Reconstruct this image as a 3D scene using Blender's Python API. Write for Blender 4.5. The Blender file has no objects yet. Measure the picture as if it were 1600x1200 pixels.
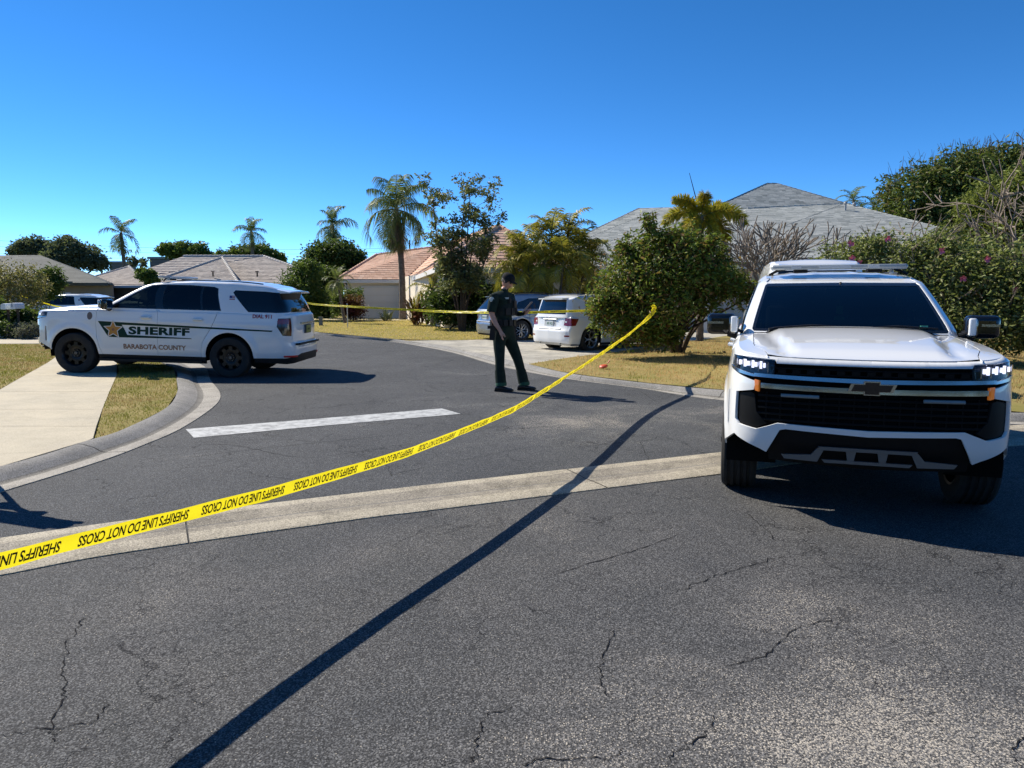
import bpy, bmesh, math, random, time
import numpy as np
from mathutils import Vector, Matrix, Euler
from mathutils.geometry import delaunay_2d_cdt
T0 = time.time()
R = math.radians
scene = bpy.context.scene
COL = scene.collection
rng = np.random.default_rng(11)
random.seed(11)

# ------------------------------------------------------------------ camera, light, exposure
F, HOR, CH = 1130.0, 459.0, 1.62
PITCH = math.atan((600 - HOR) / F)
cam_d = bpy.data.cameras.new('camera')
cam = bpy.data.objects.new('camera', cam_d); COL.objects.link(cam)
cam_d.sensor_width = 36.0; cam_d.lens = 36.0 * F / 1600.0
cam_d.clip_start = 0.05; cam_d.clip_end = 3000
cam.location = (0, 0, CH); cam.rotation_euler = (math.pi / 2 - PITCH, 0, 0)
scene.camera = cam

SUN_EL, SUN_AZ = R(40.5), math.atan2(0.57, -0.82)      # direction towards the sun, measured from +X
sd = Vector((math.cos(SUN_EL) * math.cos(SUN_AZ), math.cos(SUN_EL) * math.sin(SUN_AZ), math.sin(SUN_EL)))
sl = bpy.data.lights.new('sun', 'SUN'); sl.energy = 5.0; sl.angle = R(0.53); sl.color = (1.0, 0.92, 0.79)
sun = bpy.data.objects.new('sun', sl); COL.objects.link(sun)
sun.rotation_euler = sd.to_track_quat('Z', 'Y').to_euler(); sun.location = sd * 60

w = bpy.data.worlds.new('World'); scene.world = w; w.use_nodes = True
nt = w.node_tree
for n in list(nt.nodes): nt.nodes.remove(n)
sky = nt.nodes.new('ShaderNodeTexSky'); sky.sky_type = 'NISHITA'; sky.sun_disc = False
sky.sun_elevation = SUN_EL; sky.sun_rotation = math.pi / 2 - SUN_AZ
sky.altitude = 0; sky.air_density = 0.4; sky.dust_density = 0.0; sky.ozone_density = 3.0
hs = nt.nodes.new('ShaderNodeHueSaturation'); hs.inputs['Saturation'].default_value = 1.25
tint = nt.nodes.new('ShaderNodeMix'); tint.data_type = 'RGBA'; tint.blend_type = 'MULTIPLY'; tint.inputs[0].default_value = 1; tint.inputs[7].default_value = (.98, 1.08, 1.08, 1)
bg = nt.nodes.new('ShaderNodeBackground'); bg.inputs['Strength'].default_value = 0.14
wo = nt.nodes.new('ShaderNodeOutputWorld')
nt.links.new(sky.outputs[0], hs.inputs['Color']); nt.links.new(hs.outputs[0], tint.inputs[6]); nt.links.new(tint.outputs[2], bg.inputs[0]); nt.links.new(bg.outputs[0], wo.inputs[0])
vs = scene.view_settings
vs.view_transform = 'Standard'; vs.look = 'None'; vs.gamma = 1.0; vs.use_curve_mapping = False; vs.exposure = 0.6
scene.cycles.max_bounces = 8; scene.cycles.transparent_max_bounces = 16; scene.cycles.caustics_reflective = False; scene.cycles.caustics_refractive = False

# ------------------------------------------------------------------ helpers
def G(u, v, z=0.0):
    """the place on the level z that shows at photo position u, v"""
    cp, sp = math.cos(PITCH), math.sin(PITCH)
    dx, dy, dz = u - 800, F * cp + (600 - v) * sp, -F * sp + (600 - v) * cp
    k = (z - CH) / dz
    return Vector((dx * k, dy * k, z))
def A(u, v, Y):
    """the point at distance Y that shows at photo position u, v"""
    cp, sp = math.cos(PITCH), math.sin(PITCH)
    dx, dy, dz = u - 800, F * cp + (600 - v) * sp, -F * sp + (600 - v) * cp
    k = Y / dy
    return Vector((dx * k, Y, CH + dz * k))

def tag(o, label=None, cat=None, group=None, kind=None):
    if label: o['label'] = label
    if cat: o['category'] = cat
    if group: o['group'] = group
    if kind: o['kind'] = kind
    return o
def empty(name, loc=(0, 0, 0), rz=0.0, label=None, cat=None, group=None):
    o = bpy.data.objects.new(name, None); COL.objects.link(o); o.location = loc; o.rotation_euler = (0, 0, rz)
    o.empty_display_size = 0.2
    return tag(o, label, cat, group)
def link(name, me, mats=(), parent=None, smooth=None):
    for m in (mats if isinstance(mats, (list, tuple)) else [mats]):
        me.materials.append(m)
    o = bpy.data.objects.new(name, me); COL.objects.link(o)
    if parent is not None: o.parent = parent
    if smooth is not None:
        me.polygons.foreach_set('use_smooth', [True] * len(me.polygons))
        if smooth < 180: me.set_sharp_from_angle(angle=R(smooth))
    return o
KIDS = {}
def copy_tree(o, parent=None):
    c = o.copy(); COL.objects.link(c); c.parent = parent
    if parent is not None: c.matrix_parent_inverse = o.matrix_parent_inverse.copy()
    for ch in o.children: copy_tree(ch, c)
    return c

def pchip(xs, ys):
    xs = np.array(xs, float); ys = np.array(ys, float)
    h = np.diff(xs); d = np.diff(ys) / h; m = np.zeros_like(xs)
    for i in range(1, len(xs) - 1):
        if d[i-1] * d[i] > 0:
            w1, w2 = 2*h[i] + h[i-1], h[i] + 2*h[i-1]
            m[i] = (w1 + w2) / (w1 / d[i-1] + w2 / d[i])
    m[0], m[-1] = d[0], d[-1]
    def f(x):
        x = np.clip(np.asarray(x, float), xs[0], xs[-1])
        i = np.clip(np.searchsorted(xs, x) - 1, 0, len(h) - 1)
        t = (x - xs[i]) / h[i]
        return ((2*t**3 - 3*t**2 + 1) * ys[i] + (t**3 - 2*t**2 + t) * h[i] * m[i] + (-2*t**3 + 3*t**2) * ys[i+1] + (t**3 - t**2) * h[i] * m[i+1])
    return f
def sstep(a, b, x):
    t = np.clip((np.asarray(x, float) - a) / (b - a), 0, 1); return t * t * (3 - 2 * t)
def catmull(pts, n=8, closed=False):
    P = [Vector(p) for p in pts]; out = []
    N = len(P)
    for i in range(N if closed else N - 1):
        if closed: p0, p1, p2, p3 = P[i-1], P[i], P[(i+1) % N], P[(i+2) % N]
        else: p0, p1, p2, p3 = P[max(i-1, 0)], P[i], P[i+1], P[min(i+2, N-1)]
        for k in range(n):
            t = k / n
            out.append(0.5 * ((2*p1) + (p2-p0)*t + (2*p0-5*p1+4*p2-p3)*t*t + (3*p1-p0-3*p2+p3)*t**3))
    if not closed: out.append(P[-1].copy())
    return out

class MB:
    """collects shapes into one mesh"""
    def __init__(s): s.v = []; s.f = []; s.m = []; s.n = 0
    def add(s, vs, fs, mi=0):
        b = len(s.v); s.v += [tuple(p) for p in vs]
        for q in fs: s.f.append(tuple(b + i for i in q)); s.m.append(mi)
    def box(s, c, d, rz=0, M=None, mi=0, taper=1.0):
        x, y, z = d[0]/2, d[1]/2, d[2]/2
        P = [Vector((sx*x*(taper if sz > 0 else 1), sy*y*(taper if sz > 0 else 1), sz*z)) for sz in (-1, 1) for sx, sy in ((-1,-1),(1,-1),(1,1),(-1,1))]
        Q = M if M is not None else Matrix.Rotation(rz, 3, 'Z')
        s.add([Q @ p + Vector(c) for p in P], [(3,2,1,0),(4,5,6,7),(0,1,5,4),(1,2,6,5),(2,3,7,6),(3,0,4,7)], mi)
    def tube(s, pts, rad, n=8, cap=True, mi=0):
        pts = [Vector(p) for p in pts]; rs = rad if isinstance(rad, (list, tuple)) else [rad]*len(pts)
        vs = []; fs = []; prev = None
        for i, p in enumerate(pts):
            t = (pts[min(i+1, len(pts)-1)] - pts[max(i-1, 0)])
            if t.length < 1e-9: t = Vector((0, 0, 1))
            t.normalize()
            if prev is None: a = t.orthogonal().normalized()
            else:
                a = prev - t * prev.dot(t)
                a = a.normalized() if a.length > 1e-6 else t.orthogonal().normalized()
            prev = a; b = t.cross(a)
            for k in range(n):
                an = 2*math.pi*k/n; vs.append(p + (a*math.cos(an) + b*math.sin(an)) * rs[i])
        for i in range(len(pts)-1):
            for k in range(n):
                fs.append((i*n+k, i*n+(k+1) % n, (i+1)*n+(k+1) % n, (i+1)*n+k))
        if cap: fs.append(tuple(range(n-1, -1, -1))); fs.append(tuple((len(pts)-1)*n+k for k in range(n)))
        s.add(vs, fs, mi)
    def lathe(s, prof, axis='Z', c=(0,0,0), n=24, mi=0, M=None, cap=False):
        vs = []; fs = []; m = len(prof)
        for k in range(n):
            a = 2*math.pi*k/n
            for r, h in prof:
                if axis == 'Z': p = Vector((r*math.cos(a), r*math.sin(a), h))
                elif axis == 'Y': p = Vector((r*math.cos(a), h, r*math.sin(a)))
                else: p = Vector((h, r*math.cos(a), r*math.sin(a)))
                if M is not None: p = M @ p
                vs.append(p + Vector(c))
        for k in range(n):
            for j in range(m-1):
                q = (k*m+j, k*m+j+1, ((k+1) % n)*m+j+1, ((k+1) % n)*m+j)
                fs.append(q if axis != 'Y' else q[::-1])
        s.add(vs, fs, mi)
    def ball(s, c, r, n=10, mi=0, M=None):
        r = Vector(r) if not isinstance(r, (int, float)) else Vector((r, r, r))
        vs = []; fs = []; k2 = n//2+1
        for i in range(k2):
            ph = math.pi*i/(k2-1)
            for j in range(n):
                th = 2*math.pi*j/n
                p = Vector((r.x*math.sin(ph)*math.cos(th), r.y*math.sin(ph)*math.sin(th), r.z*math.cos(ph)))
                vs.append((M @ p if M is not None else p) + Vector(c))
        for i in range(k2-1):
            for j in range(n): fs.append((i*n+j, (i+1)*n+j, (i+1)*n+(j+1) % n, i*n+(j+1) % n))
        s.add(vs, fs, mi)
    def prism(s, poly, ext, mi=0):
        """poly: 3D loop, ext: vector"""
        n = len(poly); e = Vector(ext); P = [Vector(p) for p in poly]
        s.add(P + [p + e for p in P], [tuple(range(n-1, -1, -1)), tuple(range(n, 2*n))] + [(i, (i+1) % n, n+(i+1) % n, n+i) for i in range(n)], mi)
    def build(s, name, mats, parent=None, smooth=40, fixn=False):
        me = bpy.data.meshes.new(name); me.from_pydata(s.v, [], s.f)
        me.polygons.foreach_set('material_index', s.m)
        if fixn:
            bm = bmesh.new(); bm.from_mesh(me); bmesh.ops.recalc_face_normals(bm, faces=bm.faces); bm.to_mesh(me); bm.free()
        return link(name, me, mats, parent, smooth)

def fast_mesh(name, V, idx, k):
    """V: N x 3 array, idx: faces x k array"""
    me = bpy.data.meshes.new(name); nf = len(idx)
    me.vertices.add(len(V)); me.vertices.foreach_set('co', np.ascontiguousarray(V, dtype=np.float32).ravel())
    me.loops.add(nf*k); me.loops.foreach_set('vertex_index', np.ascontiguousarray(idx, dtype=np.int32).ravel())
    me.polygons.add(nf); me.polygons.foreach_set('loop_start', np.arange(0, nf*k, k, dtype=np.int32))
    me.update(calc_edges=True); me.validate()
    return me

# ------------------------------------------------------------------ materials
MATS = {}
def mat(name, col, rough=0.6, metal=0.0, coat=0.0, emit=None, es=0.0, spec=0.5, **kw):
    if name in MATS: return MATS[name]
    m = bpy.data.materials.new(name); m.use_nodes = True
    b = m.node_tree.nodes['Principled BSDF']
    b.inputs['Base Color'].default_value = (*col, 1); b.inputs['Roughness'].default_value = rough
    b.inputs['Metallic'].default_value = metal; b.inputs['Coat Weight'].default_value = coat
    b.inputs['Coat Roughness'].default_value = 0.03
    b.inputs['Specular IOR Level'].default_value = spec
    if emit: b.inputs['Emission Color'].default_value = (*emit, 1); b.inputs['Emission Strength'].default_value = es
    MATS[name] = m; return m
class NT:
    def __init__(s, m): s.t = m.node_tree; s.b = s.t.nodes['Principled BSDF']
    def n(s, ty, **kw):
        o = s.t.nodes.new(ty)
        for k, v in kw.items():
            if k in ('ins',):
                for kk, vv in v.items(): s.set(o, kk, vv)
            else: setattr(o, k, v)
        return o
    def set(s, o, k, v):
        if isinstance(v, bpy.types.NodeSocket): s.t.links.new(v, o.inputs[k])
        else: o.inputs[k].default_value = v
    def obj(s): return s.n('ShaderNodeTexCoord').outputs['Object']
    def noise(s, vec, scale, detail=4, rough=0.5, dist=0.0):
        return s.n('ShaderNodeTexNoise', ins={'Vector': vec, 'Scale': scale, 'Detail': detail, 'Roughness': rough, 'Distortion': dist}).outputs['Fac']
    def vor(s, vec, scale, feature='F1', rnd=1.0):
        return s.n('ShaderNodeTexVoronoi', feature=feature, ins={'Vector': vec, 'Scale': scale, 'Randomness': rnd})
    def ramp(s, fac, stops):
        r = s.n('ShaderNodeValToRGB'); s.t.links.new(fac, r.inputs[0])
        e = r.color_ramp.elements
        while len(e) < len(stops): e.new(0.5)
        for i, (p, c) in enumerate(stops): e[i].position = p; e[i].color = (*c, 1) if len(c) == 3 else c
        return r.outputs[0]
    def math(s, op, a, b=0.0, c=0.0, clamp=False):
        o = s.n('ShaderNodeMath', operation=op, use_clamp=clamp)
        for i, v in enumerate((a, b, c)):
            s.set(o, i, v)
        return o.outputs[0]
    def mr(s, v, a, b, c=0.0, d=1.0):
        return s.n('ShaderNodeMapRange', ins={'Value': v, 'From Min': a, 'From Max': b, 'To Min': c, 'To Max': d}).outputs[0]
    def mix(s, f, a, b, mode='MIX'):
        o = s.n('ShaderNodeMix', data_type='RGBA', blend_type=mode)
        s.set(o, 0, f)
        for i, v in ((6, a), (7, b)):
            if isinstance(v, (tuple, list)): v = (*v, 1) if len(v) == 3 else v
            s.set(o, i, v)
        return o.outputs[2]
    def bump(s, h, strength=0.3, dist=0.01, nrm=None):
        b = s.n('ShaderNodeBump', ins={'Height': h, 'Strength': strength, 'Distance': dist})
        if nrm is not None: s.t.links.new(nrm, b.inputs['Normal'])
        return b.outputs[0]
    def col(s, c): s.t.links.new(c, s.b.inputs['Base Color'])
    def nrm(s, c): s.t.links.new(c, s.b.inputs['Normal'])
    def rgh(s, c): s.t.links.new(c, s.b.inputs['Roughness'])
    def mapping(s, vec, scale=(1,1,1), rot=(0,0,0)):
        return s.n('ShaderNodeMapping', ins={'Vector': vec, 'Scale': scale, 'Rotation': rot}).outputs[0]
def varied(name, c1, c2, scale=3.0, rough=0.8, bump=0.0, bscale=40, spec=0.3, fine=None):
    if name in MATS: return MATS[name]
    m = mat(name, c1, rough, spec=spec); t = NT(m); o = t.obj()
    f = t.ramp(t.noise(o, scale, 6, 0.6), [(0.35, (0,0,0)), (0.65, (1,1,1))])
    c = t.mix(f, c1, c2)
    if fine:
        g = t.noise(o, fine, 3, 0.6); c = t.mix(t.mr(g, .3, .7, 0, .5), c, (0.02, 0.02, 0.02), 'OVERLAY')
    t.col(c)
    if bump: t.nrm(t.bump(t.noise(o, bscale, 4), bump, 0.01))
    return m
def leafmat(name, cols, rough=0.55, trans=0.35, spec=0.35):
    """leaf colours picked per leaf"""
    if name in MATS: return MATS[name]
    m = mat(name, cols[0], rough, spec=spec); t = NT(m)
    g = t.n('ShaderNodeNewGeometry').outputs['Random Per Island']
    n = len(cols); st = [(i/n + 1e-3, c) for i, c in enumerate(cols)]
    r = t.n('ShaderNodeValToRGB'); r.color_ramp.interpolation = 'LINEAR'; t.t.links.new(g, r.inputs[0]); e = r.color_ramp.elements
    while len(e) < n: e.new(.5)
    for i, c in enumerate(cols): e[i].position = i/max(1, n-1); e[i].color = (*c, 1)
    t.col(r.outputs[0])
    tr = t.n('ShaderNodeBsdfTranslucent'); t.t.links.new(t.mix(0.5, r.outputs[0], (.12, .16, .02)), tr.inputs[0])
    mx = t.n('ShaderNodeMixShader'); mx.inputs[0].default_value = trans
    t.t.links.new(t.b.outputs[0], mx.inputs[1]); t.t.links.new(tr.outputs[0], mx.inputs[2])
    t.t.links.new(mx.outputs[0], t.t.nodes['Material Output'].inputs[0])
    return m
def glass(name, tint, rough=0.0, f0=1.5):
    if name in MATS: return MATS[name]
    m = mat(name, tint); t = NT(m); t.t.nodes.remove(t.b)
    tr = t.n('ShaderNodeBsdfTransparent'); tr.inputs[0].default_value = (*tint, 1)
    gl = t.n('ShaderNodeBsdfGlossy'); gl.inputs['Roughness'].default_value = rough; gl.inputs[0].default_value = (.95, .97, 1, 1)
    fr = t.n('ShaderNodeFresnel'); fr.inputs[0].default_value = f0
    mx = t.n('ShaderNodeMixShader'); t.t.links.new(fr.outputs[0], mx.inputs[0]); t.t.links.new(tr.outputs[0], mx.inputs[1]); t.t.links.new(gl.outputs[0], mx.inputs[2])
    t.t.links.new(mx.outputs[0], t.t.nodes['Material Output'].inputs[0]); return m

def m_asphalt():
    m = mat('asphalt', (.06, .062, .065), .85, spec=.22); t = NT(m); o = t.obj()
    big = t.noise(o, .32, 4, .55)
    big2 = t.noise(o, .9, 5, .65, .6)
    wear = t.math('ADD', t.math('MULTIPLY', t.mr(big, .28, .72), .55), t.math('MULTIPLY', t.mr(big2, .28, .72), .6))
    # worn patch in the foreground on the right, and along the wheel tracks
    xyz = t.n('ShaderNodeSeparateXYZ', ins={'Vector': o})
    dx = t.math('DIVIDE', t.math('SUBTRACT', xyz.outputs[0], 1.25), 1.0); dy = t.math('DIVIDE', t.math('SUBTRACT', xyz.outputs[1], 2.35), .55)
    rr = t.math('ADD', t.math('MULTIPLY', dx, dx), t.math('MULTIPLY', dy, dy))
    patch = t.mr(rr, 0.0, 2.6, .42, 0.0)
    dx2 = t.math('DIVIDE', t.math('SUBTRACT', xyz.outputs[0], 2.0), 4.2); dy2 = t.math('DIVIDE', t.math('SUBTRACT', xyz.outputs[1], 9.4), 1.9)
    rr2 = t.math('ADD', t.math('MULTIPLY', dx2, dx2), t.math('MULTIPLY', dy2, dy2))
    patch2 = t.mr(rr2, 0.0, 1.3, .28, 0.0)
    left = t.mr(xyz.outputs[0], -3.5, 1.2, -.12, 0.02)
    wear = t.math('ADD', t.math('ADD', t.math('ADD', wear, patch), patch2), left)
    dens = t.mr(wear, .68, 1.22, 0.0, 1.0)
    v1 = t.vor(o, 125); v2 = t.vor(o, 210)
    rnd1 = t.n('ShaderNodeSeparateColor', ins={'Color': v1.outputs['Color']}).outputs[0]
    rnd2 = t.n('ShaderNodeSeparateColor', ins={'Color': v2.outputs['Color']}).outputs[1]
    thr1 = t.mr(dens, 0, 1, .975, .24); thr2 = t.mr(dens, 0, 1, .975, .37)
    s1 = t.math('MULTIPLY', t.math('GREATER_THAN', rnd1, thr1), t.math('LESS_THAN', v1.outputs['Distance'], t.mr(dens, 0, 1, .34, .62)))
    s2 = t.math('MULTIPLY', t.math('GREATER_THAN', rnd2, thr2), t.math('LESS_THAN', v2.outputs['Distance'], t.mr(dens, 0, 1, .34, .60)))
    sp = t.math('MAXIMUM', s1, t.math('MULTIPLY', s2, .8))
    base = t.mix(t.mr(wear, .35, .85), (.033, .037, .041), (.074, .074, .073))
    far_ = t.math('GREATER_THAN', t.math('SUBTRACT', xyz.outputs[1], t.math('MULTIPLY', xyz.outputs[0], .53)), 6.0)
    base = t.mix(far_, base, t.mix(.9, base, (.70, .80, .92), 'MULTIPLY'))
    fine = t.noise(o, 95, 3, .7)
    base = t.mix(t.mr(fine, .3, .72), t.mix(.5, base, (.03, .03, .035)), t.mix(.20, base, (.30, .30, .29)))
    v3 = t.vor(o, 165); g3 = t.n('ShaderNodeSeparateColor', ins={'Color': v3.outputs['Color']}).outputs[2]
    base = t.mix(.85, base, t.mix(t.math('POWER', g3, 2.2), (.34, .34, .35), (2.6, 2.55, 2.5)), 'MULTIPLY')
    stone = t.mix(rnd2, (.58, .52, .42), (.28, .26, .235))
    c = t.mix(t.math('MULTIPLY', sp, .88), base, stone)
    # cracks
    dist = t.n('ShaderNodeVectorMath', operation='ADD'); nz = t.n('ShaderNodeTexNoise', ins={'Vector': o, 'Scale': 2.2, 'Detail': 6, 'Roughness': .65})
    sc = t.n('ShaderNodeVectorMath', operation='SCALE'); t.t.links.new(nz.outputs['Color'], sc.inputs[0]); sc.inputs[3].default_value = .55
    t.t.links.new(o, dist.inputs[0]); t.t.links.new(sc.outputs[0], dist.inputs[1])
    ve = t.vor(t.mapping(dist.outputs[0], (1.0, .8, 1)), .95, 'DISTANCE_TO_EDGE')
    ve2 = t.vor(dist.outputs[0], 3.2, 'DISTANCE_TO_EDGE')
    m1 = t.mr(t.noise(o, 1.1, 3), .50, .58); m2 = t.mr(t.noise(o, .75, 3, .5), .52, .60)
    cr = t.math('MAXIMUM', t.math('MULTIPLY', t.mr(ve.outputs[0], .0012, .0042, .85, 0), m1), t.math('MULTIPLY', t.mr(ve2.outputs[0], .003, .009, .75, 0), m2))
    c = t.mix(cr, c, (.012, .012, .013))
    t.col(c)
    h = t.math('SUBTRACT', t.math('ADD', t.math('MULTIPLY', fine, .5), t.math('MULTIPLY', sp, .35)), t.math('MULTIPLY', cr, 2.5))
    h = t.math('ADD', h, t.math('MULTIPLY', v1.outputs['Distance'], -.5))
    t.nrm(t.bump(h, .75, .006))
    return m
def m_concrete(name, c1, c2, stain=.5, agg=.6):
    m = mat(name, c1, .85, spec=.25); t = NT(m); o = t.obj()
    c = t.mix(t.mr(t.noise(o, .9, 6, .65), .35, .7), c1, c2)
    c = t.mix(t.math('MULTIPLY', t.mr(t.noise(o, 2.6, 7, .72, .6), .45, .66), stain), c, tuple(x*.42 for x in c1))
    v = t.vor(o, 150); rn = t.n('ShaderNodeSeparateColor', ins={'Color': v.outputs['Color']}).outputs[0]
    c = t.mix(t.math('MULTIPLY', t.math('GREATER_THAN', rn, .80), agg*.6), c, tuple(min(.7, x*1.5) for x in c1))
    c = t.mix(t.math('MULTIPLY', t.math('LESS_THAN', rn, .16), agg), c, tuple(x*.38 for x in c1))
    ve = t.vor(t.mapping(o, (1, 1, 1)), 1.3, 'DISTANCE_TO_EDGE')
    t.col(c)
    t.nrm(t.bump(t.math('ADD', t.noise(o, 60, 4, .7), t.math('MULTIPLY', v.outputs['Distance'], -.4)), .35, .006))
    return m
M = {}
M['asphalt'] = m_asphalt()
M['conc'] = m_concrete('gutter_concrete', (.40, .36, .28), (.29, .26, .21), .8, .9)
M['conc_pan'] = m_concrete('gutter_pan_concrete', (.36, .34, .30), (.27, .255, .23), .7, .8)
M['conc_stain'] = m_concrete('stained_gutter_concrete', (.20, .19, .17), (.13, .125, .115), .6, .8)
M['conc_mid'] = m_concrete('worn_gutter_concrete', (.30, .27, .215), (.19, .172, .145), .9, .9)
M['conc_grey'] = m_concrete('curb_concrete', (.27, .26, .245), (.20, .20, .19), .55, .8)
M['drive'] = m_concrete('driveway_concrete', (.49, .435, .325), (.41, .37, .285), .25, .35)
M['drive2'] = m_concrete('stained_driveway_concrete', (.48, .45, .38), (.30, .29, .26), .75, .35)
M['paint_line'] = None
m = mat('road_paint', (.5, .5, .5), .7); t = NT(m); o = t.obj()
t.col(t.mix(t.math('MULTIPLY', t.mr(t.noise(o, 7, 8, .75), .44, .62), .75), (.46, .475, .475), (.14, .145, .15))); t.nrm(t.bump(t.noise(o, 110, 3), .4, .004)); M['paint_line'] = m
M['soil'] = varied('dry_lawn_soil', (.30, .235, .10), (.20, .18, .055), 1.7, .95, .5, 60, .1)
M['soil_far'] = varied('far_ground_cover', (.20, .18, .07), (.13, .14, .05), .3, .95, .5, 20, .1)
M['mulch'] = varied('mulch_bed', (.07, .045, .028), (.03, .022, .015), 6, .95, .8, 50, .1)
M['white'] = mat('white_car_paint', (.80, .81, .80), .28, 0, 1.0)
M['black_pl'] = mat('black_plastic', (.010, .010, .011), .55, spec=.3)
M['grille_pl'] = mat('grille_plastic', (.007, .007, .007), .5, spec=.15)
M['hub'] = mat('wheel_hub_steel', (.12, .12, .125), .4, .8)
M['gloss_black'] = mat('gloss_black', (.008, .008, .009), .08, 0, .6)
M['dark'] = mat('dark_cavity', (.006, .006, .006), .9, spec=.1)
M['rubber'] = varied('tyre_rubber', (.022, .022, .022), (.035, .034, .032), 8, .85, .3, 120, .3)
M['chrome'] = mat('chrome', (.42, .42, .42), .22, 1.0)
M['satin'] = mat('satin_silver', (.38, .39, .40), .35, .9)
M['rim_black'] = mat('black_wheel_metal', (.02, .02, .021), .35, .4)
M['glass_side'] = glass('tinted_window_glass', (.05, .06, .06))
M['glass_front'] = glass('windshield_glass', (.32, .40, .38))
M['lens'] = glass('clear_lamp_lens', (.85, .87, .9))
M['red_lens'] = mat('red_lamp_lens', (.20, .004, .006), .12, 0, .8)
M['smoke_lens'] = mat('smoked_lamp_lens', (.05, .03, .022), .15, 0, .8)
M['amber'] = mat('amber_marker', (.75, .20, .02), .3, 0, .6, (1, .28, .03), .12)
M['led'] = mat('headlight_led', (.9, .9, 1), .3, 0, 0, (.78, .80, 1.0), 1.1)
M['green_decal'] = mat('green_decal', (.003, .030, .016), .5, 0, 0, spec=.25)
M['gold_decal'] = mat('gold_decal', (.50, .22, .03), .35, 0, .4)
M['brown_decal'] = mat('brown_decal', (.26, .12, .06), .4)
M['red_decal'] = mat('red_decal', (.34, .015, .025), .4)
M['blue_decal'] = mat('blue_decal', (.02, .04, .2), .4)
M['white_decal'] = mat('white_decal', (.66, .68, .66), .35, 0, .3)
M['seat'] = mat('black_cloth_seat', (.02, .02, .022), .9)
M['grey_in'] = mat('grey_interior', (.09, .09, .09), .8)
M['stucco'] = varied('cream_stucco', (.78, .70, .57), (.70, .63, .52), 2, .9, .4, 90, .2)
M['stucco_w'] = varied('white_stucco', (.62, .61, .58), (.54, .53, .51), 2, .9, .4, 90, .2)
M['trim_w'] = mat('white_trim', (.66, .65, .62), .6)
M['door_w'] = mat('garage_door_paint', (.74, .69, .61), .55)
M['bark'] = varied('brown_bark', (.10, .075, .055), (.05, .038, .03), 14, .95, .9, 60, .1)
M['bark_grey'] = varied('grey_bark', (.30, .25, .20), (.16, .13, .105), 10, .9, .8, 60, .15)
M['palm_trunk'] = varied('palm_trunk_bark', (.20, .165, .13), (.11, .09, .07), 9, .95, .8, 40, .15)
# ------------------------------------------------------------------ ground, roads, kerbs
def sheet(name, loop, z, mt, kind='structure', thick=0.0, parent=None, grid=None):
    P = [Vector((p[0], p[1], z)) for p in loop]
    bm = bmesh.new(); vs_ = [bm.verts.new(p) for p in P]; f = bm.faces.new(vs_)
    bmesh.ops.recalc_face_normals(bm, faces=bm.faces)
    if f.normal.z < 0: f.normal_flip()
    if thick:
        r = bmesh.ops.extrude_edge_only(bm, edges=list(bm.edges))
        for v in [g for g in r['geom'] if isinstance(g, bmesh.types.BMVert)]: v.co.z -= thick
    bmesh.ops.triangulate(bm, faces=[f])
    me = bpy.data.meshes.new(name); bm.to_mesh(me); bm.free()
    o = link(name, me, mt, parent)
    if kind and parent is None: o['kind'] = kind
    return o
def wl(px, z=0.0): return [G(u, v, z) for u, v in px]
me = bpy.data.meshes.new('ground')
me.from_pydata([(-900,-60,-.06),(900,-60,-.06),(900,1800,-.06),(-900,1800,-.06)], [], [(0,1,2,3)])
tag(link('ground', me, M['soil_far']), kind='structure')

right_road = [Vector((26, 3.2, 0)), Vector((12, 9.3, 0))] + wl([(1600,664),(1400,646),(1129,626),(1000,607),(884,592),(807,578),(765,568),(700,549.5),(620,535),(560,528.5),(500,523)]) + [Vector((-12.2, 35, 0)), Vector((-19, 45, 0))]
right_back = [Vector((26.4, 4.1, 0)), Vector((12.3, 10.2, 0))] + wl([(1600,645),(1400,628),(1129,609.5),(1015,599),(925,588.5),(872,580),(826,569),(765,556),(700,541),(620,530.5),(560,525),(500,519.5)], .09) + [Vector((-11.9, 35.6, 0)), Vector((-18.6, 45.6, 0))]
left_out = [Vector((-6.4, -1.5, 0)), Vector((-5.35, 1.2, 0)), Vector((-4.6, 3.7, 0))] + wl([(0,770),(152,723),(222,697),(285,669),(336,634),(344,615),(329,594),(318,572)]) + [Vector((-8.6, 18.6, 0)), Vector((-13, 25.0, 0)), Vector((-19.5, 34, 0)), Vector((-27, 44, 0))]
left_in = [Vector((-7.15, -1.3, 0)), Vector((-6.1, 1.5, 0)), Vector((-5.35, 4.0, 0))] + wl([(0,729),(138,688),(190,672),(260,637),(277,612),(276,594),(272,577)], .09) + [Vector((-9.2, 18.2, 0)), Vector((-13.6, 24.6, 0)), Vector((-20.1, 33.6, 0)), Vector((-27.6, 43.6, 0))]
# the asphalt: one sheet under everything
road_loop = [Vector((30, -8, 0)), Vector((30, 3.5, 0))] + right_back[1:] + [Vector((-27, 44, 0))] + left_in[::-1][1:] + [Vector((-8, -8, 0))]
sheet('road', road_loop, 0.0, M['asphalt'])

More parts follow.
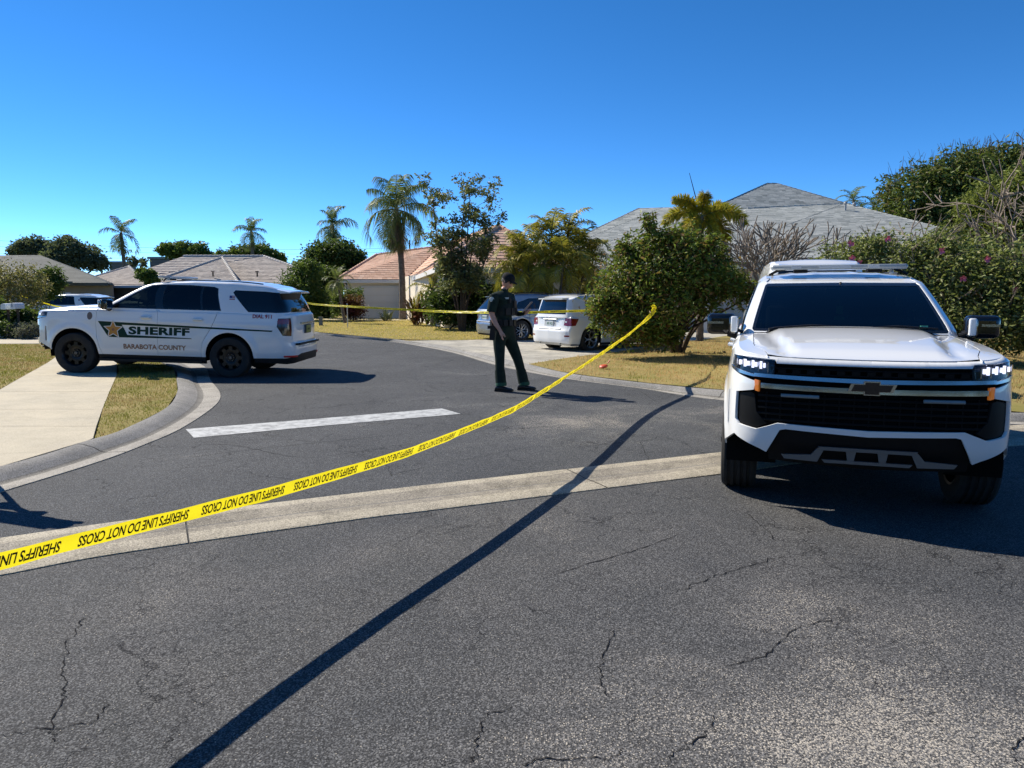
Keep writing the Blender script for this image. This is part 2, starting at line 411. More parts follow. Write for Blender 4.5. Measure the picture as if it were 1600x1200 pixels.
def kerb(name, A_, B_, mt, prof, seglen=3.0, strip=None):
    """A_: road edge, B_: back edge; prof: list of (t, z) across; laid as separate cast lengths with open joints"""
    a = catmull(A_, 10); b = catmull(B_, 10)
    def resample(P, n):
        L = [0]
        for i in range(1, len(P)): L.append(L[-1] + (P[i]-P[i-1]).length)
        out = []
        for k in range(n):
            d = L[-1]*k/(n-1); i = min(max(np.searchsorted(L, d), 1), len(P)-1)
            t = (d-L[i-1])/max(1e-9, L[i]-L[i-1]); out.append(P[i-1].lerp(P[i], t))
        return out, L[-1]
    n = 400; a, La = resample(a, n)
    # pair each point of a with the nearest fraction of b
    b2, _ = resample(b, 1600); B = np.array([(p.x, p.y) for p in b2]); idx = 0; pb = []
    for p in a:
        d = (B[:,0]-p.x)**2 + (B[:,1]-p.y)**2; lo = idx; hi = min(len(B), idx+60)
        idx = lo + int(np.argmin(d[lo:hi])) if lo < len(B)-1 else len(B)-1
        pb.append(b2[idx])
    ns = max(1, int(La/seglen)); per = n//ns; root = empty(name, (0, 0, 0)); root['kind'] = 'structure'
    for k in range(ns):
        i0, i1 = k*per, min(n-1, (k+1)*per)
        if k == ns-1: i1 = n-1
        mb = MB(); m = len(prof); V = []; Fc = []
        rows = list(range(i0, i1+1))
        for j, i in enumerate(rows):
            pa, pbb = a[i], pb[i]
            if i == i0: q = a[i+1]-a[i]; pa = pa + q.normalized()*.006; pbb = pbb + q.normalized()*.006
            if i == i1: q = a[i-1]-a[i]; pa = pa + q.normalized()*.006; pbb = pbb + q.normalized()*.006
            for t_, z in prof: p = pa.lerp(pbb, t_); V.append((p.x, p.y, z))
        for j in range(len(rows)-1):
            for c in range(m-1): Fc.append((j*m+c, j*m+c+1, (j+1)*m+c+1, (j+1)*m+c))
        mb.add(V, Fc); mb.m = [strip[q % (m-1)] if strip else 0 for q in range(len(Fc))]; o = mb.build('curb_length', mt, root, 50)
        bm = bmesh.new(); bm.from_mesh(o.data)
        bm.normal_update()
        if sum(f.normal.z for f in bm.faces) < 0: bmesh.ops.reverse_faces(bm, faces=bm.faces)
        bm.to_mesh(o.data); bm.free()
    return root
KP = [(-.004, -.03), (0, .008), (.06, .010), (.40, .003), (.47, .006), (.54, .018), (.66, .055), (.87, .086), (1.0, .092), (1.01, -.03)]; KM = [M['conc_grey'], M['conc_pan'], M['conc_stain']]; KS = [1,1,1,2,2,0,0,0,0]
kerb('curb', left_out, left_in, KM, KP, 3.1, KS)
kerb('curb', right_road, right_back, KM, KP, 3.1, [1,1,1,1,2,0,0,0,0])
gut_top = [Vector((-4.72, 4.05, 0))] + wl([(-100,857),(0,842),(200,814),(450,784),(700,755),(1120,708),(1400,678)]) + [Vector((9.5, 9.75, 0))]
gut_bot = [Vector((-4.95, 3.1, 0))] + wl([(-100,914),(0,900),(190,865),(560,812),(700,795),(1120,742),(1400,710)]) + [Vector((9.9, 8.75, 0))]
kerb('valley_gutter', gut_bot, gut_top, [M['conc'], M['conc_mid'], M['conc_stain']], [(-.003, -.02), (0, .007), (.03, .012), (.30, .010), (.44, .006), (.475, .003), (.50, .0035), (.62, .008), (.80, .011), (.97, .012), (1.0, .007), (1.003, -.02)], 2.9, [0,0,0,1,1,2,1,1,0,0,0])
# stop line
sheet('stop_line', wl([(290,671),(480,656),(690,638.5),(720,647),(500,666),(303,684.5)]), .0045, M['paint_line'])

# driveway on the left: slabs with open joints
dr = empty('driveway', (0, 0, 0)); dr['kind'] = 'structure'
def lerp2(a, b, t): return a.lerp(b, t)
dl = [Vector((-6.5, 8.0, .09)), G(0,608,.09), G(83,562,.09), Vector((-13.2, 21.6, .09)), Vector((-14.4, 24.0, .09))]
drr = [left_in[4]+Vector((-.01,.02,0)), left_in[4]+Vector((-.03,.12,0)), G(163,630,.09), G(185,580,.09), Vector((-10.9, 19.8, .09)), Vector((-12.9, 23.4, .09))]
ys = [5.9, 8.30, 9.55, 11.3, 13.5, 16.0, 18.6, 21.5, 24]
def at_y(P, y):
    for i in range(len(P)-1):
        if P[i].y <= y <= P[i+1].y: return P[i].lerp(P[i+1], (y-P[i].y)/(P[i+1].y-P[i].y))
    return P[0].copy() if y < P[0].y else P[-1].copy()
for k in range(len(ys)-1):
    y0, y1 = ys[k]+.006, ys[k+1]-.006
    l0, l1 = at_y(dl, y0), at_y(dl, y1)
    if k == 0:
        loop = [Vector((left_in[k_].x-.005, left_in[k_].y, .09)) for k_ in (2, 3, 4)] + [Vector((left_in[4].x-.02, left_in[4].y+.12, .09)), at_y(drr, y1), l1, Vector((-5.9, 6.3, .09)), Vector((-5.6, 4.1, .09))]
    else: loop = [l0, at_y(drr, y0), at_y(drr, y1), l1]
    sheet('concrete_slab', loop, .09, M['drive'], parent=dr, thick=.1)
# lawns (soil sheet, blades come below)
isl = [G(141,686,0)+Vector((.02,.01,0)), G(163,630,0), G(185,580,0), Vector((-10.8, 19.8, 0)), Vector((-12.8, 23.3, 0)), Vector((-13.7, 24.7, 0))] + [p for p in left_in[::-1][2:8]]
isl = [Vector((p.x, p.y, 0)) for p in [drr[1]+Vector((.02,.02,0)), drr[2], drr[3], drr[4], drr[5]]] + [Vector((-13.5, 24.4, 0))] + left_in[6:11][::-1] + [left_in[5]]
sheet('lawn', isl, .082, M['soil'])
lawn_l = [Vector((p.x-.02, p.y, 0)) for p in dl[1:]] + [Vector((-20, 21.9, 0)), Vector((-30, 21.9, 0)), Vector((-30, 8, 0))]
lawn_l = [Vector((-5.62, 4.1, 0)), Vector((-5.92, 6.3, 0))] + [Vector((p.x-.02, p.y, 0)) for p in dl[0:4]] + [G(70, 541.5), G(0, 541.5), Vector((-34, 21.6, 0)), Vector((-34, -6, 0)), Vector((-8.5, -6, 0)), Vector((-7.3, -1.3, 0))]
sheet('lawn.001', lawn_l, .082, M['soil'])
sheet('sidewalk', [G(72,541), G(0,541.4), Vector((-34, 21.7, 0)), Vector((-34, 27.6, 0)), G(0,526), G(70,526), Vector((-14.5, 24.2, 0))], .088, M['drive'], thick=.1)
mid = [G(498,519.3)]+wl([(560,524.8),(620,530.2),(700,532.4),(757,531)])+[Vector((3.0, 29.5, 0)), Vector((4.2, 44, 0)), Vector((-16.5, 44, 0))]
mid = [Vector((p.x, p.y+.05, 0)) for p in right_back[9:]][::-1]
mid = [Vector((-18, 45.9, 0)), Vector((-11.8, 35.7, 0))] + wl([(500,519.2),(560,524.7),(620,530.2),(700,532.0),(757,530.5)], .09) + [Vector((4.2, 30.8, 0)), Vector((8.0, 33.0, 0)), Vector((8.0, 46, 0))]
sheet('lawn.002', mid, .095, M['soil'])
rl = wl([(826,569),(872,580),(925,588.2),(1015,598.7),(1129,609.2),(1400,627.7),(1600,644.7)], .09) + [Vector((12.3, 10.25, 0)), Vector((26.4, 4.2, 0)), Vector((40, 4, 0)), Vector((40, 34, 0)), Vector((16.5, 34, 0)), Vector((8.9, 28.0, 0))] + wl([(968,549.5),(892,558.5)], .09)
rl = [Vector((p.x, p.y+.01, 0)) for p in rl]
sheet('lawn.003', rl, .095, M['soil'])
verge = [Vector((p.x, p.y+.012, 0)) for p in right_back] + [Vector((-30, 60, 0)), Vector((45, 60, 0)), Vector((45, 4, 0))]
sheet('verge', verge, .07, M['soil'])
# right driveway slabs between the lawns
dd = empty('driveway.001', (0, 0, 0)); dd['kind'] = 'structure'
L0 = [Vector((p.x, p.y, .09)) for p in (G(765,556), G(700,541), G(660,535.5), )]
ax = Vector((.8, .6, 0)); ay = Vector((-.6, .8, 0))
c0 = Vector((G(826,569,.09).x, G(826,569,.09).y, .088))          # near right corner at the kerb
cl = Vector((G(640,533).x, G(640,533).y, .088))
wid = (cl - c0).dot(ay)
sheet('concrete_slab', [c0, G(765,556.3,.09), G(700,541.3,.09), G(640,532.4,.09)] + [G(700,531.0,.09), G(757,529.6,.09), c0 + ay*5.0 + ax*3.6, c0+ax*2.2], .088, M['drive2'], parent=dd, thick=.1)
for k in range(6):
    a0 = 2.212 + k*2.4; a1 = a0 + 2.388
    for j in range(2):
        b0 = j*3.4; b1 = b0 + 3.388
        q = [c0+ax*(a0+ (1.4 if False else 0))+ay*b0, c0+ax*a1+ay*b0, c0+ax*a1+ay*b1, c0+ax*a0+ay*b1]
        sheet('concrete_slab', q, .0885, M['drive2'], parent=dd, thick=.1)

sheet('path', [G(503,502.5), G(560,503.5), G(690,503.2), Vector((-3.6,46,0)), Vector((-15.5,46,0))], .105, M['drive'], thick=.03)
# cracks one can follow in the asphalt: thin dark jagged strips
ck = MB()
CR = [[(80,1160),(84,1120),(105,1080),(98,1040),(110,1000),(130,965)],[(0,1150),(60,1140),(140,1130),(168,1100)],[(300,700),(330,694),(390,700),(470,715),(560,706),(600,700)],
 [(860,900),(930,878),(1000,858),(1060,835)],[(1058,925),(1098,908),(1150,890),(1225,870)],[(960,985),(945,1020),(938,1060),(950,1090)],[(820,1198),(850,1186),(950,1184),(975,1170)],
 [(1035,1190),(1075,1165),(1110,1140),(1115,1118)],[(1140,1042),(1200,1022),(1240,985),(1300,968)],[(1590,1198),(1585,1170),(1600,1150)],[(735,1192),(748,1150),(760,1120),(800,1105)],
 [(820,672),(822,664),(915,655)],[(250,720),(420,700),(640,678),(820,664)],[(620,740),(760,712),(830,700),(1000,690),(1120,668)],[(1000,690),(1012,715),(1020,728)],[(985,600),(1010,618),(1030,630)],
 [(590,715),(606,730),(612,745)],[(1165,800),(1200,830),(1210,845)]]
rc = random.Random(5)
for L in CR:
    P = catmull([G(u, v, .0) for u, v in L], 9); side = []
    for i, p in enumerate(P):
        d = (P[min(i+1, len(P)-1)] - P[max(i-1, 0)]); d.z = 0; d.normalize(); nn = Vector((-d.y, d.x, 0))
        q = p + nn*rc.gauss(0, .008); wd = rc.uniform(.0008, .0038) * (0.5 if i in (0, len(P)-1) else 1)
        side.append((q+nn*wd, q-nn*wd))
    V = []; Fc = []
    for i, (a, b) in enumerate(side): V += [(a.x, a.y, .003), (b.x, b.y, .003)]
    for i in range(len(side)-1): Fc.append((2*i, 2*i+1, 2*i+3, 2*i+2))
    ck.add(V, Fc)
o = ck.build('road_cracks', mat('crack_dark', (.012, .012, .013), .95, spec=.1), None, None); o['kind'] = 'structure'
bm = bmesh.new(); bm.from_mesh(o.data); bmesh.ops.recalc_face_normals(bm, faces=bm.faces)
for f in bm.faces:
    if f.normal.z < 0: f.normal_flip()
bm.to_mesh(o.data); bm.free()

# grass blades
def pip(P, x, y):
    ins = np.zeros(len(x), bool); n = len(P)
    for i in range(n):
        x1, y1, x2, y2 = P[i][0], P[i][1], P[(i+1) % n][0], P[(i+1) % n][1]
        c = (y1 > y) != (y2 > y)
        with np.errstate(divide='ignore', invalid='ignore'):
            xi = (x2-x1)*(y-y1)/(y2-y1)+x1
        ins ^= c & (x < xi)
    return ins
def grass(name, loop, n, z, hgt, wid, mt, label, box=None, holes=()):
    P = [(p[0], p[1]) for p in loop]
    xs = [p[0] for p in P]; ysl = [p[1] for p in P]
    bx = box or (min(xs), max(xs), min(ysl), max(ysl))
    x = rng.uniform(bx[0], bx[1], n*3); y = rng.uniform(bx[2], bx[3], n*3)
    keep = pip(P, x, y)
    for h in holes: keep &= ~pip(h, x, y)
    x = x[keep][:n]; y = y[keep][:n]; n = len(x)
    # clumps
    cl_ = np.sin(x*5.1+np.sin(y*3.3)*2)*np.sin(y*4.3+np.sin(x*2.7)*2)
    h = hgt*(.55+.6*rng.random(n))*(1+.35*cl_); a = rng.uniform(0, 2*np.pi, n); le = rng.normal(0, .5, n)*h; la = rng.uniform(0, 2*np.pi, n)
    wv = wid*(.6+.8*rng.random(n))
    V = np.zeros((n, 3, 3)); V[:,0] = np.stack([x-np.cos(a)*wv, y-np.sin(a)*wv, np.full(n, z-.005)], 1); V[:,1] = np.stack([x+np.cos(a)*wv, y+np.sin(a)*wv, np.full(n, z-.005)], 1)
    V[:,2] = np.stack([x+np.cos(la)*le, y+np.sin(la)*le, z+h], 1)
    me = fast_mesh(name, V.reshape(-1, 3), np.arange(n*3).reshape(-1, 3), 3)
    o = link(name, me, mt); tag(o, label, 'grass', kind='stuff'); return o
def grassmat(name, dry, green, bias):
    m = mat(name, dry[0], .8, spec=.15); t = NT(m); o = t.obj()
    r = t.n('ShaderNodeNewGeometry').outputs['Random Per Island']
    d = t.ramp(r, [(0, dry[0]), (.5, dry[1]), (1, dry[2])]); g = t.ramp(r, [(0, green[0]), (.6, green[1]), (1, green[2])])
    k = t.math('ADD', t.noise(o, 1.1, 5, .65), t.math('MULTIPLY', r, .16))
    c = t.mix(t.mr(k, bias-.06, bias+.07), d, g); t.col(c); tr = t.n('ShaderNodeBsdfTranslucent'); t.t.links.new(c, tr.inputs[0]); mx = t.n('ShaderNodeMixShader'); mx.inputs[0].default_value = .45
    t.t.links.new(t.b.outputs[0], mx.inputs[1]); t.t.links.new(tr.outputs[0], mx.inputs[2]); t.t.links.new(mx.outputs[0], t.t.nodes['Material Output'].inputs[0]); return m
DRY = [(.38,.265,.11),(.47,.34,.16),(.27,.18,.07)]; GRN = [(.20,.225,.035),(.28,.28,.05),(.14,.165,.025)]
M['grass_near'] = grassmat('lawn_blades_mixed', [tuple(x*.85 for x in q) for q in DRY], [tuple(x*.85 for x in q) for q in GRN], .55)
M['grass_mid'] = grassmat('lawn_blades_green', [(.62,.49,.15),(.70,.56,.20),(.50,.40,.11)], [(.46,.42,.07),(.54,.48,.09),(.36,.34,.06)], .62)
M['grass_r'] = grassmat('lawn_blades_dry', [(.52,.34,.14),(.60,.41,.20),(.38,.25,.10)], GRN, .68)
grass('lawn_grass', isl, 42000, .082, .035, .0045, M['grass_near'], 'patchy green and brown grass on the curved verge beside the driveway', (-13, -4, 7, 20))
grass('lawn_grass', lawn_l, 60000, .082, .04, .006, M['grass_near'], 'patchy grass left of the driveway', (-16, -7, 9, 22))
grass('lawn_grass', rl, 70000, .095, .045, .006, M['grass_r'], 'dry straw coloured lawn around the bushes on the right', (0, 17, 10, 24))
grass('lawn_grass', mid, 60000, .095, .035, .012, M['grass_mid'], 'sunny yellow green lawn in front of the house with the pink roof', (-13, 6, 24, 45))
# ------------------------------------------------------------------ vehicles
class Shell:
    def __init__(s, ref, pos):
        P = catmull([(x, y, 0) for x, y in ref], 14)
        P = np.array([(p.x, p.y) for p in P]); d = np.hypot(*np.diff(P, axis=0).T); L = np.concatenate([[0], np.cumsum(d)])
        s.L = L[-1]; n = 900; ss = np.linspace(0, s.L, n); x = np.interp(ss, L, P[:,0]); y = np.interp(ss, L, P[:,1])
        tx = np.gradient(x, ss); ty = np.gradient(y, ss)
        k = np.ones(9)/9; tx = np.convolve(np.pad(tx, 4, 'edge'), k, 'valid'); ty = np.convolve(np.pad(ty, 4, 'edge'), k, 'valid')
        l = np.hypot(tx, ty); s.ss = ss; s.x = np.maximum.accumulate(x); s.y = y; s.nx = -ty/l*1.0; s.ny = tx/l
        # path runs rear centre -> side -> front centre, outward is to its left side when y>0
        s.pos = pos; s.im = int(np.argmax(y))
    def ref(s, u):
        return [np.interp(u, s.ss, a) for a in (s.x, s.y, s.nx, s.ny)]
    def P(s, u, z): return s.pos(*s.ref(u), np.asarray(z, float))
    def sx(s, x): return float(np.interp(x, s.x, s.ss))
    def sy(s, y): return float(np.interp(-y, -s.y[s.im:], s.ss[s.im:]))
    def syr(s, y): return float(np.interp(y, s.y[:s.im], s.ss[:s.im]))

def tri_patch(outline, holes, step):
    def dens(lp):
        out = []
        for i in range(len(lp)):
            a = np.array(lp[i], float); b = np.array(lp[(i+1) % len(lp)], float); n = max(1, int(math.ceil(np.hypot(*(b-a))/step)))
            for k in range(n): out.append(a+(b-a)*k/n)
        return out
    loops = [dens(outline)] + [dens(h) for h in holes]
    pts = []; edges = []; segs = []
    for lp in loops:
        b = len(pts); n = len(lp); pts += lp
        for i in range(n): edges.append((b+i, b+(i+1) % n)); segs.append((lp[i], lp[(i+1) % n]))
    ol = np.array(loops[0]); x0, y0 = ol.min(0); x1, y1 = ol.max(0)
    gx, gy = np.meshgrid(np.arange(math.floor(x0/step)*step, x1, step), np.arange(math.floor(y0/step)*step, y1, step))
    gx = gx.ravel(); gy = gy.ravel(); ok = pip(loops[0], gx, gy)
    for h in loops[1:]: ok &= ~pip(h, gx, gy)
    gx = gx[ok]; gy = gy[ok]
    if len(gx):
        sa = np.array([s_[0] for s_ in segs]); sb = np.array([s_[1] for s_ in segs]); dmin = np.full(len(gx), 9e9)
        for a, b in zip(sa, sb):
            d = b-a; t = np.clip(((gx-a[0])*d[0]+(gy-a[1])*d[1])/max(1e-12, d@d), 0, 1)
            dmin = np.minimum(dmin, np.hypot(gx-a[0]-t*d[0], gy-a[1]-t*d[1]))
        k = dmin > .45*step; pts += [np.array((a, b)) for a, b in zip(gx[k], gy[k])]
    r = delaunay_2d_cdt([Vector((float(p[0]), float(p[1]))) for p in pts], edges, [], 0, 1e-6)
    V = np.array([(v.x, v.y) for v in r[0]]); Fc = np.array([f for f in r[2] if len(f) == 3])
    c = V[Fc].mean(1); ok = pip(loops[0], c[:,0], c[:,1])
    for h in loops[1:]: ok &= ~pip(h, c[:,0], c[:,1])
    Fc = Fc[ok]
    cnt = {}
    for f in Fc:
        for i in range(3):
            e = (int(f[i]), int(f[(i+1) % 3])); cnt[e] = 1
    bd = [e for e in cnt if (e[1], e[0]) not in cnt]
    return V, Fc, bd

class Panel:
    def __init__(s): s.V = []; s.F = []; s.N = []; s.M = []; s.nv = 0
    def put(s, V, N, Fc, mi):
        s.V.append(V); s.N.append(N); s.F.append(Fc+s.nv); s.M += [mi]*len(Fc); s.nv += len(V)
    def add(s, outline, holes, fmap, step=.05, off=0.0, rim=.018, mi=0, sides=(1,), cen=(0, 0, .8), rimmi=None):
        V2, Fc, bd = tri_patch(outline, holes, step)
        u, v = V2[:,0], V2[:,1]; e = 2e-3
        p = fmap(u, v); du = fmap(u+e, v)-fmap(u-e, v); dv = fmap(u, v+e)-fmap(u, v-e)
        n = np.cross(du, dv); n /= np.maximum(1e-12, np.linalg.norm(n, axis=1))[:,None]
        if ((p-np.array(cen))*n).sum(1).mean() < 0: n = -n
        p = p+n*off
        fn = np.cross(p[Fc[:,1]]-p[Fc[:,0]], p[Fc[:,2]]-p[Fc[:,0]])
        fl = (fn*n[Fc].mean(1)).sum(1) < 0
        flip_all = fl.mean() > .5
        if flip_all: Fc = Fc[:, ::-1]; bd = [(b, a) for a, b in bd]
        for sg in sides:
            S = np.array([1, sg, 1.0]); F2 = Fc if sg > 0 else Fc[:, ::-1]
            s.put(p*S, n*S, F2, mi)
            if rim and bd:
                B = np.array(bd); a, b = B[:,0], B[:,1]
                if sg < 0: a, b = b, a
                pa, pb = p[a]*S, p[b]*S; na, nb = n[a]*S, n[b]*S
                q = np.concatenate([pa, pb, pb-nb*rim, pa-na*rim]); m = len(a)
                rn = np.cross(pb-pa, (na+nb)/2); rn /= np.maximum(1e-9, np.linalg.norm(rn, axis=1))[:,None]
                # slightly rounded look: edge vertices lean to the panel normal
                N = np.concatenate([rn*.6+na*.4, rn*.6+nb*.4, rn, rn]); i = np.arange(m)
                Fr = np.concatenate([np.stack([i, i+3*m, i+2*m], 1), np.stack([i, i+2*m, i+m], 1)])
                s.put(q, N, Fr, mi if rimmi is None else rimmi)
        return s
    def build(s, name, mats, parent=None):
        V = np.concatenate(s.V); N = np.concatenate(s.N); Fc = np.concatenate(s.F)
        me = bpy.data.meshes.new(name); nf = len(Fc)
        me.vertices.add(len(V)); me.vertices.foreach_set('co', V.astype(np.float32).ravel())
        me.loops.add(nf*3); me.loops.foreach_set('vertex_index', Fc.astype(np.int32).ravel())
        me.polygons.add(nf); me.polygons.foreach_set('loop_start', np.arange(0, nf*3, 3, dtype=np.int32))
        me.polygons.foreach_set('material_index', np.array(s.M, dtype=np.int32)); me.polygons.foreach_set('use_smooth', [True]*nf)
        me.update(calc_edges=True)
        N = N/np.maximum(1e-9, np.linalg.norm(N, axis=1))[:,None]
        me.normals_split_custom_set_from_vertices(N.tolist())
        return link(name, me, mats, parent)

def text_mesh(txt, size=1.0, bold=0.02, shear=0.0, space=1.0):
    """flat letters as (verts Nx2, faces); origin at the left of the base line"""
    cu = bpy.data.curves.new('lettering', 'FONT'); cu.body = txt; cu.size = size; cu.offset = bold; cu.shear = shear; cu.space_character = space
    cu.resolution_u = 3; cu.fill_mode = 'BOTH'
    ob = bpy.data.objects.new('lettering', cu); COL.objects.link(ob)
    dg = bpy.context.evaluated_depsgraph_get(); me = bpy.data.meshes.new_from_object(ob.evaluated_get(dg))
    V = np.array([(v.co.x, v.co.y) for v in me.vertices]); Fc = [tuple(p.vertices) for p in me.polygons]
    bpy.data.objects.remove(ob); bpy.data.meshes.remove(me); bpy.data.curves.remove(cu)
    return V, Fc

def arc(cx, cz, r, a0, a1, n=22, rz=None):
    return [(cx+r*math.cos(R(a0+(a1-a0)*k/n)), cz+(rz or r)*math.sin(R(a0+(a1-a0)*k/n))) for k in range(n+1)]

def make_wheel(parent, x, y, sgn, r=.405, w=.275, rr=.262, style='steel', mrim=None, steer=0.0):
    """rim disc mesh named wheel, with tyre and hub_cap under it"""
    mb = MB(); hw = w/2; o_ = 1
    # barrel and lip (outer face towards +Y*sgn)
    mb.lathe([(rr-.02, -hw*.9), (rr, -hw*.95), (rr-.03, -hw*.5), (rr-.035, hw*.5), (rr-.012, hw*.82), (rr, hw*.90), (rr+.006, hw*.86)], 'Y', n=40)
    if style == 'steel':
        mb.lathe([(0, hw*.36), (.075, hw*.40), (.085, hw*.30), (.13, hw*.42), (.17, hw*.40)], 'Y', n=30)
        for k in range(8):
            a = 2*math.pi*k/8
            Mx = Matrix.Rotation(-a, 3, 'Y'); mb.box(Mx @ Vector((.195, hw*.36, 0)), (.10, .03, .075), M=Mx)
        mb.lathe([(.215, hw*.30), (rr-.03, hw*.15)], 'Y', n=30); mb.lathe([(0, 0), (rr-.03, -.01)], 'Y', n=24, mi=1)
    else:
        ns = 5 if style == 'five' else 7
        for k in range(ns):
            a = 2*math.pi*k/ns
            for da in (-.20, .20):
                p0 = Vector((math.cos(a)*.05, hw*.55, math.sin(a)*.05)); p1 = Vector((math.cos(a+da*.55)*rr*.60, hw*.62, math.sin(a+da*.55)*rr*.60)); p2 = Vector((math.cos(a+da*1.55)*(rr-.01), hw*.80, math.sin(a+da*1.55)*(rr-.01)))
                mb.tube([p0, p1, p2], [.022, .015, .013], 6)
        mb.lathe([(0, hw*.62), (.035, hw*.62), (.055, hw*.45), (.06, hw*.2)], 'Y', n=20)
        mb.lathe([(0, -.01), (rr-.05, -.02)], 'Y', n=24, mi=1)
    wo_ = mb.build('wheel', [mrim or M['rim_black'], M['dark']], parent, 35)
    t = MB(); prof = [(rr-.004, -hw*.93), (rr+.02, -hw*.99), (r-.06, -hw*1.02), (r-.022, -hw*.97), (r-.004, -hw*.82)]
    for g in (-.55, -.18, .18, .55):
        prof += [(r, hw*(g-.10)), (r-.012, hw*(g-.075)), (r-.012, hw*(g+.075)), (r, hw*(g+.10))]
    prof += [(r-.004, hw*.82), (r-.022, hw*.97), (r-.06, hw*1.02), (rr+.02, hw*.99), (rr-.004, hw*.93)]
    t.lathe(prof, 'Y', n=56); t.build('tyre', M['rubber'], wo_, 30)
    hc = MB()
    if style == 'steel':
        hc.lathe([(0, hw*.60), (.03, hw*.60), (.042, hw*.5), (.045, hw*.38)], 'Y', n=18)
        for k in range(6):
            a = 2*math.pi*k/6; hc.lathe([(0, hw*.52), (.011, hw*.52), (.012, hw*.36)], 'Y', c=(.068*math.cos(a), 0, .068*math.sin(a)), n=8)
        hc.build('hub_cap', M['hub'], wo_, 40)
    else:
        hc.lathe([(0, hw*.70), (.026, hw*.69), (.03, hw*.6)], 'Y', n=16); hc.build('hub_cap', M['satin'], wo_, 40)
    wo_.location = (x, y, r); wo_.rotation_euler = (0, random.uniform(0, 1), 0 if sgn > 0 else math.pi)
    wo_.rotation_euler = Euler((0, 0, (0 if sgn > 0 else math.pi)+steer))
    return wo_

def loops_side(sh, pts): return [(sh.sx(x), z) for x, z in pts]

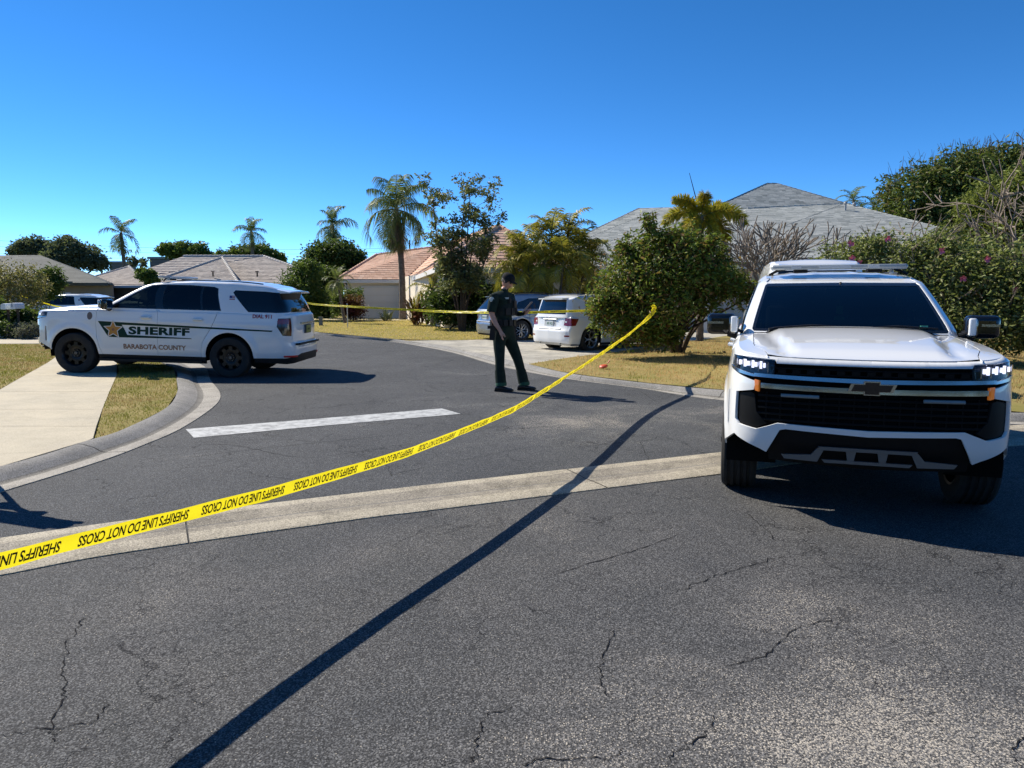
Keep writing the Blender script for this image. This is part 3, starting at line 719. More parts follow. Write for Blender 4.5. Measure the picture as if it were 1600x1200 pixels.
# ---- the large police SUV
def police_suv():
    root = empty('police_suv')
    FX, RX, AZ, AR = 1.56, -1.535, .43, .475
    ref = [(-2.84,0),(-2.835,.35),(-2.81,.65),(-2.76,.82),(-2.66,.925),(-2.45,.975),(-1.9,1.0),(-1.0,1.005),(0,1.0),(1.0,1.005),(1.6,1.01),(2.0,.995),(2.24,.95),(2.38,.85),(2.46,.68),(2.505,.38),(2.52,0)]
    zt = pchip([-3, .6, 1.0, 1.5, 2.0, 2.3, 2.45, 2.6], [1.31, 1.315, 1.31, 1.29, 1.26, 1.24, 1.22, 1.195])
    side = pchip([.2,.38,.55,.8,1.0,1.12,1.2,1.35], [-.07,-.035,-.005,.0,-.008,-.02,-.03,-.055])
    fzx = pchip([.2,.45,.6,.8,1.0,1.1,1.25], [-.10,-.05,-.01,0,-.005,-.02,-.04])
    rzx = pchip([.2,.45,.62,.70,.75,1.0,1.35], [.05,.0,.0,.012,.06,.05,.10])
    def low(x, y, nx, ny, z):
        q = zt(x)-z; r = .045
        ins = np.where(q < r, r-np.sqrt(np.maximum(0, r*r-np.maximum(0, r-q)**2)), 0)
        fl = 0
        for cx in (FX, RX):
            d = np.hypot(x-cx, z-AZ); fl = fl+.022*np.exp(-((d-AR-.03)/.075)**2)*(ny > .7)
        cre = .007*np.exp(-((z-(1.06+.02*(x > -9)))/.03)**2)*sstep(2.1, 1.6, x)*sstep(-2.6, -2.2, x)
        ind = -.015*np.exp(-((z-.92)/.10)**2)*sstep(.95, .5, x)*sstep(-1.0, -.6, x)
        o_ = -ins
        X = x+nx*o_+np.maximum(nx, 0)*fzx(z)-np.minimum(nx, 0)*rzx(z)
        Y = y+ny*(o_+side(z)+fl+cre+ind)
        return np.stack([X, Y, z+0*X], -1)
    lo = Shell(ref, low); smax = lo.L
    def S(pts): return [(lo.sx(x), z) for x, z in pts]
    def Fy(pts): return [(lo.sy(y), z) for y, z in pts]
    def Ry(pts): return [(lo.syr(y), z) for y, z in pts]
    def ztop_line(x0, x1, n=24): return [(lo.sx(x0+(x1-x0)*k/n), float(zt(x0+(x1-x0)*k/n))) for k in range(n+1)]
    def ztop_s(s0, s1, n=24): return [(s0+(s1-s0)*k/n, float(zt(lo.ref(s0+(s1-s0)*k/n)[0]))) for k in range(n+1)]
    W = M['white']
    cut1 = [(1.10,1.30),(1.115,1.0),(1.10,.75),(1.05,.55),(1.0,.405)]
    cutm = [(-.10,1.305),(-.11,1.0),(-.10,.405)]
    cut2 = [(-1.30,1.305),(-1.235,1.12),(-1.17,.98),(-1.075,.82),(-1.00,.70),(-.975,.56),(-.97,.405)]
    # fender and front corner
    SM = smax
    fr_arch = arc(FX, AZ, AR, 176, 4)
    out = S(cut1[::-1][:1]) if False else []
    poly = S([(cut1[i][0]+.004, cut1[i][1]) for i in range(5)]) + S([(1.075,.405)]) + S(fr_arch) + S([(2.055,.50)]) + [(lo.sy(.93),.60)] + Fy([(.74,.515),(.69,.49),(.60,.675),(.56,.685),(0,.662)]) + [(SM,.662),(SM,.705)] + Fy([(.62,.725),(.68,.70),(.77,.665),(.90,.685),(.925,.72),(.925,.935),(.80,.965),(.785,1.03),(.93,1.075)]) + S([(2.12,1.11),(2.10,1.21)]) + Fy([(.90,1.215),(.66,1.20),(.645,1.172)]) + [(SM,1.168)]
    top = ztop_s(SM, lo.sx(1.104), 46); top[0] = (SM, float(zt(2.52)))
    poly += top
    slot = [(lo.sy(.965)-.075, .93), (lo.sy(.965)-.045, .93), (lo.sy(.965)-.03, .66), (lo.sy(.965)-.055, .62), (lo.sy(.965)-.075, .66)]
    Panel().add(poly, [slot], lo.P, .045, sides=(1, -1), rim=.022).build('front_body', W, root)
    # doors
    for sg in (1, -1):
        pf = S([(x-.004, z) for x, z in cut1])[::-1] + ztop_line(1.096, -.096)[1:-1] + S([(x+.004, z) for x, z in cutm])
        o = Panel().add(pf, [], lo.P, .05, sides=(sg,)).build('front_door', W, root)
        h = MB(); h.tube([(.20, sg*1.0, 1.155), (.19, sg*1.035, 1.158), (.03, sg*1.035, 1.158), (.02, sg*1.0, 1.155)], .017, 8); h.box((.11, sg*.992, 1.155), (.20, .02, .06)); h.build('handle', W, o)
        pr = S([(x-.004, z) for x, z in cutm])[::-1] + ztop_line(-.104, -1.296)[1:-1] + S([(x+.006, z) for x, z in cut2])
        pr = [q for q in pr]
        o = Panel().add(pr, [], lo.P, .05, sides=(sg,)).build('rear_door', W, root)
        h = MB(); h.tube([(-.83, sg*1.0, 1.145), (-.84, sg*1.035, 1.148), (-1.0, sg*1.035, 1.148), (-1.01, sg*1.0, 1.145)], .017, 8); h.box((-.92, sg*.992, 1.145), (.20, .02, .06)); h.build('handle', W, o)
    # rear quarter and bumper
    ra = arc(RX, AZ, AR, 176, 4)
    tl = S([(-2.50,1.215)]) + [(lo.syr(.80),1.225),(lo.syr(.80),.86)] + S([(-2.60,.875),(-2.475,1.05)])
    q = S([(cut2[i][0]-.006, cut2[i][1]) for i in range(7)]) + S([(-1.06,.405)]) + S([(x, z) for x, z in ra[::-1]]) + S([(-2.02,.41),(-2.6,.42)]) + [(lo.syr(.80),.45),(lo.syr(.5),.50),(0,.50),(0,.70)] + [(lo.syr(.775),.705),(lo.syr(.782),1.25)] + [(lo.syr(.782), 1.31)]
    q += ztop_s(lo.syr(.782), lo.sx(-1.304), 30)[1:]
    Panel().add(q, [tl], lo.P, .05, sides=(1, -1)).build('rear_body', W, root)
    tg = [(0,.712),(lo.syr(.768),.712),(lo.syr(.774),1.25),(lo.syr(.774),1.31),(0,1.31)]
    o = Panel().add(tg, [], lo.P, .05, sides=(1, -1), off=.004).build('tailgate', W, root)
    mb = MB(); mb.box((-2.80, 0, .985), (.05, .36, .18)); mb.build('plate_recess', M['grey_in'], o)
    mb = MB(); mb.box((-2.83, 0, .985), (.012, .30, .15)); lp = mb.build('license_plate', mat('yellow_plate', (.35, .33, .06), .5), root)
    V, Fc = text_mesh('SHERIFF', .05, .002); mb = MB(); mb.add([(-2.8375, -(x-.11), .965+y) for x, y in V], Fc); mb.build('plate_lettering', M['green_decal'], lp, None, True)
    mb = MB(); mb.box((-2.79, 0, 1.115), (.06, .86, .035)); mb.build('chrome_strip', M['chrome'], o)
    mb = MB(); mb.box((-2.835, 0, .70), (.05, 1.36, .035)); mb.box((-2.79, .70, .70), (.05, .12, .035), rz=.4); mb.build('step_pad', M['black_pl'], root)
    # lamps at the back
    sv = [(a, b) for a, b in tl]
    def shrink(lp, k):
        c = np.mean(lp, 0); return [tuple(c+(np.array(p)-c)*k) for p in lp]
    for sg in (1, -1):
        Panel().add(shrink(tl, .985), [], lo.P, .04, sides=(sg,), off=-.004, rim=.03).build('tail_lamp', M['smoke_lens'], root)
        up = [(a, b) for a, b in S([(-2.51,1.20)])+[(lo.syr(.82),1.205),(lo.syr(.82),1.10)]+S([(-2.50,1.10),(-2.485,1.15)])]
        o = Panel().add(up, [], lo.P, .04, sides=(sg,), off=.001, rim=.004).build('tail_lamp_glass', M['red_lens'], root)
        st = [(lo.syr(.815),1.09),(lo.syr(.815),.88),(lo.syr(.835),.88),(lo.syr(.835),1.09)]
        Panel().add(st, [], lo.P, .04, sides=(sg,), off=.001, rim=.004).build('tail_lamp_glass', M['red_lens'], root)
    for sg in (1, -1): Panel().add([(lo.sx(-2.60),.475),(lo.syr(.72),.475),(lo.syr(.70),.44),(lo.sx(-2.60),.445)], [], lo.P, .04, sides=(sg,), off=.016, rim=.02).build('reflector', mat('red_reflector', (.6, .02, .02), .3), root)
    # black lower parts
    lowp = Panel()
    lowp.add(S([(-1.06,.40),(1.08,.40),(1.08,.27),(-1.06,.27)]), [], lo.P, .08, sides=(1, -1), off=-.004, rim=.05)
    lowp.add(S([(-2.02,.405),(-2.6,.412)])+[(lo.syr(.80),.445),(lo.syr(.5),.495),(0,.495),(0,.34),(lo.syr(.6),.33)]+S([(-2.66,.30),(-2.03,.33)]), [], lo.P, .06, sides=(1, -1), off=-.003, rim=.05)
    lowp.build('lower_cladding', M['black_pl'], root)
    for sg in (1, -1): mb = MB(); mb.box((.02, sg*1.00, .30), (2.05, .12, .045)); mb.build('running_board', M['black_pl'], root)
    # hood and shelf caps
    bs = [lo.P(u, float(zt(lo.ref(u)[0]))) for u in np.linspace(0, SM, 140)]
    bs = np.array(bs); bx = bs[:,0]; by = bs[:,1]
    yed = lambda x: np.interp(x, bx, by)
    def H(x, y):
        ye = np.maximum(.05, np.interp(x, bx, by)); f = np.clip(1-np.abs(y)/ye, 0, 1)
        fr = sstep(2.47, 2.0, x); rp = sstep(2.5, 1.1, x)
        cr = (.020*fr+.050*rp*fr)*(1-(1-f)**2.6)
        yl = .62-.10*sstep(1.2, 2.3, x)
        bl = .018*sstep(yl+.05, yl-.04, np.abs(y))*sstep(2.42, 2.2, x)
        gr = -.014*np.exp(-((np.abs(y)-yl-.07)/.06)**2)*sstep(2.42, 2.2, x)
        return zt(x+.045*sstep(1.9, 2.42, x))+cr+bl+gr
    cap = lambda x, y: np.stack([x, y, H(x, y)], -1)
    def he(x): return .80-.10*sstep(1.9, 2.35, x)
    xs = np.linspace(.98, 2.33, 16)
    front = [(float(a), float(b)) for a, b in zip(bx, by) if a > 2.40 and b < .69]
    hl = [(float(x), float(he(x))) for x in xs] + [(a, b) for a, b in front] 
    half = [(float(bx[-1]), 0.0)]
    loopH = [(.98, -.80+.0)] + [(x, -y) for x, y in hl[1:]] + [(float(bx[-1])-.001, 0)] + [(x, y) for x, y in hl[::-1]]
    loopH = [(x, -y) for x, y in hl] + [(x, y) for x, y in hl[::-1][1:]]
    Panel().add(loopH, [], cap, .045, rim=.003, cen=(1.5, 0, 0)).build('hood', W, root)
    bl_ = [(float(a), float(b)) for a, b in zip(bx, by) if a > .85 and b > .70]
    ft = [(.85, .86)] + [(float(x), float(he(x)+.006)) for x in xs] + [(2.40,.705)] + bl_[::-1]
    for sg in (1, -1): Panel().add(ft, [], cap, .045, rim=.01, sides=(sg,), cen=(1.5, 0, 0)).build('fender_top', W, root)
    sh_ = [(float(a), float(b)) for a, b in zip(bx, by) if a < .90]
    Panel().add([(.90,.80)]+[(-2.6,.80),(-2.70,0)]+sh_, [], lambda x, y: np.stack([x, y, zt(x)+0*x], -1), .08, rim=.01, sides=(1, -1), cen=(0, 0, 0)).build('belt_shelf', W, root)
    # ---------------- upper body
    ref2 = [(-2.70,0),(-2.69,.4),(-2.66,.70),(-2.61,.83),(-2.50,.90),(-2.2,.915),(-1,.92),(0,.92),(.75,.915),(.93,.895),(1.0,.86),(1.035,.80),(1.12,.45),(1.15,0)]
    XF = pchip([1.20,1.35,1.5,1.65,1.8,1.9], [1.27,1.12,.87,.60,.30,.08]); XR = pchip([1.2,1.4,1.7,1.85,1.95], [-2.73,-2.68,-2.52,-2.42,-2.36])
    B = pchip([1.2,1.35,1.6,1.8,1.95], [.945,.920,.845,.775,.73])
    ztu = pchip([-2.8,-2.2,-1.2,-.2,.3,.8,1.2], [1.80,1.865,1.90,1.90,1.885,1.85,1.83])
    def upf(x, y, nx, ny, z):
        t = (x+2.70)/3.85; top = ztu(x); q = top-z; r = .07
        ins = np.where(q < r, r-np.sqrt(np.maximum(0, r*r-np.maximum(0, r-q)**2)), 0)
        X = XR(z)+t*(XF(z)-XR(z)); Y = y*B(z)/.92
        return np.stack([X-ins*nx*1.0, Y-ins*ny, z+0*X], -1)
    up = Shell(ref2, upf); UM = up.L
    def ux(x, z): t = (x-float(XR(z)))/(float(XF(z))-float(XR(z))); return up.sx(-2.70+t*3.85)
    def U(pts): return [(ux(x, z), z) for x, z in pts]
    def uy(y, z): return up.sy(y*.92/float(B(z)))
    def uyr(y, z): return up.syr(y*.92/float(B(z)))
    dlo = U([(.92,1.325),(.62,1.50),(.36,1.66),(.08,1.79),(-.10,1.815),(-.7,1.82),(-1.17,1.80),(-1.26,1.77),(-1.36,1.33)])
    wsh = [(UM,1.345),(uy(.80,1.345),1.345),(uy(.815,1.37),1.365),(uy(.70,1.78),1.775),(uy(.68,1.80),1.795),(UM,1.80)]
    rgl = [(0,1.335),(uyr(.70,1.33),1.335)]+U([(-2.45,1.32),(-1.90,1.32),(-1.56,1.70),(-1.60,1.745),(-2.2,1.735)])+[(uyr(.70,1.70),1.715),(0,1.715)]
    topl = [(u, float(ztu(up.ref(u)[0]))) for u in np.linspace(UM, 0, 90)]
    body = [(0,1.25),(UM,1.25)]+wsh+topl+rgl[::-1]
    Panel().add(body, [dlo], up.P, .05, sides=(1, -1), rim=.02).build('cab_frame', W, root)
    # trims and glass
    def inset(lp, d):
        n = len(lp); ar = sum(lp[i][0]*lp[(i+1) % n][1]-lp[(i+1) % n][0]*lp[i][1] for i in range(n)); sg = 1 if ar > 0 else -1; out = []
        for i in range(n):
            a, b, c = np.array(lp[i-1]), np.array(lp[i]), np.array(lp[(i+1) % n])
            d1 = (b-a)/max(1e-9, np.linalg.norm(b-a)); d2 = (c-b)/max(1e-9, np.linalg.norm(c-b))
            n1 = np.array((-d1[1], d1[0]))*sg; n2 = np.array((-d2[1], d2[0]))*sg; m_ = n1+n2; m_ /= max(.35, (m_@m_))*.5 if (m_@m_) > 0 else 1
            out.append(tuple(b+m_*d))
        return out
    p1 = U([(.80,1.345),(.56,1.50),(.33,1.65),(.07,1.77),(-.09,1.795),(-.07,1.345)])
    p2 = U([(-.22,1.345),(-.24,1.80),(-.93,1.795),(-.96,1.345)])
    p3 = U([(-1.00,1.345),(-.97,1.79),(-1.17,1.78),(-1.235,1.75),(-1.33,1.345)])
    for sg in (1, -1): Panel().add(dlo, [p1, p2, p3], up.P, .05, sides=(sg,), off=-.002, rim=.02).build('window_trim', M['gloss_black'], root)
    for sg in (1, -1):
        for p in (p1, p2, p3): Panel().add(p, [], up.P, .06, sides=(sg,), off=-.007, rim=0).build('side_window', M['glass_side'], root)
    def full(lp): return lp
    wi = inset(wsh, .028); wi = [(UM if i in (0, len(wi)-1) else a, b) for i, (a, b) in enumerate(wi)]
    ri = inset(rgl, .03); ri = [(0 if i in (0, len(ri)-1) else a, b) for i, (a, b) in enumerate(ri)]
    Panel().add(wsh[:]+wi[::-1], [], up.P, .05, sides=(1, -1), off=-.004, rim=.01).build('windshield_seal', M['gloss_black'], root)
    Panel().add(wi, [], up.P, .06, sides=(1, -1), off=-.007, rim=0).build('windshield', M['glass_front'], root)
    Panel().add(rgl, [], up.P, .06, sides=(1, -1), off=-.003, rim=0).build('rear_window', mat('rear_privacy_glass', (.004, .005, .006), .03, 0, .3), root)
    cap_b = [up.P(u, float(ztu(up.ref(u)[0]))) for u in np.linspace(0, UM, 120)]; cap_b = np.array(cap_b); cx_, cy_ = cap_b[:,0], cap_b[:,1]
    xx_ = np.linspace(float(cx_[0]), float(cx_[-1]), 60); tt = pchip(np.maximum.accumulate(cx_+np.arange(len(cx_))*1e-7), cap_b[:,2])
    def HR(x, y):
        ye = np.maximum(.05, np.interp(x, cx_, cy_)); f = np.clip(1-np.abs(y)/ye, 0, 1)
        rb = .008*(np.exp(-((np.abs(y)-.42)/.03)**2)+np.exp(-((np.abs(y)-.2)/.03)**2))*sstep(.1, -.2, x)*sstep(-2.3, -2.0, x)
        return tt(x)+(.035*(1-(1-f)**2)+rb)*sstep(float(cx_[-1]), float(cx_[-1])-.5, x)*sstep(float(cx_[0]), float(cx_[0])+.4, x)
    lr = [(float(a), float(b)) for a, b in zip(cx_, cy_)]
    Panel().add([(a, -b) for a, b in lr[1:]]+lr[::-1][1:], [], lambda x, y: np.stack([x, y, HR(x, y)], -1), .06, rim=.01, cen=(-1, 0, 0)).build('roof', W, root)
    # rear spoiler
    mb = MB(); V = []
    sp = [(-2.28,1.80),(-2.36,1.815),(-2.70,1.765),(-2.71,1.745),(-2.40,1.73)]; n = 12
    for k in range(n+1):
        y = -.70+1.40*k/n; e = .06*(abs(y)/.70)**3
        for x, z in sp: V.append((x+e*(1 if x < -2.5 else 0), y, z-.5*e))
    Fs = [tuple(range(5))[::-1], tuple(n*5+i for i in range(5))]
    for k in range(n):
        for i in range(5): Fs.append((k*5+i, k*5+(i+1) % 5, (k+1)*5+(i+1) % 5, (k+1)*5+i))
    mb.add(V, Fs); mb.build('spoiler', W, root, 40, True)
    # cowl and wipers
    mb = MB(); V = []; Fs = []
    for k in range(17):
        y = -.80+1.6*k/16; xc = 1.14-.10*(abs(y)/.8)**2
        V += [(xc-.12, y, 1.345), (xc+.06-.04*(abs(y)/.8)**2, y, float(H(xc+.05, y))+.004)]
    for k in range(16): Fs.append((2*k, 2*k+1, 2*k+3, 2*k+2))
    mb.add(V, Fs); mb.build('cowl', M['black_pl'], root)
    for (ya, yb) in ((-.62, .02), (.08, .72)):
        mb = MB(); mb.tube([(1.08, ya, 1.375), (1.05, (ya+yb)/2, 1.405), (1.03, yb, 1.385)], [.012, .010, .008], 6); mb.tube([(1.075, ya, 1.37), (1.09, ya-.05, 1.36)], .016, 6); mb.build('wiper', M['black_pl'], root)
    # interior
    mb = MB(); mb.box((.85, 0, 1.27), (.42, 1.55, .13)); mb.box((.62, 0, 1.22), (.20, 1.5, .26)); mb.box((.84, .42, 1.345), (.25, .36, .05)); mb.build('dashboard', M['grey_in'], root)
    for sg in (1, -1):
        mb = MB(); mb.box((.0, sg*.42, .95), (.55, .52, .2)); mb.box((-.27, sg*.42, 1.25), (.16, .50, .62), M=Matrix.Rotation(-.2, 3, 'Y')); mb.box((-.36, sg*.42, 1.63), (.10, .26, .17)); o = mb.build('front_seat', M['seat'], root)
        bv = o.modifiers.new('b', 'BEVEL'); bv.width = .04; bv.segments = 2
    mb = MB(); mb.box((-1.05, 0, 1.2), (.2, 1.4, .75)); mb.box((-.8, 0, .9), (.5, 1.4, .2)); mb.build('rear_bench', M['seat'], root)
    mb = MB(); ang = Matrix.Rotation(R(-68), 3, 'Y')
    mb.tube([Vector((.44, .42, 1.30)) + ang @ Vector((.185*math.cos(a), .185*math.sin(a), 0)) for a in np.linspace(0, 2*math.pi, 25)], .016, 6, cap=False); mb.box((.45, .42, 1.30), (.04, .34, .05)); mb.build('steering_wheel', M['seat'], root)
    mb = MB(); mb.box((.36, 0, 1.70), (.04, .26, .07)); mb.tube([(.36, 0, 1.70), (.30, 0, 1.80)], .012, 6); mb.build('rear_view_mirror', M['black_pl'], root)
    mb = MB(); mb.tube([(.34, .0, 1.67), (.345, .0, 1.57)], .004, 4); mb.box((.345, .0, 1.53), (.02, .06, .08)); mb.box((.345, .0, 1.45), (.02, .09, .03)); mb.build('hanging_ornament', mat('olive_yellow_cloth', (.5, .45, .08), .7), root)
    mb = MB(); mb.box((.92, -.35, 1.345), (.18, .24, .012), rz=.3); mb.build('paper_sheet', mat('paper_white', (.6, .6, .58), .8), root)
    mb = MB(); mb.box((.99, .62, 1.395), (.01, .06, .03)); mb.build('sticker', mat('green_sticker', (.1, .45, .3), .6), root)
    mb = MB()
    mb.box((-.15, 0, .62), (3.9, 1.22, .62)); mb.box((-.1, 0, .60), (2.0, 1.7, .50)); mb.box((-2.3, 0, .62), (.75, 1.6, .5)); mb.box((2.05, 0, .70), (.45, 1.1, .55))
    mb.box((-.3, 0, .98), (3.4, 1.80, .06)); 
    for cx in (FX, RX):
        for sg in (1, -1):
            a = [(AR+.012)*1.0, ]
            vs_ = []; fs_ = []
            for k in range(21):
                th = R(-12+204*k/20); vs_ += [(cx+(AR+.02)*math.cos(th), sg*.985, AZ+(AR+.02)*math.sin(th)), (cx+(AR+.02)*math.cos(th), sg*.60, AZ+(AR+.02)*math.sin(th))]
            for k in range(20): fs_.append((2*k, 2*k+1, 2*k+3, 2*k+2))
            mb.add(vs_, fs_)
            mb.box((cx, sg*.59, .70), (1.0, .02, .6))
    mb.build('underbody', M['dark'], root, None)
    for cx in (FX, RX): mb = MB(); mb.tube([(cx, -.8, .40), (cx, .8, .40)], .04, 8); mb.build('axle', M['black_pl'], root)
    mb = MB(); mb.tube([(-2.4, -.45, .34), (-1.9, -.45, .36)], .04, 8); mb.build('exhaust_pipe', M['black_pl'], root)
    # ---------------- front: grille, lamps, bumper openings
    def fp(name, pts, mt, off, rim=.03, hole=(), step=.05, sides=(1, -1), sspace=False, par=None):
        q = pts if sspace else [(lo.sy(y) if y > 1e-6 else SM, z) for y, z in pts]
        hs_ = [[(lo.sy(y) if y > 1e-6 else SM, z) for y, z in h] for h in hole]
        return Panel().add(q, hs_, lo.P, step, off=off, rim=rim, sides=sides).build(name, mt, par or root)
    fp('grille_backing', [(0,.700),(.62,.722),(.69,.69),(.77,.66),(.92,.68),(.94,.72),(.94,.94),(.80,.97),(.79,1.03),(.94,1.09),(.93,1.14),(.66,1.18),(0,1.176)], M['dark'], -.05, .02)
    bars = MB()
    def fx_at(y, z, off=0): p = lo.P(lo.sy(abs(y)) if abs(y) > 1e-6 else SM, z); return Vector((float(p[0])+off, y, z))
    for z in (.745, .79, .835, .88, .925): bars.tube([fx_at(y, z, -.035) for y in np.linspace(-.76, .76, 17)], .009, 5)
    for z in (1.095, 1.135): bars.tube([fx_at(y, z, -.03) for y in np.linspace(-.64, .64, 17)], .007, 5)
    for y in np.arange(-.70, .71, .10):
        bars.tube([fx_at(y, .73, -.038), fx_at(y, .95, -.038)], .006, 5)
        if abs(y) < .62: bars.box(fx_at(y, 1.115, -.03), (.03, .055, .03))
    bars.build('grille_mesh', M['grille_pl'], root)
    for sg in (1, -1): fp('bumper_side_trim', [(.70,.712),(.775,.672),(.90,.692),(.918,.73),(.918,.925),(.83,.945),(.80,.93),(.78,.80)], M['grille_pl'], -.022, .03, sides=(sg,))
    def bar(name, z0, z1, z0e, z1e, ymax, off, mt, wrap=None):
        pts = [(0, z0)] + [(ymax*k/6, z0+(z0e-z0)*(k/6)**1.5) for k in range(1, 7)] + [(ymax*k/6, z1+(z1e-z1)*(k/6)**1.5) for k in range(6, 0, -1)] + [(0, z1)]
        return fp(name, pts, mt, off, .035)
    bar('chrome_bar', 1.048, 1.078, 1.066, 1.092, .80, .012, M['chrome'])
    bar('chrome_bar', .975, 1.012, .985, 1.022, .745, .012, M['chrome'])
    q = Fy([(.80,1.064),(.80,1.082),(.925,1.112)])+S([(2.13,1.128),(2.13,1.112)])+Fy([(.93,1.086)])
    fp('chrome_bar', q, M['chrome'], .008, .03, sspace=True)
    mb = MB()
    def bow(k, o_): return [Vector((float(fx_at(0, 1.02)[0])+o_, y*k, 1.018+z*k)) for y, z in ((-.135,-.02),(-.115,.028),(-.045,.028),(-.045,.045),(.045,.045),(.045,.028),(.135,.028),(.115,-.02),(.045,-.02),(.045,-.04),(-.045,-.04),(-.045,-.02))]
    mb.prism(bow(1.18, .012), (.018, 0, 0)); e1 = mb.build('bow_tie_emblem', M['chrome'], root, None, True)
    mb = MB(); mb.prism(bow(1.0, .031), (.004, 0, 0)); mb.build('emblem_inlay', M['gloss_black'], e1, None, True)
    for y0, y1, z in ((-.60, -.34, .938), (.34, .60, .938)):
        mb = MB()
        mb.tube([fx_at(y0+(y1-y0)*k/5, z, -.006) for k in range(6)], .0135, 8); mb.build('strobe_bar', mat('strobe_lens', (.22, .26, .27), .25), root)
    for sg in (1, -1):
        fp('marker_lamp', [(.762,.955),(.786,.962),(.796,1.045),(.765,1.04)], M['amber'], .004, .03, sides=(sg,))
        hp = Fy([(.665,1.105),(.665,1.195),(.90,1.21)])+S([(2.105,1.205),(2.125,1.12)])+Fy([(.93,1.088),(.80,1.078),(.68,1.082)])
        hb = fp('headlight', hp, mat('headlight_housing', (.03, .03, .035), .2, .3), -.045, .0, sides=(sg,), sspace=True)
        Panel().add(hp, [], lo.P, .05, off=-.002, rim=.045, sides=(sg,)).build('lamp_lens', M['lens'], hb)
        mb = MB()
        for k, yy in enumerate((.725, .750, .785, .808, .842, .866, .898)):
            p = fx_at(yy*sg, 1.150+.002*k, -.034); mb.box(p, (.02, .017, .034+.022*(k % 2)), rz=-sg*.14*k*.6)
        mb.build('lamp_element', M['led'], hb)
        for k, yy in enumerate((.70, .7675, .825, .882, .93)): mb = MB(); p = fx_at(yy*sg, 1.138+.004*k, -.03); mb.box(p, (.03, .008, .075), rz=-sg*.2*k*.6); mb.build('lamp_divider', M['chrome'], hb)
    for sg in (1, -1): fp('side_intake', slot, M['dark'], -.02, .02, sspace=True, sides=(sg,))
    # lower opening with skid plate
    fp('lower_opening', [(0,.665),(.56,.688),(.60,.675),(.685,.49),(.68,.42),(0,.40)], M['grille_pl'], -.035, .05)
    mb = MB(); x0 = float(fx_at(0, .5)[0])-.02
    mb.prism([(x0, -.33, .570), (x0, .33, .570), (x0, .31, .545), (x0, -.31, .545)], (.03, 0, 0)); 
    mb.prism([(x0, -.33, .560), (x0, -.375, .505), (x0, -.58, .495), (x0, -.56, .465), (x0, -.33, .455), (x0, -.29, .545)], (.025, 0, 0))
    mb.prism([(x0, .33, .560), (x0, .29, .545), (x0, .33, .455), (x0, .56, .465), (x0, .58, .495), (x0, .375, .505)], (.025, 0, 0))
    for y in (-.105, .105): mb.prism([(x0, y-.035, .55), (x0, y+.035, .55), (x0, y+.02, .465), (x0, y-.02, .465)], (.022, 0, 0))
    mb.prism([(x0, -.30, .475), (x0, .30, .475), (x0, .28, .452), (x0, -.28, .452)], (.025, 0, 0))
    o = mb.build('skid_plate', mat('dull_skid_silver', (.16, .165, .17), .45, .7), root, None, True)
    # mirrors, spotlights
    for sg in (1, -1):
        mb = MB(); mb.box((.83, sg*1.10, 1.40), (.14, .27, .20)); o = mb.build('door_mirror', M['gloss_black'], root)
        bv = o.modifiers.new('b', 'BEVEL'); bv.width = .045; bv.segments = 3
        mb = MB(); mb.tube([(.86, sg*.95, 1.31), (.85, sg*1.03, 1.33)], [.055, .05], 8); mb.build('mirror_arm', M['black_pl'], o)
        mb = MB(); mb.box((.905, sg*1.15, 1.415), (.012, .14, .022)); mb.build('turn_signal', M['chrome'], o)
        mb = MB(); mb.box((.765, sg*1.11, 1.40), (.02, .20, .15)); mb.build('mirror_glass', mat('mirror_surface', (.6, .62, .65), .05, 1.0), o)
        mb = MB(); mb.box((.985, sg*.985, 1.40), (.12, .085, .17)); sp_ = mb.build('spotlight', M['gloss_black'], root, 40)
        bv = sp_.modifiers.new('b', 'BEVEL'); bv.width = .035; bv.segments = 3
        mb = MB(); mb.box((1.045, sg*.978, 1.405), (.03, .06, .15)); q_ = mb.build('lamp_face', W, sp_); bv = q_.modifiers.new('b', 'BEVEL'); bv.width = .02; bv.segments = 3
        mb = MB(); mb.tube([(.96, sg*.90, 1.33), (.98, sg*.95, 1.35)], .016, 6); mb.build('spotlight_arm', M['black_pl'], sp_)
    # light bar and antennas on the roof
    zr_ = 1.90
    mb = MB()
    n = 10
    mb.box((-.10, 0, 1.962), (.26, 1.28, .05)); lb = mb.build('light_bar', mat('light_bar_lens', (.34, .37, .38), .18, 0, .5), root)
    bv = lb.modifiers.new('b', 'BEVEL'); bv.width = .018; bv.segments = 2
    mb = MB(); mb.box((.035, -.03, 1.962), (.012, .30, .034)); mb.box((.035, .33, 1.962), (.012, .10, .034)); mb.box((.035, -.40, 1.962), (.012, .10, .034)); mb.build('lamp_module', mat('pale_lens', (.5, .52, .53), .2), lb)
    for sg in (1, -1):
        mb = MB(); mb.tube([(-.10, sg*.50, 1.945), (-.10, sg*.58, 1.93), (-.10, sg*.66, 1.885)], .014, 6); mb.box((-.1, sg*.35, 1.925), (.16, .13, .035)); mb.build('bracket', M['black_pl'], lb)
    mb = MB(); mb.prism([(-.02, .50, 1.895), (-.16, .50, 1.895), (-.13, .50, 1.96), (-.10, .50, 1.965)], (0, .025, 0)); mb.build('roof_antenna', W, root, None, True)
    for y in (-.62, .62): mb = MB(); mb.tube([(x, y*(1.0), float(HR(np.array(x), np.array(y)))+.014) for x in np.linspace(-2.1, -.35, 12)], .012, 6); mb.build('roof_rail', M['black_pl'], root)
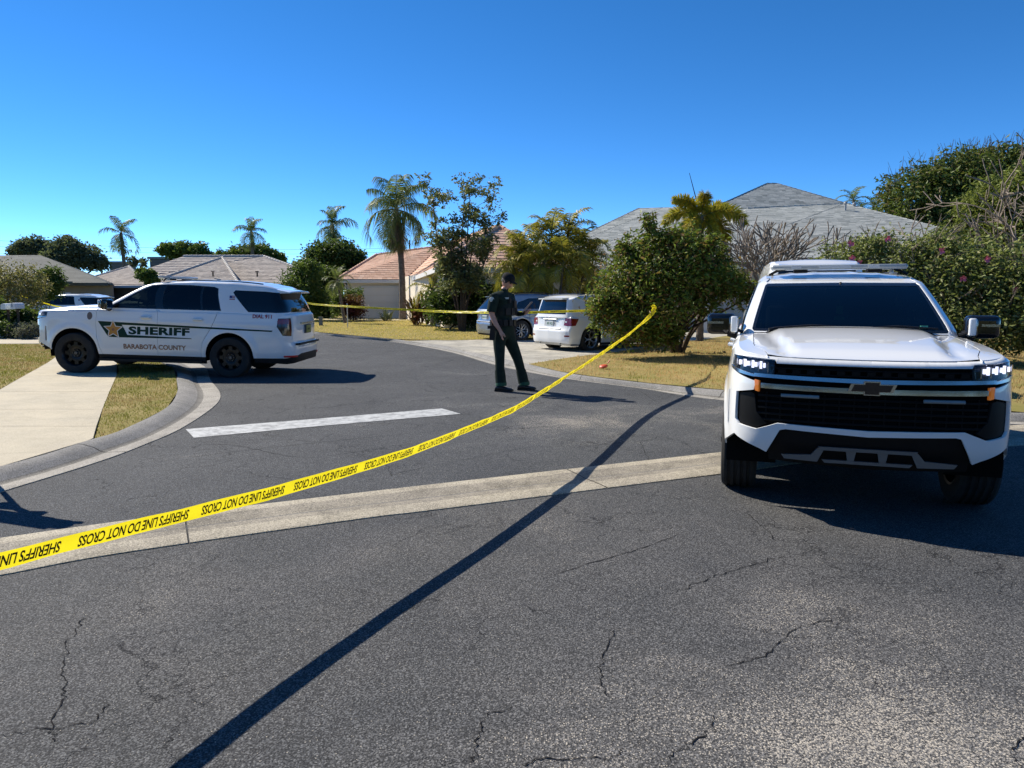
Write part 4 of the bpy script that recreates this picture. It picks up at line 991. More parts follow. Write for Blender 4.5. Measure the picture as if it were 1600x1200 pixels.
    # ---------------- writing on the flanks
    def flank(V, x0, z0, sg, rot=0.0, off=.0045):
        c_, s_ = math.cos(rot), math.sin(rot)
        X = V[:,0]*c_-V[:,1]*s_; Z = V[:,0]*s_+V[:,1]*c_
        xx = x0-X*sg*1.0; zz = z0+Z
        u = np.interp(xx, lo.x, lo.ss); p = lo.P(u, zz); p[:,1] = p[:,1]+off; p[:,1] *= sg
        return p
    for sg in (1, -1):
        def wr(name, txt, xl, z, size, bold, mt, shear=0, space=1.0, width=None, off=.0045):
            V, Fc = text_mesh(txt, size, bold*size, shear, space); V[:,0] -= V[:,0].min()
            if width: V[:,0] *= width/V[:,0].max()
            xs_ = xl if sg > 0 else xl-V[:,0].max()
            mb = MB(); mb.add(flank(V, xs_, z, sg, off=off), [f if sg > 0 else f[::-1] for f in Fc]); return mb.build(name, mt, root, None)
        def dec(name, pts, mt, off):
            return Panel().add(S(pts), [], lo.P, .05, sides=(sg,), off=off, rim=0).build(name, mt, root)
        dec('green_stripe', [(1.07,1.06),(-2.40,.972),(-2.38,.945),(-1.3,.966),(.60,.998),(.49,.802),(-.78,.772),(-.80,.757),(.70,.748),(.87,.752)], M['green_decal'], .003)
        star = []; st2 = []
        for k in range(10):
            a = math.pi/2+math.pi*k/5; r_ = .165 if k % 2 == 0 else .075; star.append((.77-r_*math.cos(a), .90+r_*math.sin(a))); r2 = r_*1.22; st2.append((.77-r2*math.cos(a), .90+r2*math.sin(a)))
        dec('star_border', st2, M['white_decal'], .0045); dec('star', star, M['gold_decal'], .006)
        dec('star_seal', [(.77+.028*math.cos(a), .90+.028*math.sin(a)) for a in np.linspace(0, 2*math.pi, 14)[:-1]], M['brown_decal'], .0075)
        wr('sheriff_lettering', 'SHERIFF', .47, .825, .20, .045, M['green_decal'], .0, 1.05, width=1.22)
        wr('county_lettering', 'BARABOTA COUNTY', .575, .53, .13, .028, M['brown_decal'], 0, 1.0, width=1.25)
        wr('emergency_number', 'DIAL 911', -2.00, 1.21, .10, .032, M['red_decal'], 0, 1.0, width=.38)
        dec('fender_badge', [(1.235+.052*math.cos(a), 1.155+.075*math.sin(a)) for a in np.linspace(0, 2*math.pi, 17)[:-1]], mat('bronze_seal', (.16, .12, .10), .4), .004)
        # small flag on the pillar
        for k, (mm, z0) in enumerate(((M['red_decal'], 1.555), (M['white_decal'], 1.571), (M['red_decal'], 1.587), (M['white_decal'], 1.603), (M['red_decal'], 1.619))):
            Panel().add(U([(-1.50, z0), (-1.61, z0), (-1.61, z0+.015), (-1.50, z0+.015)]), [], up.P, .05, sides=(sg,), off=.002, rim=0).build('flag_stripe', mm, root)
        Panel().add(U([(-1.50, 1.588), (-1.55, 1.588), (-1.55, 1.634), (-1.50, 1.634)]), [], up.P, .05, sides=(sg,), off=.003, rim=0).build('flag_canton', M['blue_decal'], root)
    for sg in (1, -1):
        st = -.10 if False else 0
        make_wheel(root, FX, sg*.885, sg, w=.285); make_wheel(root, RX, sg*.875, sg)
    return root
def place(o, X, Y, yaw, sc, z=0.0, pitch=0.0):
    o.location = (X, Y, z); o.rotation_mode = 'XYZ'; o.rotation_euler = (0, pitch, yaw); o.scale = (sc, sc, sc)
suv = police_suv()
tag(suv, 'white police SUV facing the camera on the right with its headlights on', 'police car', 'white police SUVs')
place(suv, 3.205, 7.20, -1.885, .959)
left = copy_tree(suv)
tag(left, 'white police SUV with green SHERIFF lettering parked side-on across the pavement', 'police car', 'white police SUVs')
place(left, -6.98, 14.98, math.pi-.012, .975, .035, -.030)
third = copy_tree(suv)
tag(third, 'white police SUV half hidden behind the shrubs at the far left', 'police car', 'white police SUVs')
place(third, -24.5, 39.5, math.pi, .97, -.26)

# ---- smaller estate cars and a van, built the same way
def family_car(name, paint, d):
    root = empty(name)
    L2, HW, ZB, ZR = d['L']/2, d['W']/2, d['belt'], d['H']
    FX, RX, r_ = d['fx'], d['rx'], d['tyre']; AR = r_+.055; AZ = r_+.01
    k = d.get('round', 1.0)
    ref = [(-L2,0),(-L2+.01,.35*HW),(-L2+.03*k,.62*HW),(-L2+.10*k,.84*HW),(-L2+.24*k,.955*HW),(-L2+.50,.99*HW),(-.6,HW),(0,HW),(.8,HW),(L2-.75,.985*HW),(L2-.35,.91*HW),(L2-.16,.75*HW),(L2-.04,.42*HW),(L2,0)]
    zt = pchip([-3, L2-1.7, L2-1.2, L2-.5, L2-.1, L2+.1], [ZB, ZB, ZB-.01, ZB-.08, ZB-.18, ZB-.26])
    side = pchip([.15,.32,.5,.75,ZB-.12,ZB+.05], [-.07,-.03,.0,.0,-.02,-.05]); rz = pchip([.15,.34,.42,.64,.70,.76,ZB+.02], d.get('rz', [.07,.01,.0,.0,.035,.055,.09])); fz = pchip([.1,.5,1.2], [-.05,0,-.05])
    def low(x, y, nx, ny, z):
        q = zt(x)-z; r = .05; ins = np.where(q < r, r-np.sqrt(np.maximum(0, r*r-np.maximum(0, r-q)**2)), 0)
        fl = 0
        for cx in (FX, RX): fl = fl+.018*np.exp(-((np.hypot(x-cx, z-AZ)-AR-.03)/.06)**2)*(ny > .7)
        cre = .008*np.exp(-((z-(ZB-.16))/.03)**2)*(ny > .7)
        X = x-nx*ins+np.maximum(nx, 0)*fz(z)-np.minimum(nx, 0)*rz(z); Y = y+ny*(-ins+side(z)+fl+cre)
        return np.stack([X, Y, z+0*X], -1)
    lo = Shell(ref, low); SM = lo.L
    S = lambda p: [(lo.sx(x), z) for x, z in p]
    def ztl(s0, s1, n=30): return [(s0+(s1-s0)*i/n, float(zt(lo.ref(s0+(s1-s0)*i/n)[0]))) for i in range(n+1)]
    yl = lambda y: lo.syr(y)
    tl = [(lo.sx(-L2+.42), .93*ZB), (yl(HW*.70), .95*ZB), (yl(HW*.66), .75*ZB), (yl(HW*.80), .735*ZB), (lo.sx(-L2+.28), .74*ZB)]
    body = S([(RX-AR-.02,.24)])[::-1]+[(yl(HW*.6),.28),(0,.28),(0,ZB)]+ztl(0, SM)+[(SM,.3)]+S([(L2-.55,.24),(FX+AR,.24)])+S(arc(FX, AZ, AR, 2, 178))+S([(FX-AR-.01,.26),(RX+AR+.01,.26)])+S(arc(RX, AZ, AR, 2, 178))
    Panel().add(body, [tl], lo.P, .06, sides=(1, -1), rim=.03).build('body', paint, root)
    for sg in (1, -1):
        o = Panel().add(tl, [], lo.P, .05, sides=(sg,), off=.004, rim=.02).build('tail_lamp', M['red_lens'], root)
        zz = .845*ZB; Panel().add([(yl(HW*.70), zz-.02), (yl(HW*.78), zz-.02), (yl(HW*.78), zz+.025), (yl(HW*.70), zz+.025)], [], lo.P, .04, sides=(sg,), off=.006, rim=0).build('reversing_lamp', M['white_decal'], o)
        Panel().add([(yl(HW*.74), .47), (yl(HW*.92), .47), (yl(HW*.92), .51), (yl(HW*.74), .51)], [], lo.P, .04, sides=(sg,), off=.004, rim=.01).build('reflector', M['red_lens'], root)
        for nm, x0, x1 in (('front_door', .62, -.28), ('rear_door', -.28, -1.05)):   # shut lines as thin dark strips
            mb = MB(); V = lo.P(np.array([lo.sx(x1)]*14), np.linspace(.28, ZB-.02, 14)); V[:,1] += .0015
            mb.tube([(p[0], sg*p[1], p[2]) for p in V], .004, 4); mb.build('shut_line', M['dark'], root)
            h = MB(); h.box((x1+.13, sg*(HW-.005), ZB-.13), (.20, .03, .03)); h.build('door_handle', paint, root)
    # low dark skirt, plate, badge strip, exhausts
    Panel().add(S([(RX-AR-.02,.25)])+[(yl(HW*.6),.29),(0,.29),(0,.20),(yl(HW*.6),.20)]+S([(RX-AR-.02,.18)]), [], lo.P, .08, sides=(1, -1), off=-.02, rim=.04).build('lower_valance', d.get('skirt', M['satin']), root)
    Panel().add(S([(RX+AR,.26),(FX-AR,.26),(FX-AR,.18),(RX+AR,.18)]), [], lo.P, .1, sides=(1, -1), off=-.01, rim=.04).build('side_skirt', M['black_pl'], root)
    Panel().add([(yl(HW*.29),.72*ZB),(0,.72*ZB),(0,.895*ZB),(yl(HW*.29),.895*ZB)], [], lo.P, .06, sides=(1, -1), off=.003, rim=.0).build('plate_recess', mat('shaded_recess_'+name, tuple(.55*c for c in paint.node_tree.nodes['Principled BSDF'].inputs[0].default_value[:3]), .4), root)  # darker copy of the car paint stands in for the recess shade
    px_ = float(lo.P(0, .80*ZB)[0]); mb = MB(); mb.box((px_-.012, 0, .79*ZB), (.012, .31, .155)); pl_ = mb.build('license_plate', mat('pale_plate', (.55, .60, .62), .5), root)
    V, Fc = text_mesh(d['plate'], .085, .003); V[:,0] -= V[:,0].max()/2; mb = MB(); mb.add([(px_-.020, -x, .79*ZB-.03+y) for x, y in V], Fc); mb.build('plate_lettering', mat('plate_green', (.05, .16, .08), .5), pl_, None)
    mb = MB(); mb.tube([(px_-.005, y, .91*ZB) for y in (-.30, 0, .30)], .014, 6); mb.build('chrome_strip', M['satin'], root)
    mb = MB(); mb.tube([(-L2+.03, y, .70) for y in np.linspace(-.55*HW, .55*HW, 5)], .022, 6); mb.build('bumper_ledge', paint, root)
    mb = MB(); c0_ = (px_-.008, 0, .955*ZB)
    mb.lathe([(.034, -.006), (.042, 0), (.034, .006)], 'X', c=c0_, n=18)
    for k_ in range(3): a = math.pi/2+k_*2*math.pi/3; mb.tube([c0_, (c0_[0], math.cos(a)*.036, c0_[2]+math.sin(a)*.036)], [.006, .003], 5)
    mb.build('badge', M['chrome'], root)
    mb = MB()
    for sg in (1, -1): mb.tube([(-L2+.04, sg*.5*HW, .255), (-L2+.3, sg*.5*HW, .26)], .035, 10)
    mb.build('exhaust_pipe', M['chrome'], root)
    # cap and cab
    bs = np.array([lo.P(u, float(zt(lo.ref(u)[0]))) for u in np.linspace(0, SM, 120)])
    def H(x, y):
        ye = np.maximum(.05, np.interp(x, bs[:,0], bs[:,1])); f = np.clip(1-np.abs(y)/ye, 0, 1); return zt(x)+.06*(1-(1-f)**2.5)*sstep(L2, L2-.6, x)*sstep(-.2, .6, x)
    lr = [(float(a), float(b)) for a, b in zip(bs[:,0], bs[:,1])]
    Panel().add([(a, -b) for a, b in lr[1:]]+lr[::-1][1:], [], lambda x, y: np.stack([x, y, H(x, y)], -1), .09, rim=.01, cen=(0, 0, .3)).build('hood', paint, root)
    x0, x1 = -L2+.08, L2-1.22
    ref2 = [(x0,0),(x0+.01,.4*HW),(x0+.05,.70*HW),(x0+.14,.84*HW),(x0+.35,.915*HW),(x0+1,.93*HW),(-.3,.935*HW),(x1-.4,.92*HW),(x1-.2,.89*HW),(x1-.10,.80*HW),(x1-.02,.45*HW),(x1,0)]
    rk = d['rake']; XF = lambda z: x1+.12-(np.asarray(z)-ZB)*1.75; XR = lambda z: x0-.02+(np.asarray(z)-ZB)*rk; B = lambda z: 1-(np.asarray(z)-ZB)*.26
    ztu = pchip([x0, x0+.7, -.3, .3, x1], [ZR-.085, ZR-.02, ZR, ZR-.01, ZR-.10])
    def upf(x, y, nx, ny, z):
        t = (x-x0)/(x1-x0); q = ztu(x)-z; r = .06; ins = np.where(q < r, r-np.sqrt(np.maximum(0, r*r-np.maximum(0, r-q)**2)), 0)
        return np.stack([XR(z)+t*(XF(z)-XR(z))-ins*nx, y*B(z)-ins*ny, z+0*x], -1)
    up = Shell(ref2, upf); UM = up.L
    def ux(x, z): return up.sx(x0+(x-float(XR(z)))/(float(XF(z))-float(XR(z)))*(x1-x0))
    U = lambda p: [(ux(x, z), z) for x, z in p]
    uyr = lambda y, z: up.syr(min(y/float(B(z)), up.y.max()*.999)); uy = lambda y, z: up.sy(y/float(B(z)))
    zb, zw = ZB+.035, ZR-.115
    ws = [(UM, zb), (uy(.80*HW, zb), zb), (uy(.68*HW, zw), zw), (UM, zw)]
    rg = [(0, zb+.02), (uyr(.70*HW, zb), zb+.02), (uyr(.60*HW, zw), zw-.015), (0, zw-.01)]
    dl = U(d['glass'])
    topl = [(u, float(ztu(up.ref(u)[0]))) for u in np.linspace(UM, 0, 60)]
    Panel().add([(0, ZB-.04), (UM, ZB-.04)]+ws+topl+rg[::-1], [dl], up.P, .07, sides=(1, -1), rim=.02).build('cab_frame', paint, root)
    gm = mat('dark_car_glass', (.006, .007, .009), .04, 0, .5)
    Panel().add(ws, [], up.P, .08, sides=(1, -1), off=-.004, rim=0).build('windshield', gm, root)
    Panel().add(rg, [], up.P, .08, sides=(1, -1), off=-.004, rim=0).build('rear_window', gm, root)
    for sg in (1, -1): Panel().add(dl, [], up.P, .08, sides=(sg,), off=-.004, rim=0).build('side_window', gm, root)
    cb = np.array([up.P(u, float(ztu(up.ref(u)[0]))) for u in np.linspace(0, UM, 80)]); tt = pchip(np.maximum.accumulate(cb[:,0]+np.arange(80)*1e-6), cb[:,2])
    def HR(x, y):
        ye = np.maximum(.05, np.interp(x, cb[:,0], cb[:,1])); f = np.clip(1-np.abs(y)/ye, 0, 1); return tt(x)+.03*(1-(1-f)**2)*sstep(cb[-1,0], cb[-1,0]-.4, x)*sstep(cb[0,0], cb[0,0]+.3, x)
    lr = [(float(a), float(b)) for a, b in zip(cb[:,0], cb[:,1])]
    Panel().add([(a, -b) for a, b in lr[1:]]+lr[::-1][1:], [], lambda x, y: np.stack([x, y, HR(x, y)], -1), .08, rim=.01, cen=(0, 0, 1)).build('roof', paint, root)
    mb = MB(); yw = .60*HW; xr_ = float(XR(zw))
    mb.prism([(xr_+.10, -yw, ZR-.075), (xr_-.13, -yw*.96, ZR-.10), (xr_-.13, -yw*.96, ZR-.125), (xr_+.08, -yw, ZR-.13)], (0, 2*yw, 0)); mb.build('spoiler', paint, root, None, True)
    for sg in (1, -1):
        if d.get('bare'): make_wheel(root, FX, sg*(HW-.13), sg, r_, .24, r_*.70, d['wheel'], M['satin']); make_wheel(root, RX, sg*(HW-.13), sg, r_, .24, r_*.70, d['wheel'], M['satin']); continue
        mb = MB(); mb.tube([(x, sg*.70*HW, float(HR(np.array(x), np.array(.7*HW)))+.03) for x in np.linspace(xr_+.35, .2, 8)], .016, 6); mb.build('roof_rail', d.get('rail', M['satin']), root)
        mb = MB(); mb.box((x1-.35, sg*(HW+.08), ZB+.07), (.12, .19, .14)); o = mb.build('door_mirror', paint, root); bv = o.modifiers.new('b', 'BEVEL'); bv.width = .03
        make_wheel(root, FX, sg*(HW-.13), sg, r_, .24, r_*.70, d['wheel'], M['satin']); make_wheel(root, RX, sg*(HW-.13), sg, r_, .24, r_*.70, d['wheel'], M['satin'])
    mb = MB(); mb.box((0, 0, .42), (d['L']-.5, HW*1.15, .42)); mb.box((0, 0, .55), (RX*-1+FX-2*AR, HW*1.8, .3)); mb.box((-.2, 0, ZB-.02), (2.9, HW*1.6, .12)); mb.box((L2-.45, 0, .5), (.6, HW*1.3, .3)); mb.box((-L2+.32, 0, .45), (.45, HW*1.5, .32))
    for cx in (FX, RX):
        for sg in (1, -1):
            V = []; Fs = []
            for q in range(17): th = R(-10+200*q/16); V += [(cx+(AR+.02)*math.cos(th), sg*(HW-.03), AZ+(AR+.02)*math.sin(th)), (cx+(AR+.02)*math.cos(th), sg*(HW-.33), AZ+(AR+.02)*math.sin(th))]
            for q in range(16): Fs.append((2*q, 2*q+1, 2*q+3, 2*q+2))
            mb.add(V, Fs)
    mb.build('underbody', M['dark'], root, None)
    return root
glk = family_car('parked_suv', M['white'], dict(L=4.53, W=1.86, belt=1.07, H=1.69, fx=1.40, rx=-1.355, tyre=.365, rake=.30, round=.6, wheel='five', plate='IFS 7CJ', glass=[(.75,1.13),(.35,1.50),(.2,1.54),(-1.10,1.54),(-1.38,1.52),(-1.52,1.13)]))
tag(glk, 'white boxy SUV with red tail lamps parked nose-in beside the big bush', 'car')
hd = math.atan2(.60, .80)
place(glk, 2.62, 20.95, hd, .90, .06)
silver = mat('silver_blue_paint', (.25, .28, .32), .25, .55, 1.0)
mdx = family_car('parked_crossover', silver, dict(L=4.85, W=1.94, belt=1.08, H=1.70, fx=1.45, rx=-1.37, tyre=.375, rake=.95, round=1.7, skirt=M['black_pl'], wheel='seven', plate='QKN 52', rail=M['black_pl'], glass=[(.85,1.14),(.45,1.48),(.1,1.55),(-1.0,1.53),(-1.45,1.40),(-1.62,1.16)]))
tag(mdx, 'silver crossover car parked on the driveway behind the deputy', 'car')
place(mdx, .95, 25.35, math.atan2(.52, .855), .92, .06)
van = family_car('parked_van', M['white'], dict(L=5.2, W=2.0, bare=1, belt=1.25, H=2.16, fx=1.6, rx=-1.5, tyre=.36, rake=.12, wheel='five', plate='DLM 04', glass=[(1.0,1.32),(.5,1.85),(.1,2.0),(-.2,2.0),(-.3,1.32)]))
tag(van, 'white van whose roof shows above the light bar of the nearest police SUV', 'van')
place(van, 5.62, 14.3, R(75), .97, .09)
# ------------------------------------------------------------------ houses
def roofmat(name, cols, rough=.85):
    m = mat(name, cols[0], rough, spec=.2); t = NT(m)
    g = t.n('ShaderNodeNewGeometry').outputs['Random Per Island']
    r = t.n('ShaderNodeValToRGB'); t.t.links.new(g, r.inputs[0]); e = r.color_ramp.elements
    while len(e) < len(cols): e.new(.5)
    for i, c in enumerate(cols): e[i].position = i/(len(cols)-1); e[i].color = (*c, 1)
    o = t.obj(); c = t.mix(t.mr(t.noise(o, .6, 5, .6), .3, .75, 0, .35), r.outputs[0], tuple(x*.55 for x in cols[0])); t.col(c); return m
def tiled(poly, row, wid, lift, mt, parent, name='roof_tiles', gap=.0, base=None):
    """a roof slope laid with overlapping level courses; a slope that is not flat is laid as triangles"""
    P = [Vector(p) for p in poly]; n = Vector((0, 0, 0))
    for i in range(len(P)): n += P[i].cross(P[(i+1) % len(P)])
    n.normalize()
    if len(P) > 3 and max(abs((p-P[0]).dot(n)) for p in P) > .03:
        for i in range(1, len(P)-1): tiled([P[0], P[i], P[i+1]], row, wid, lift, mt, parent, name, gap, base)
        return
    if n.z < 0: n = -n
    ex = Vector((0, 0, 1)).cross(n).normalized(); ey = n.cross(ex); o = min(P, key=lambda p: (p.dot(ey)))
    Q = [((p-o).dot(ex), (p-o).dot(ey)) for p in P]; tmax = max(q[1] for q in Q)
    def span(t):
        xs = []
        for i in range(len(Q)):
            (x1, y1), (x2, y2) = Q[i], Q[(i+1) % len(Q)]
            if (y1-t)*(y2-t) <= 0 and abs(y2-y1) > 1e-9: xs.append(x1+(x2-x1)*(t-y1)/(y2-y1))
        return (min(xs), max(xs)) if len(xs) >= 2 else None
    V = []; Fc = []; rr = random.Random(len(V)+int(tmax*100))
    nr = int(tmax/row)+1
    for r in range(nr):
        t0, t1 = r*row+1e-4, min(tmax-1e-3, (r+1)*row+.02)
        if t1 <= t0: break
        a, b = span(t0), span(t1)
        if not a or not b: continue
        x = a[0]+(-rr.random()*wid); 
        while x < a[1]:
            w_ = wid*(1 if not gap else rr.uniform(.6, 1.5)); xa, xb = max(x, a[0]), min(x+w_-.008, a[1])
            if xb-xa > .01:
                ua = min(max(xa, b[0]), b[1]); ub = min(max(xb, b[0]), b[1]); l0 = lift*rr.uniform(.85, 1.15)
                pp = [o+ex*xa+ey*t0+n*l0, o+ex*xb+ey*t0+n*l0, o+ex*ub+ey*t1+n*.012, o+ex*ua+ey*t1+n*.012, o+ex*xa+ey*t0-n*.005, o+ex*xb+ey*t0-n*.005]
                k = len(V); V += [tuple(p) for p in pp]; Fc += [(k, k+1, k+2, k+3), (k+4, k+5, k+1, k)]
            x += w_
    mb = MB(); mb.add(V, Fc); ob = mb.build(name, mt, parent, None); ob['kind'] = 'stuff'
    # the deck under the tiles
    mb = MB(); mb.add([p-n*.004 for p in P]+[p-n*.12 for p in P], [tuple(range(len(P))), tuple(range(2*len(P)-1, len(P)-1, -1))]+[(i, (i+1) % len(P), len(P)+(i+1) % len(P), len(P)+i) for i in range(len(P))])
    mb.build('roof_deck', base or mt, parent, None, True)
    return ob
def ridge(parent, pts, mt, r=.11):
    mb = MB()
    for a, b in zip(pts[:-1], pts[1:]):
        a, b = Vector(a), Vector(b); L = (b-a).length; k = max(1, int(L/.42))
        for i in range(k): p, q = a.lerp(b, i/k), a.lerp(b, (i+1.05)/k); mb.tube([p+Vector((0, 0, .05)), q+Vector((0, 0, .03))], [r, r*.86], 7)
    o = mb.build('ridge_tiles', mt, parent, 60); o['kind'] = 'stuff'; return o
def wall_run(parent, pts, z0, z1, mt, th=.2, name='wall'):
    for a, b in zip(pts[:-1], pts[1:]):
        a, b = Vector(a), Vector(b); mid = (a+b)/2; d = b-a
        mb = MB(); mb.box((mid.x, mid.y, (z0+z1)/2), (d.length, th, z1-z0), rz=math.atan2(d.y, d.x)); mb.build(name, mt, parent, None)
def fascia(parent, pts, z, mt, h=.2):
    """board under the eave with a soffit behind it; pts may carry their own height"""
    for a, b in zip(pts[:-1], pts[1:]):
        za = a[2] if a[2] > .5 else z; zb_ = b[2] if b[2] > .5 else z; a = Vector((a[0], a[1], za)); b = Vector((b[0], b[1], zb_)); d = (b-a).normalized(); nn = Vector((d.y, -d.x, 0)).normalized()
        mb = MB(); dn = Vector((0, 0, -h)); q = [a+nn*.03, b+nn*.03, b-nn*.03, a-nn*.03]; mb.add([p+Vector((0, 0, -.01)) for p in q]+[p+dn for p in q], [(0,1,2,3), (7,6,5,4), (0,4,5,1), (1,5,6,2), (2,6,7,3), (3,7,4,0)]); mb.build('fascia', mt, parent, None, True)
        mb = MB(); mb.add([a+dn*.8, b+dn*.8, b+dn*.8-nn*.95, a+dn*.8-nn*.95], [(0,1,2,3)]); mb.build('soffit', mt, parent, None)
def garage_door(parent, a, b, z0, z1, mt, windows=0, rows=4):
    a, b = Vector(a), Vector(b); d = b-a; L = d.length; e = d.normalized(); nn = Vector((e.y, -e.x, 0)); rz = math.atan2(d.y, d.x)
    mid = (a+b)/2; fr = MB()
    for off in (-L/2-.05, L/2+.05): q = mid+e*off+nn*.02; fr.box((q.x, q.y, (z0+z1)/2), (.10, .12, z1-z0), rz=rz)
    q = mid+nn*.02; fr.box((q.x, q.y, z1+.05), (L+.2, .12, .10), rz=rz); fr.build('door_frame', M['trim_w'], parent, None)
    root = None; h = (z1-z0)/rows
    for r in range(rows):
        mb = MB(); mb.box((mid.x, mid.y, z0+h*(r+.5)), (L, .05, h-.02), rz=rz); nc = max(4, int(L/.6))
        if not (windows and r == rows-1):
            for c in range(nc):
                q = mid+e*(-L/2+L*(c+.5)/nc)+nn*.028; mb.box((q.x, q.y, z0+h*(r+.5)), (L/nc*.78, .015, h*.6), rz=rz)
        p = mb.build('garage_door_panel', mt, parent, None)
        if windows and r == rows-1:
            for c in range(windows):
                q = mid+e*(-L/2+L*(c+.5)/windows)+nn*.03; mb = MB(); mb.box((q.x, q.y, z0+h*(r+.5)), (L/windows*.66, .02, h*.62), rz=rz); mb.build('pane', mat('house_window_glass', (.02, .025, .03), .06, 0, .4), p, None)
def window(parent, c, wdt, hgt, rz, cols=2):
    c = Vector(c); f = MB(); Mz = Matrix.Rotation(rz, 3, 'Z')
    for sx in (-1, 1): q = c+Mz @ Vector((sx*wdt/2, -.03, 0)); f.box(q, (.07, .08, hgt+.07), rz=rz)
    for sz in (-1, 1): q = c+Vector((0, 0, sz*hgt/2))+Mz @ Vector((0, -.03, 0)); f.box(q, (wdt, .08, .07), rz=rz)
    for k in range(1, cols): q = c+Mz @ Vector((-wdt/2+wdt*k/cols, -.03, 0)); f.box(q, (.05, .06, hgt), rz=rz)
    fo = f.build('window', M['trim_w'], parent, None)
    mb = MB(); q = c+Mz @ Vector((0, -.005, 0)); mb.box(q, (wdt-.06, .03, hgt-.06), rz=rz); mb.build('pane', mat('house_window_glass', (.02, .025, .03), .06, 0, .4), fo, None)

M['tile_pink'] = roofmat('terracotta_pink_tile', [(.62,.39,.28),(.68,.46,.34),(.55,.34,.24),(.72,.51,.39)])
M['tile_grey'] = roofmat('grey_concrete_tile', [(.42,.37,.33),(.50,.45,.40),(.36,.32,.29),(.46,.41,.37)])
M['shingle'] = roofmat('grey_shingle', [(.29,.31,.30),(.37,.39,.375),(.19,.21,.205),(.45,.465,.44),(.32,.34,.33)])
M['shingle_dark'] = roofmat('dark_green_grey_shingle', [(.10,.11,.108),(.13,.14,.135),(.08,.088,.085)])
# house with the pink tiled roof
ph = empty('tiled_house', (-4, 40, 0), 0, 'cream house with pink clay tile roof behind the yellow green lawn', 'house')
def kid(o_root, fn):
    pass
# parts are built in place; their thing stands at the house's base
def finish(root):
    for c in root.children: c.matrix_parent_inverse = Matrix.Translation(-root.location)
A_ = (-3.3,31.5,2.75); B_ = (2.6,33.1,2.75); Pk = (-.64,36.8,4.95); D_ = (-6.6,45.6,2.5); R1 = (-5.0,51,4.85); G0 = (-10.7,44.9,2.5); R0 = (-9.7,52.5,4.35); Gb = (-13.5,57,2.5)
for poly in ([A_, B_, Pk], [D_, A_, Pk, R1], [G0, D_, R1, R0], [Gb, G0, R0], [B_, (0.2,52,2.75), R1, Pk]): tiled(poly, .33, .30, .036, M['tile_pink'], ph)
ridge(ph, [A_, Pk, R1, R0, G0], M['tile_pink']); ridge(ph, [B_, Pk], M['tile_pink'])
fascia(ph, [G0, D_, A_, B_], 2.5, M['trim_w'], .22)
wall_run(ph, [(-10.2,45.6,0), (-6.9,46.2,0)], 0, 2.32, M['stucco'])
wall_run(ph, [(-6.9,46.2,0), (-2.9,32.3,0), (2.2,33.8,0), (0,50,0)], 0, 2.66, M['stucco'])
wall_run(ph, [(-12.8,56,0), (-10.2,45.6,0)], 0, 2.6, M['stucco'])
garage_door(ph, (-9.35,45.6,0), (-7.15,46.0,0), .08, 2.0, M['door_w'], 0, 4)
window(ph, (-.6,32.75,1.5), 1.6, 1.2, math.atan2(1.5, 5.1), 2)
mb = MB(); mb.tube([(-6.75,45.3,2.35), (-6.8,45.7,2.2), (-6.85,45.8,.1)], .05, 6); mb.build('downpipe', M['trim_w'], ph)
mb = MB(); mb.box((-9.75,45.35,1.62), (.16, .14, .28)); mb.build('wall_lamp', M['black_pl'], ph)
finish(ph)
# house with the large grey shingle roof on the right
gh = empty('shingle_house', (10, 36, 0), 0, 'white house under a large grey shingle roof behind the bushes', 'house')
tiled([(.2,34.2,2.85), (9.6,31.5,2.85), (12.1,39,6.2), (8.3,40.5,6.3), (7.1,41.2,6.35)], .15, .34, .018, M['shingle'], gh, 'roof_shingles', 1)
tiled([(7.0,28.9,2.85), (21.5,28.0,2.85), (17.1,38,6.2), (12.1,38,5.95)], .15, .34, .018, M['shingle'], gh, 'roof_shingles', 1)
tiled([(21.5,28.0,2.85), (25.5,44,2.85), (17.1,38,6.2)], .15, .34, .018, M['shingle'], gh, 'roof_shingles', 1)
tiled([(0.2,47,3.0), (7.0,28.9,2.84), (12.1,38,5.95)], .15, .34, .018, M['shingle'], gh, 'roof_shingles', 1)
tiled([(4.5,37.4,3.4), (27.4,36.4,3.0), (15.7,44,8.1), (15.1,44,8.1)], .15, .34, .018, M['shingle'], gh, 'roof_shingles', 1)
tiled([(27.4,36.4,3.0), (26,55,3.0), (15.7,44,8.1)], .15, .34, .018, M['shingle'], gh, 'roof_shingles', 1)
tiled([(3.5,56,3.0), (4.5,37.4,3.4), (15.1,44,8.1)], .15, .34, .018, M['shingle'], gh, 'roof_shingles', 1)
mb = MB()
for a, b in (((21.5,28,2.85),(17.1,38,6.2)), ((12.1,38,5.97),(17.1,38,6.2)), ((15.1,44,8.1),(15.7,44,8.1)), ((27.4,36.4,3.0),(15.7,44,8.1)), ((4.5,37.4,3.4),(15.1,44,8.1)), ((.2,34.2,2.85),(7.1,41.2,6.35))):
    a, b = Vector(a), Vector(b); k = int((b-a).length/.3)+1
    for i in range(k): mb.tube([a.lerp(b, i/k)+Vector((0,0,.0)), a.lerp(b, (i+1)/k)+Vector((0,0,-.01))], [.055, .045], 5)
o = mb.build('ridge_shingles', M['shingle'], gh, None); o['kind'] = 'stuff'
fascia(gh, [(.3,34.3,0), (7.0,29.0,0), (21.4,28.1,0), (25.4,44,0)], 2.83, M['trim_w'], .24)
wall_run(gh, [(1.6,35.4,0), (7.6,30.0,0), (21.0,29.2,0), (24.6,44,0)], 0, 2.8, M['stucco_w'])
wall_run(gh, [(7.55,31,0), (7.6,28.7,0)], 0, 2.3, M['stucco_w'], .45, 'entry_pillar')
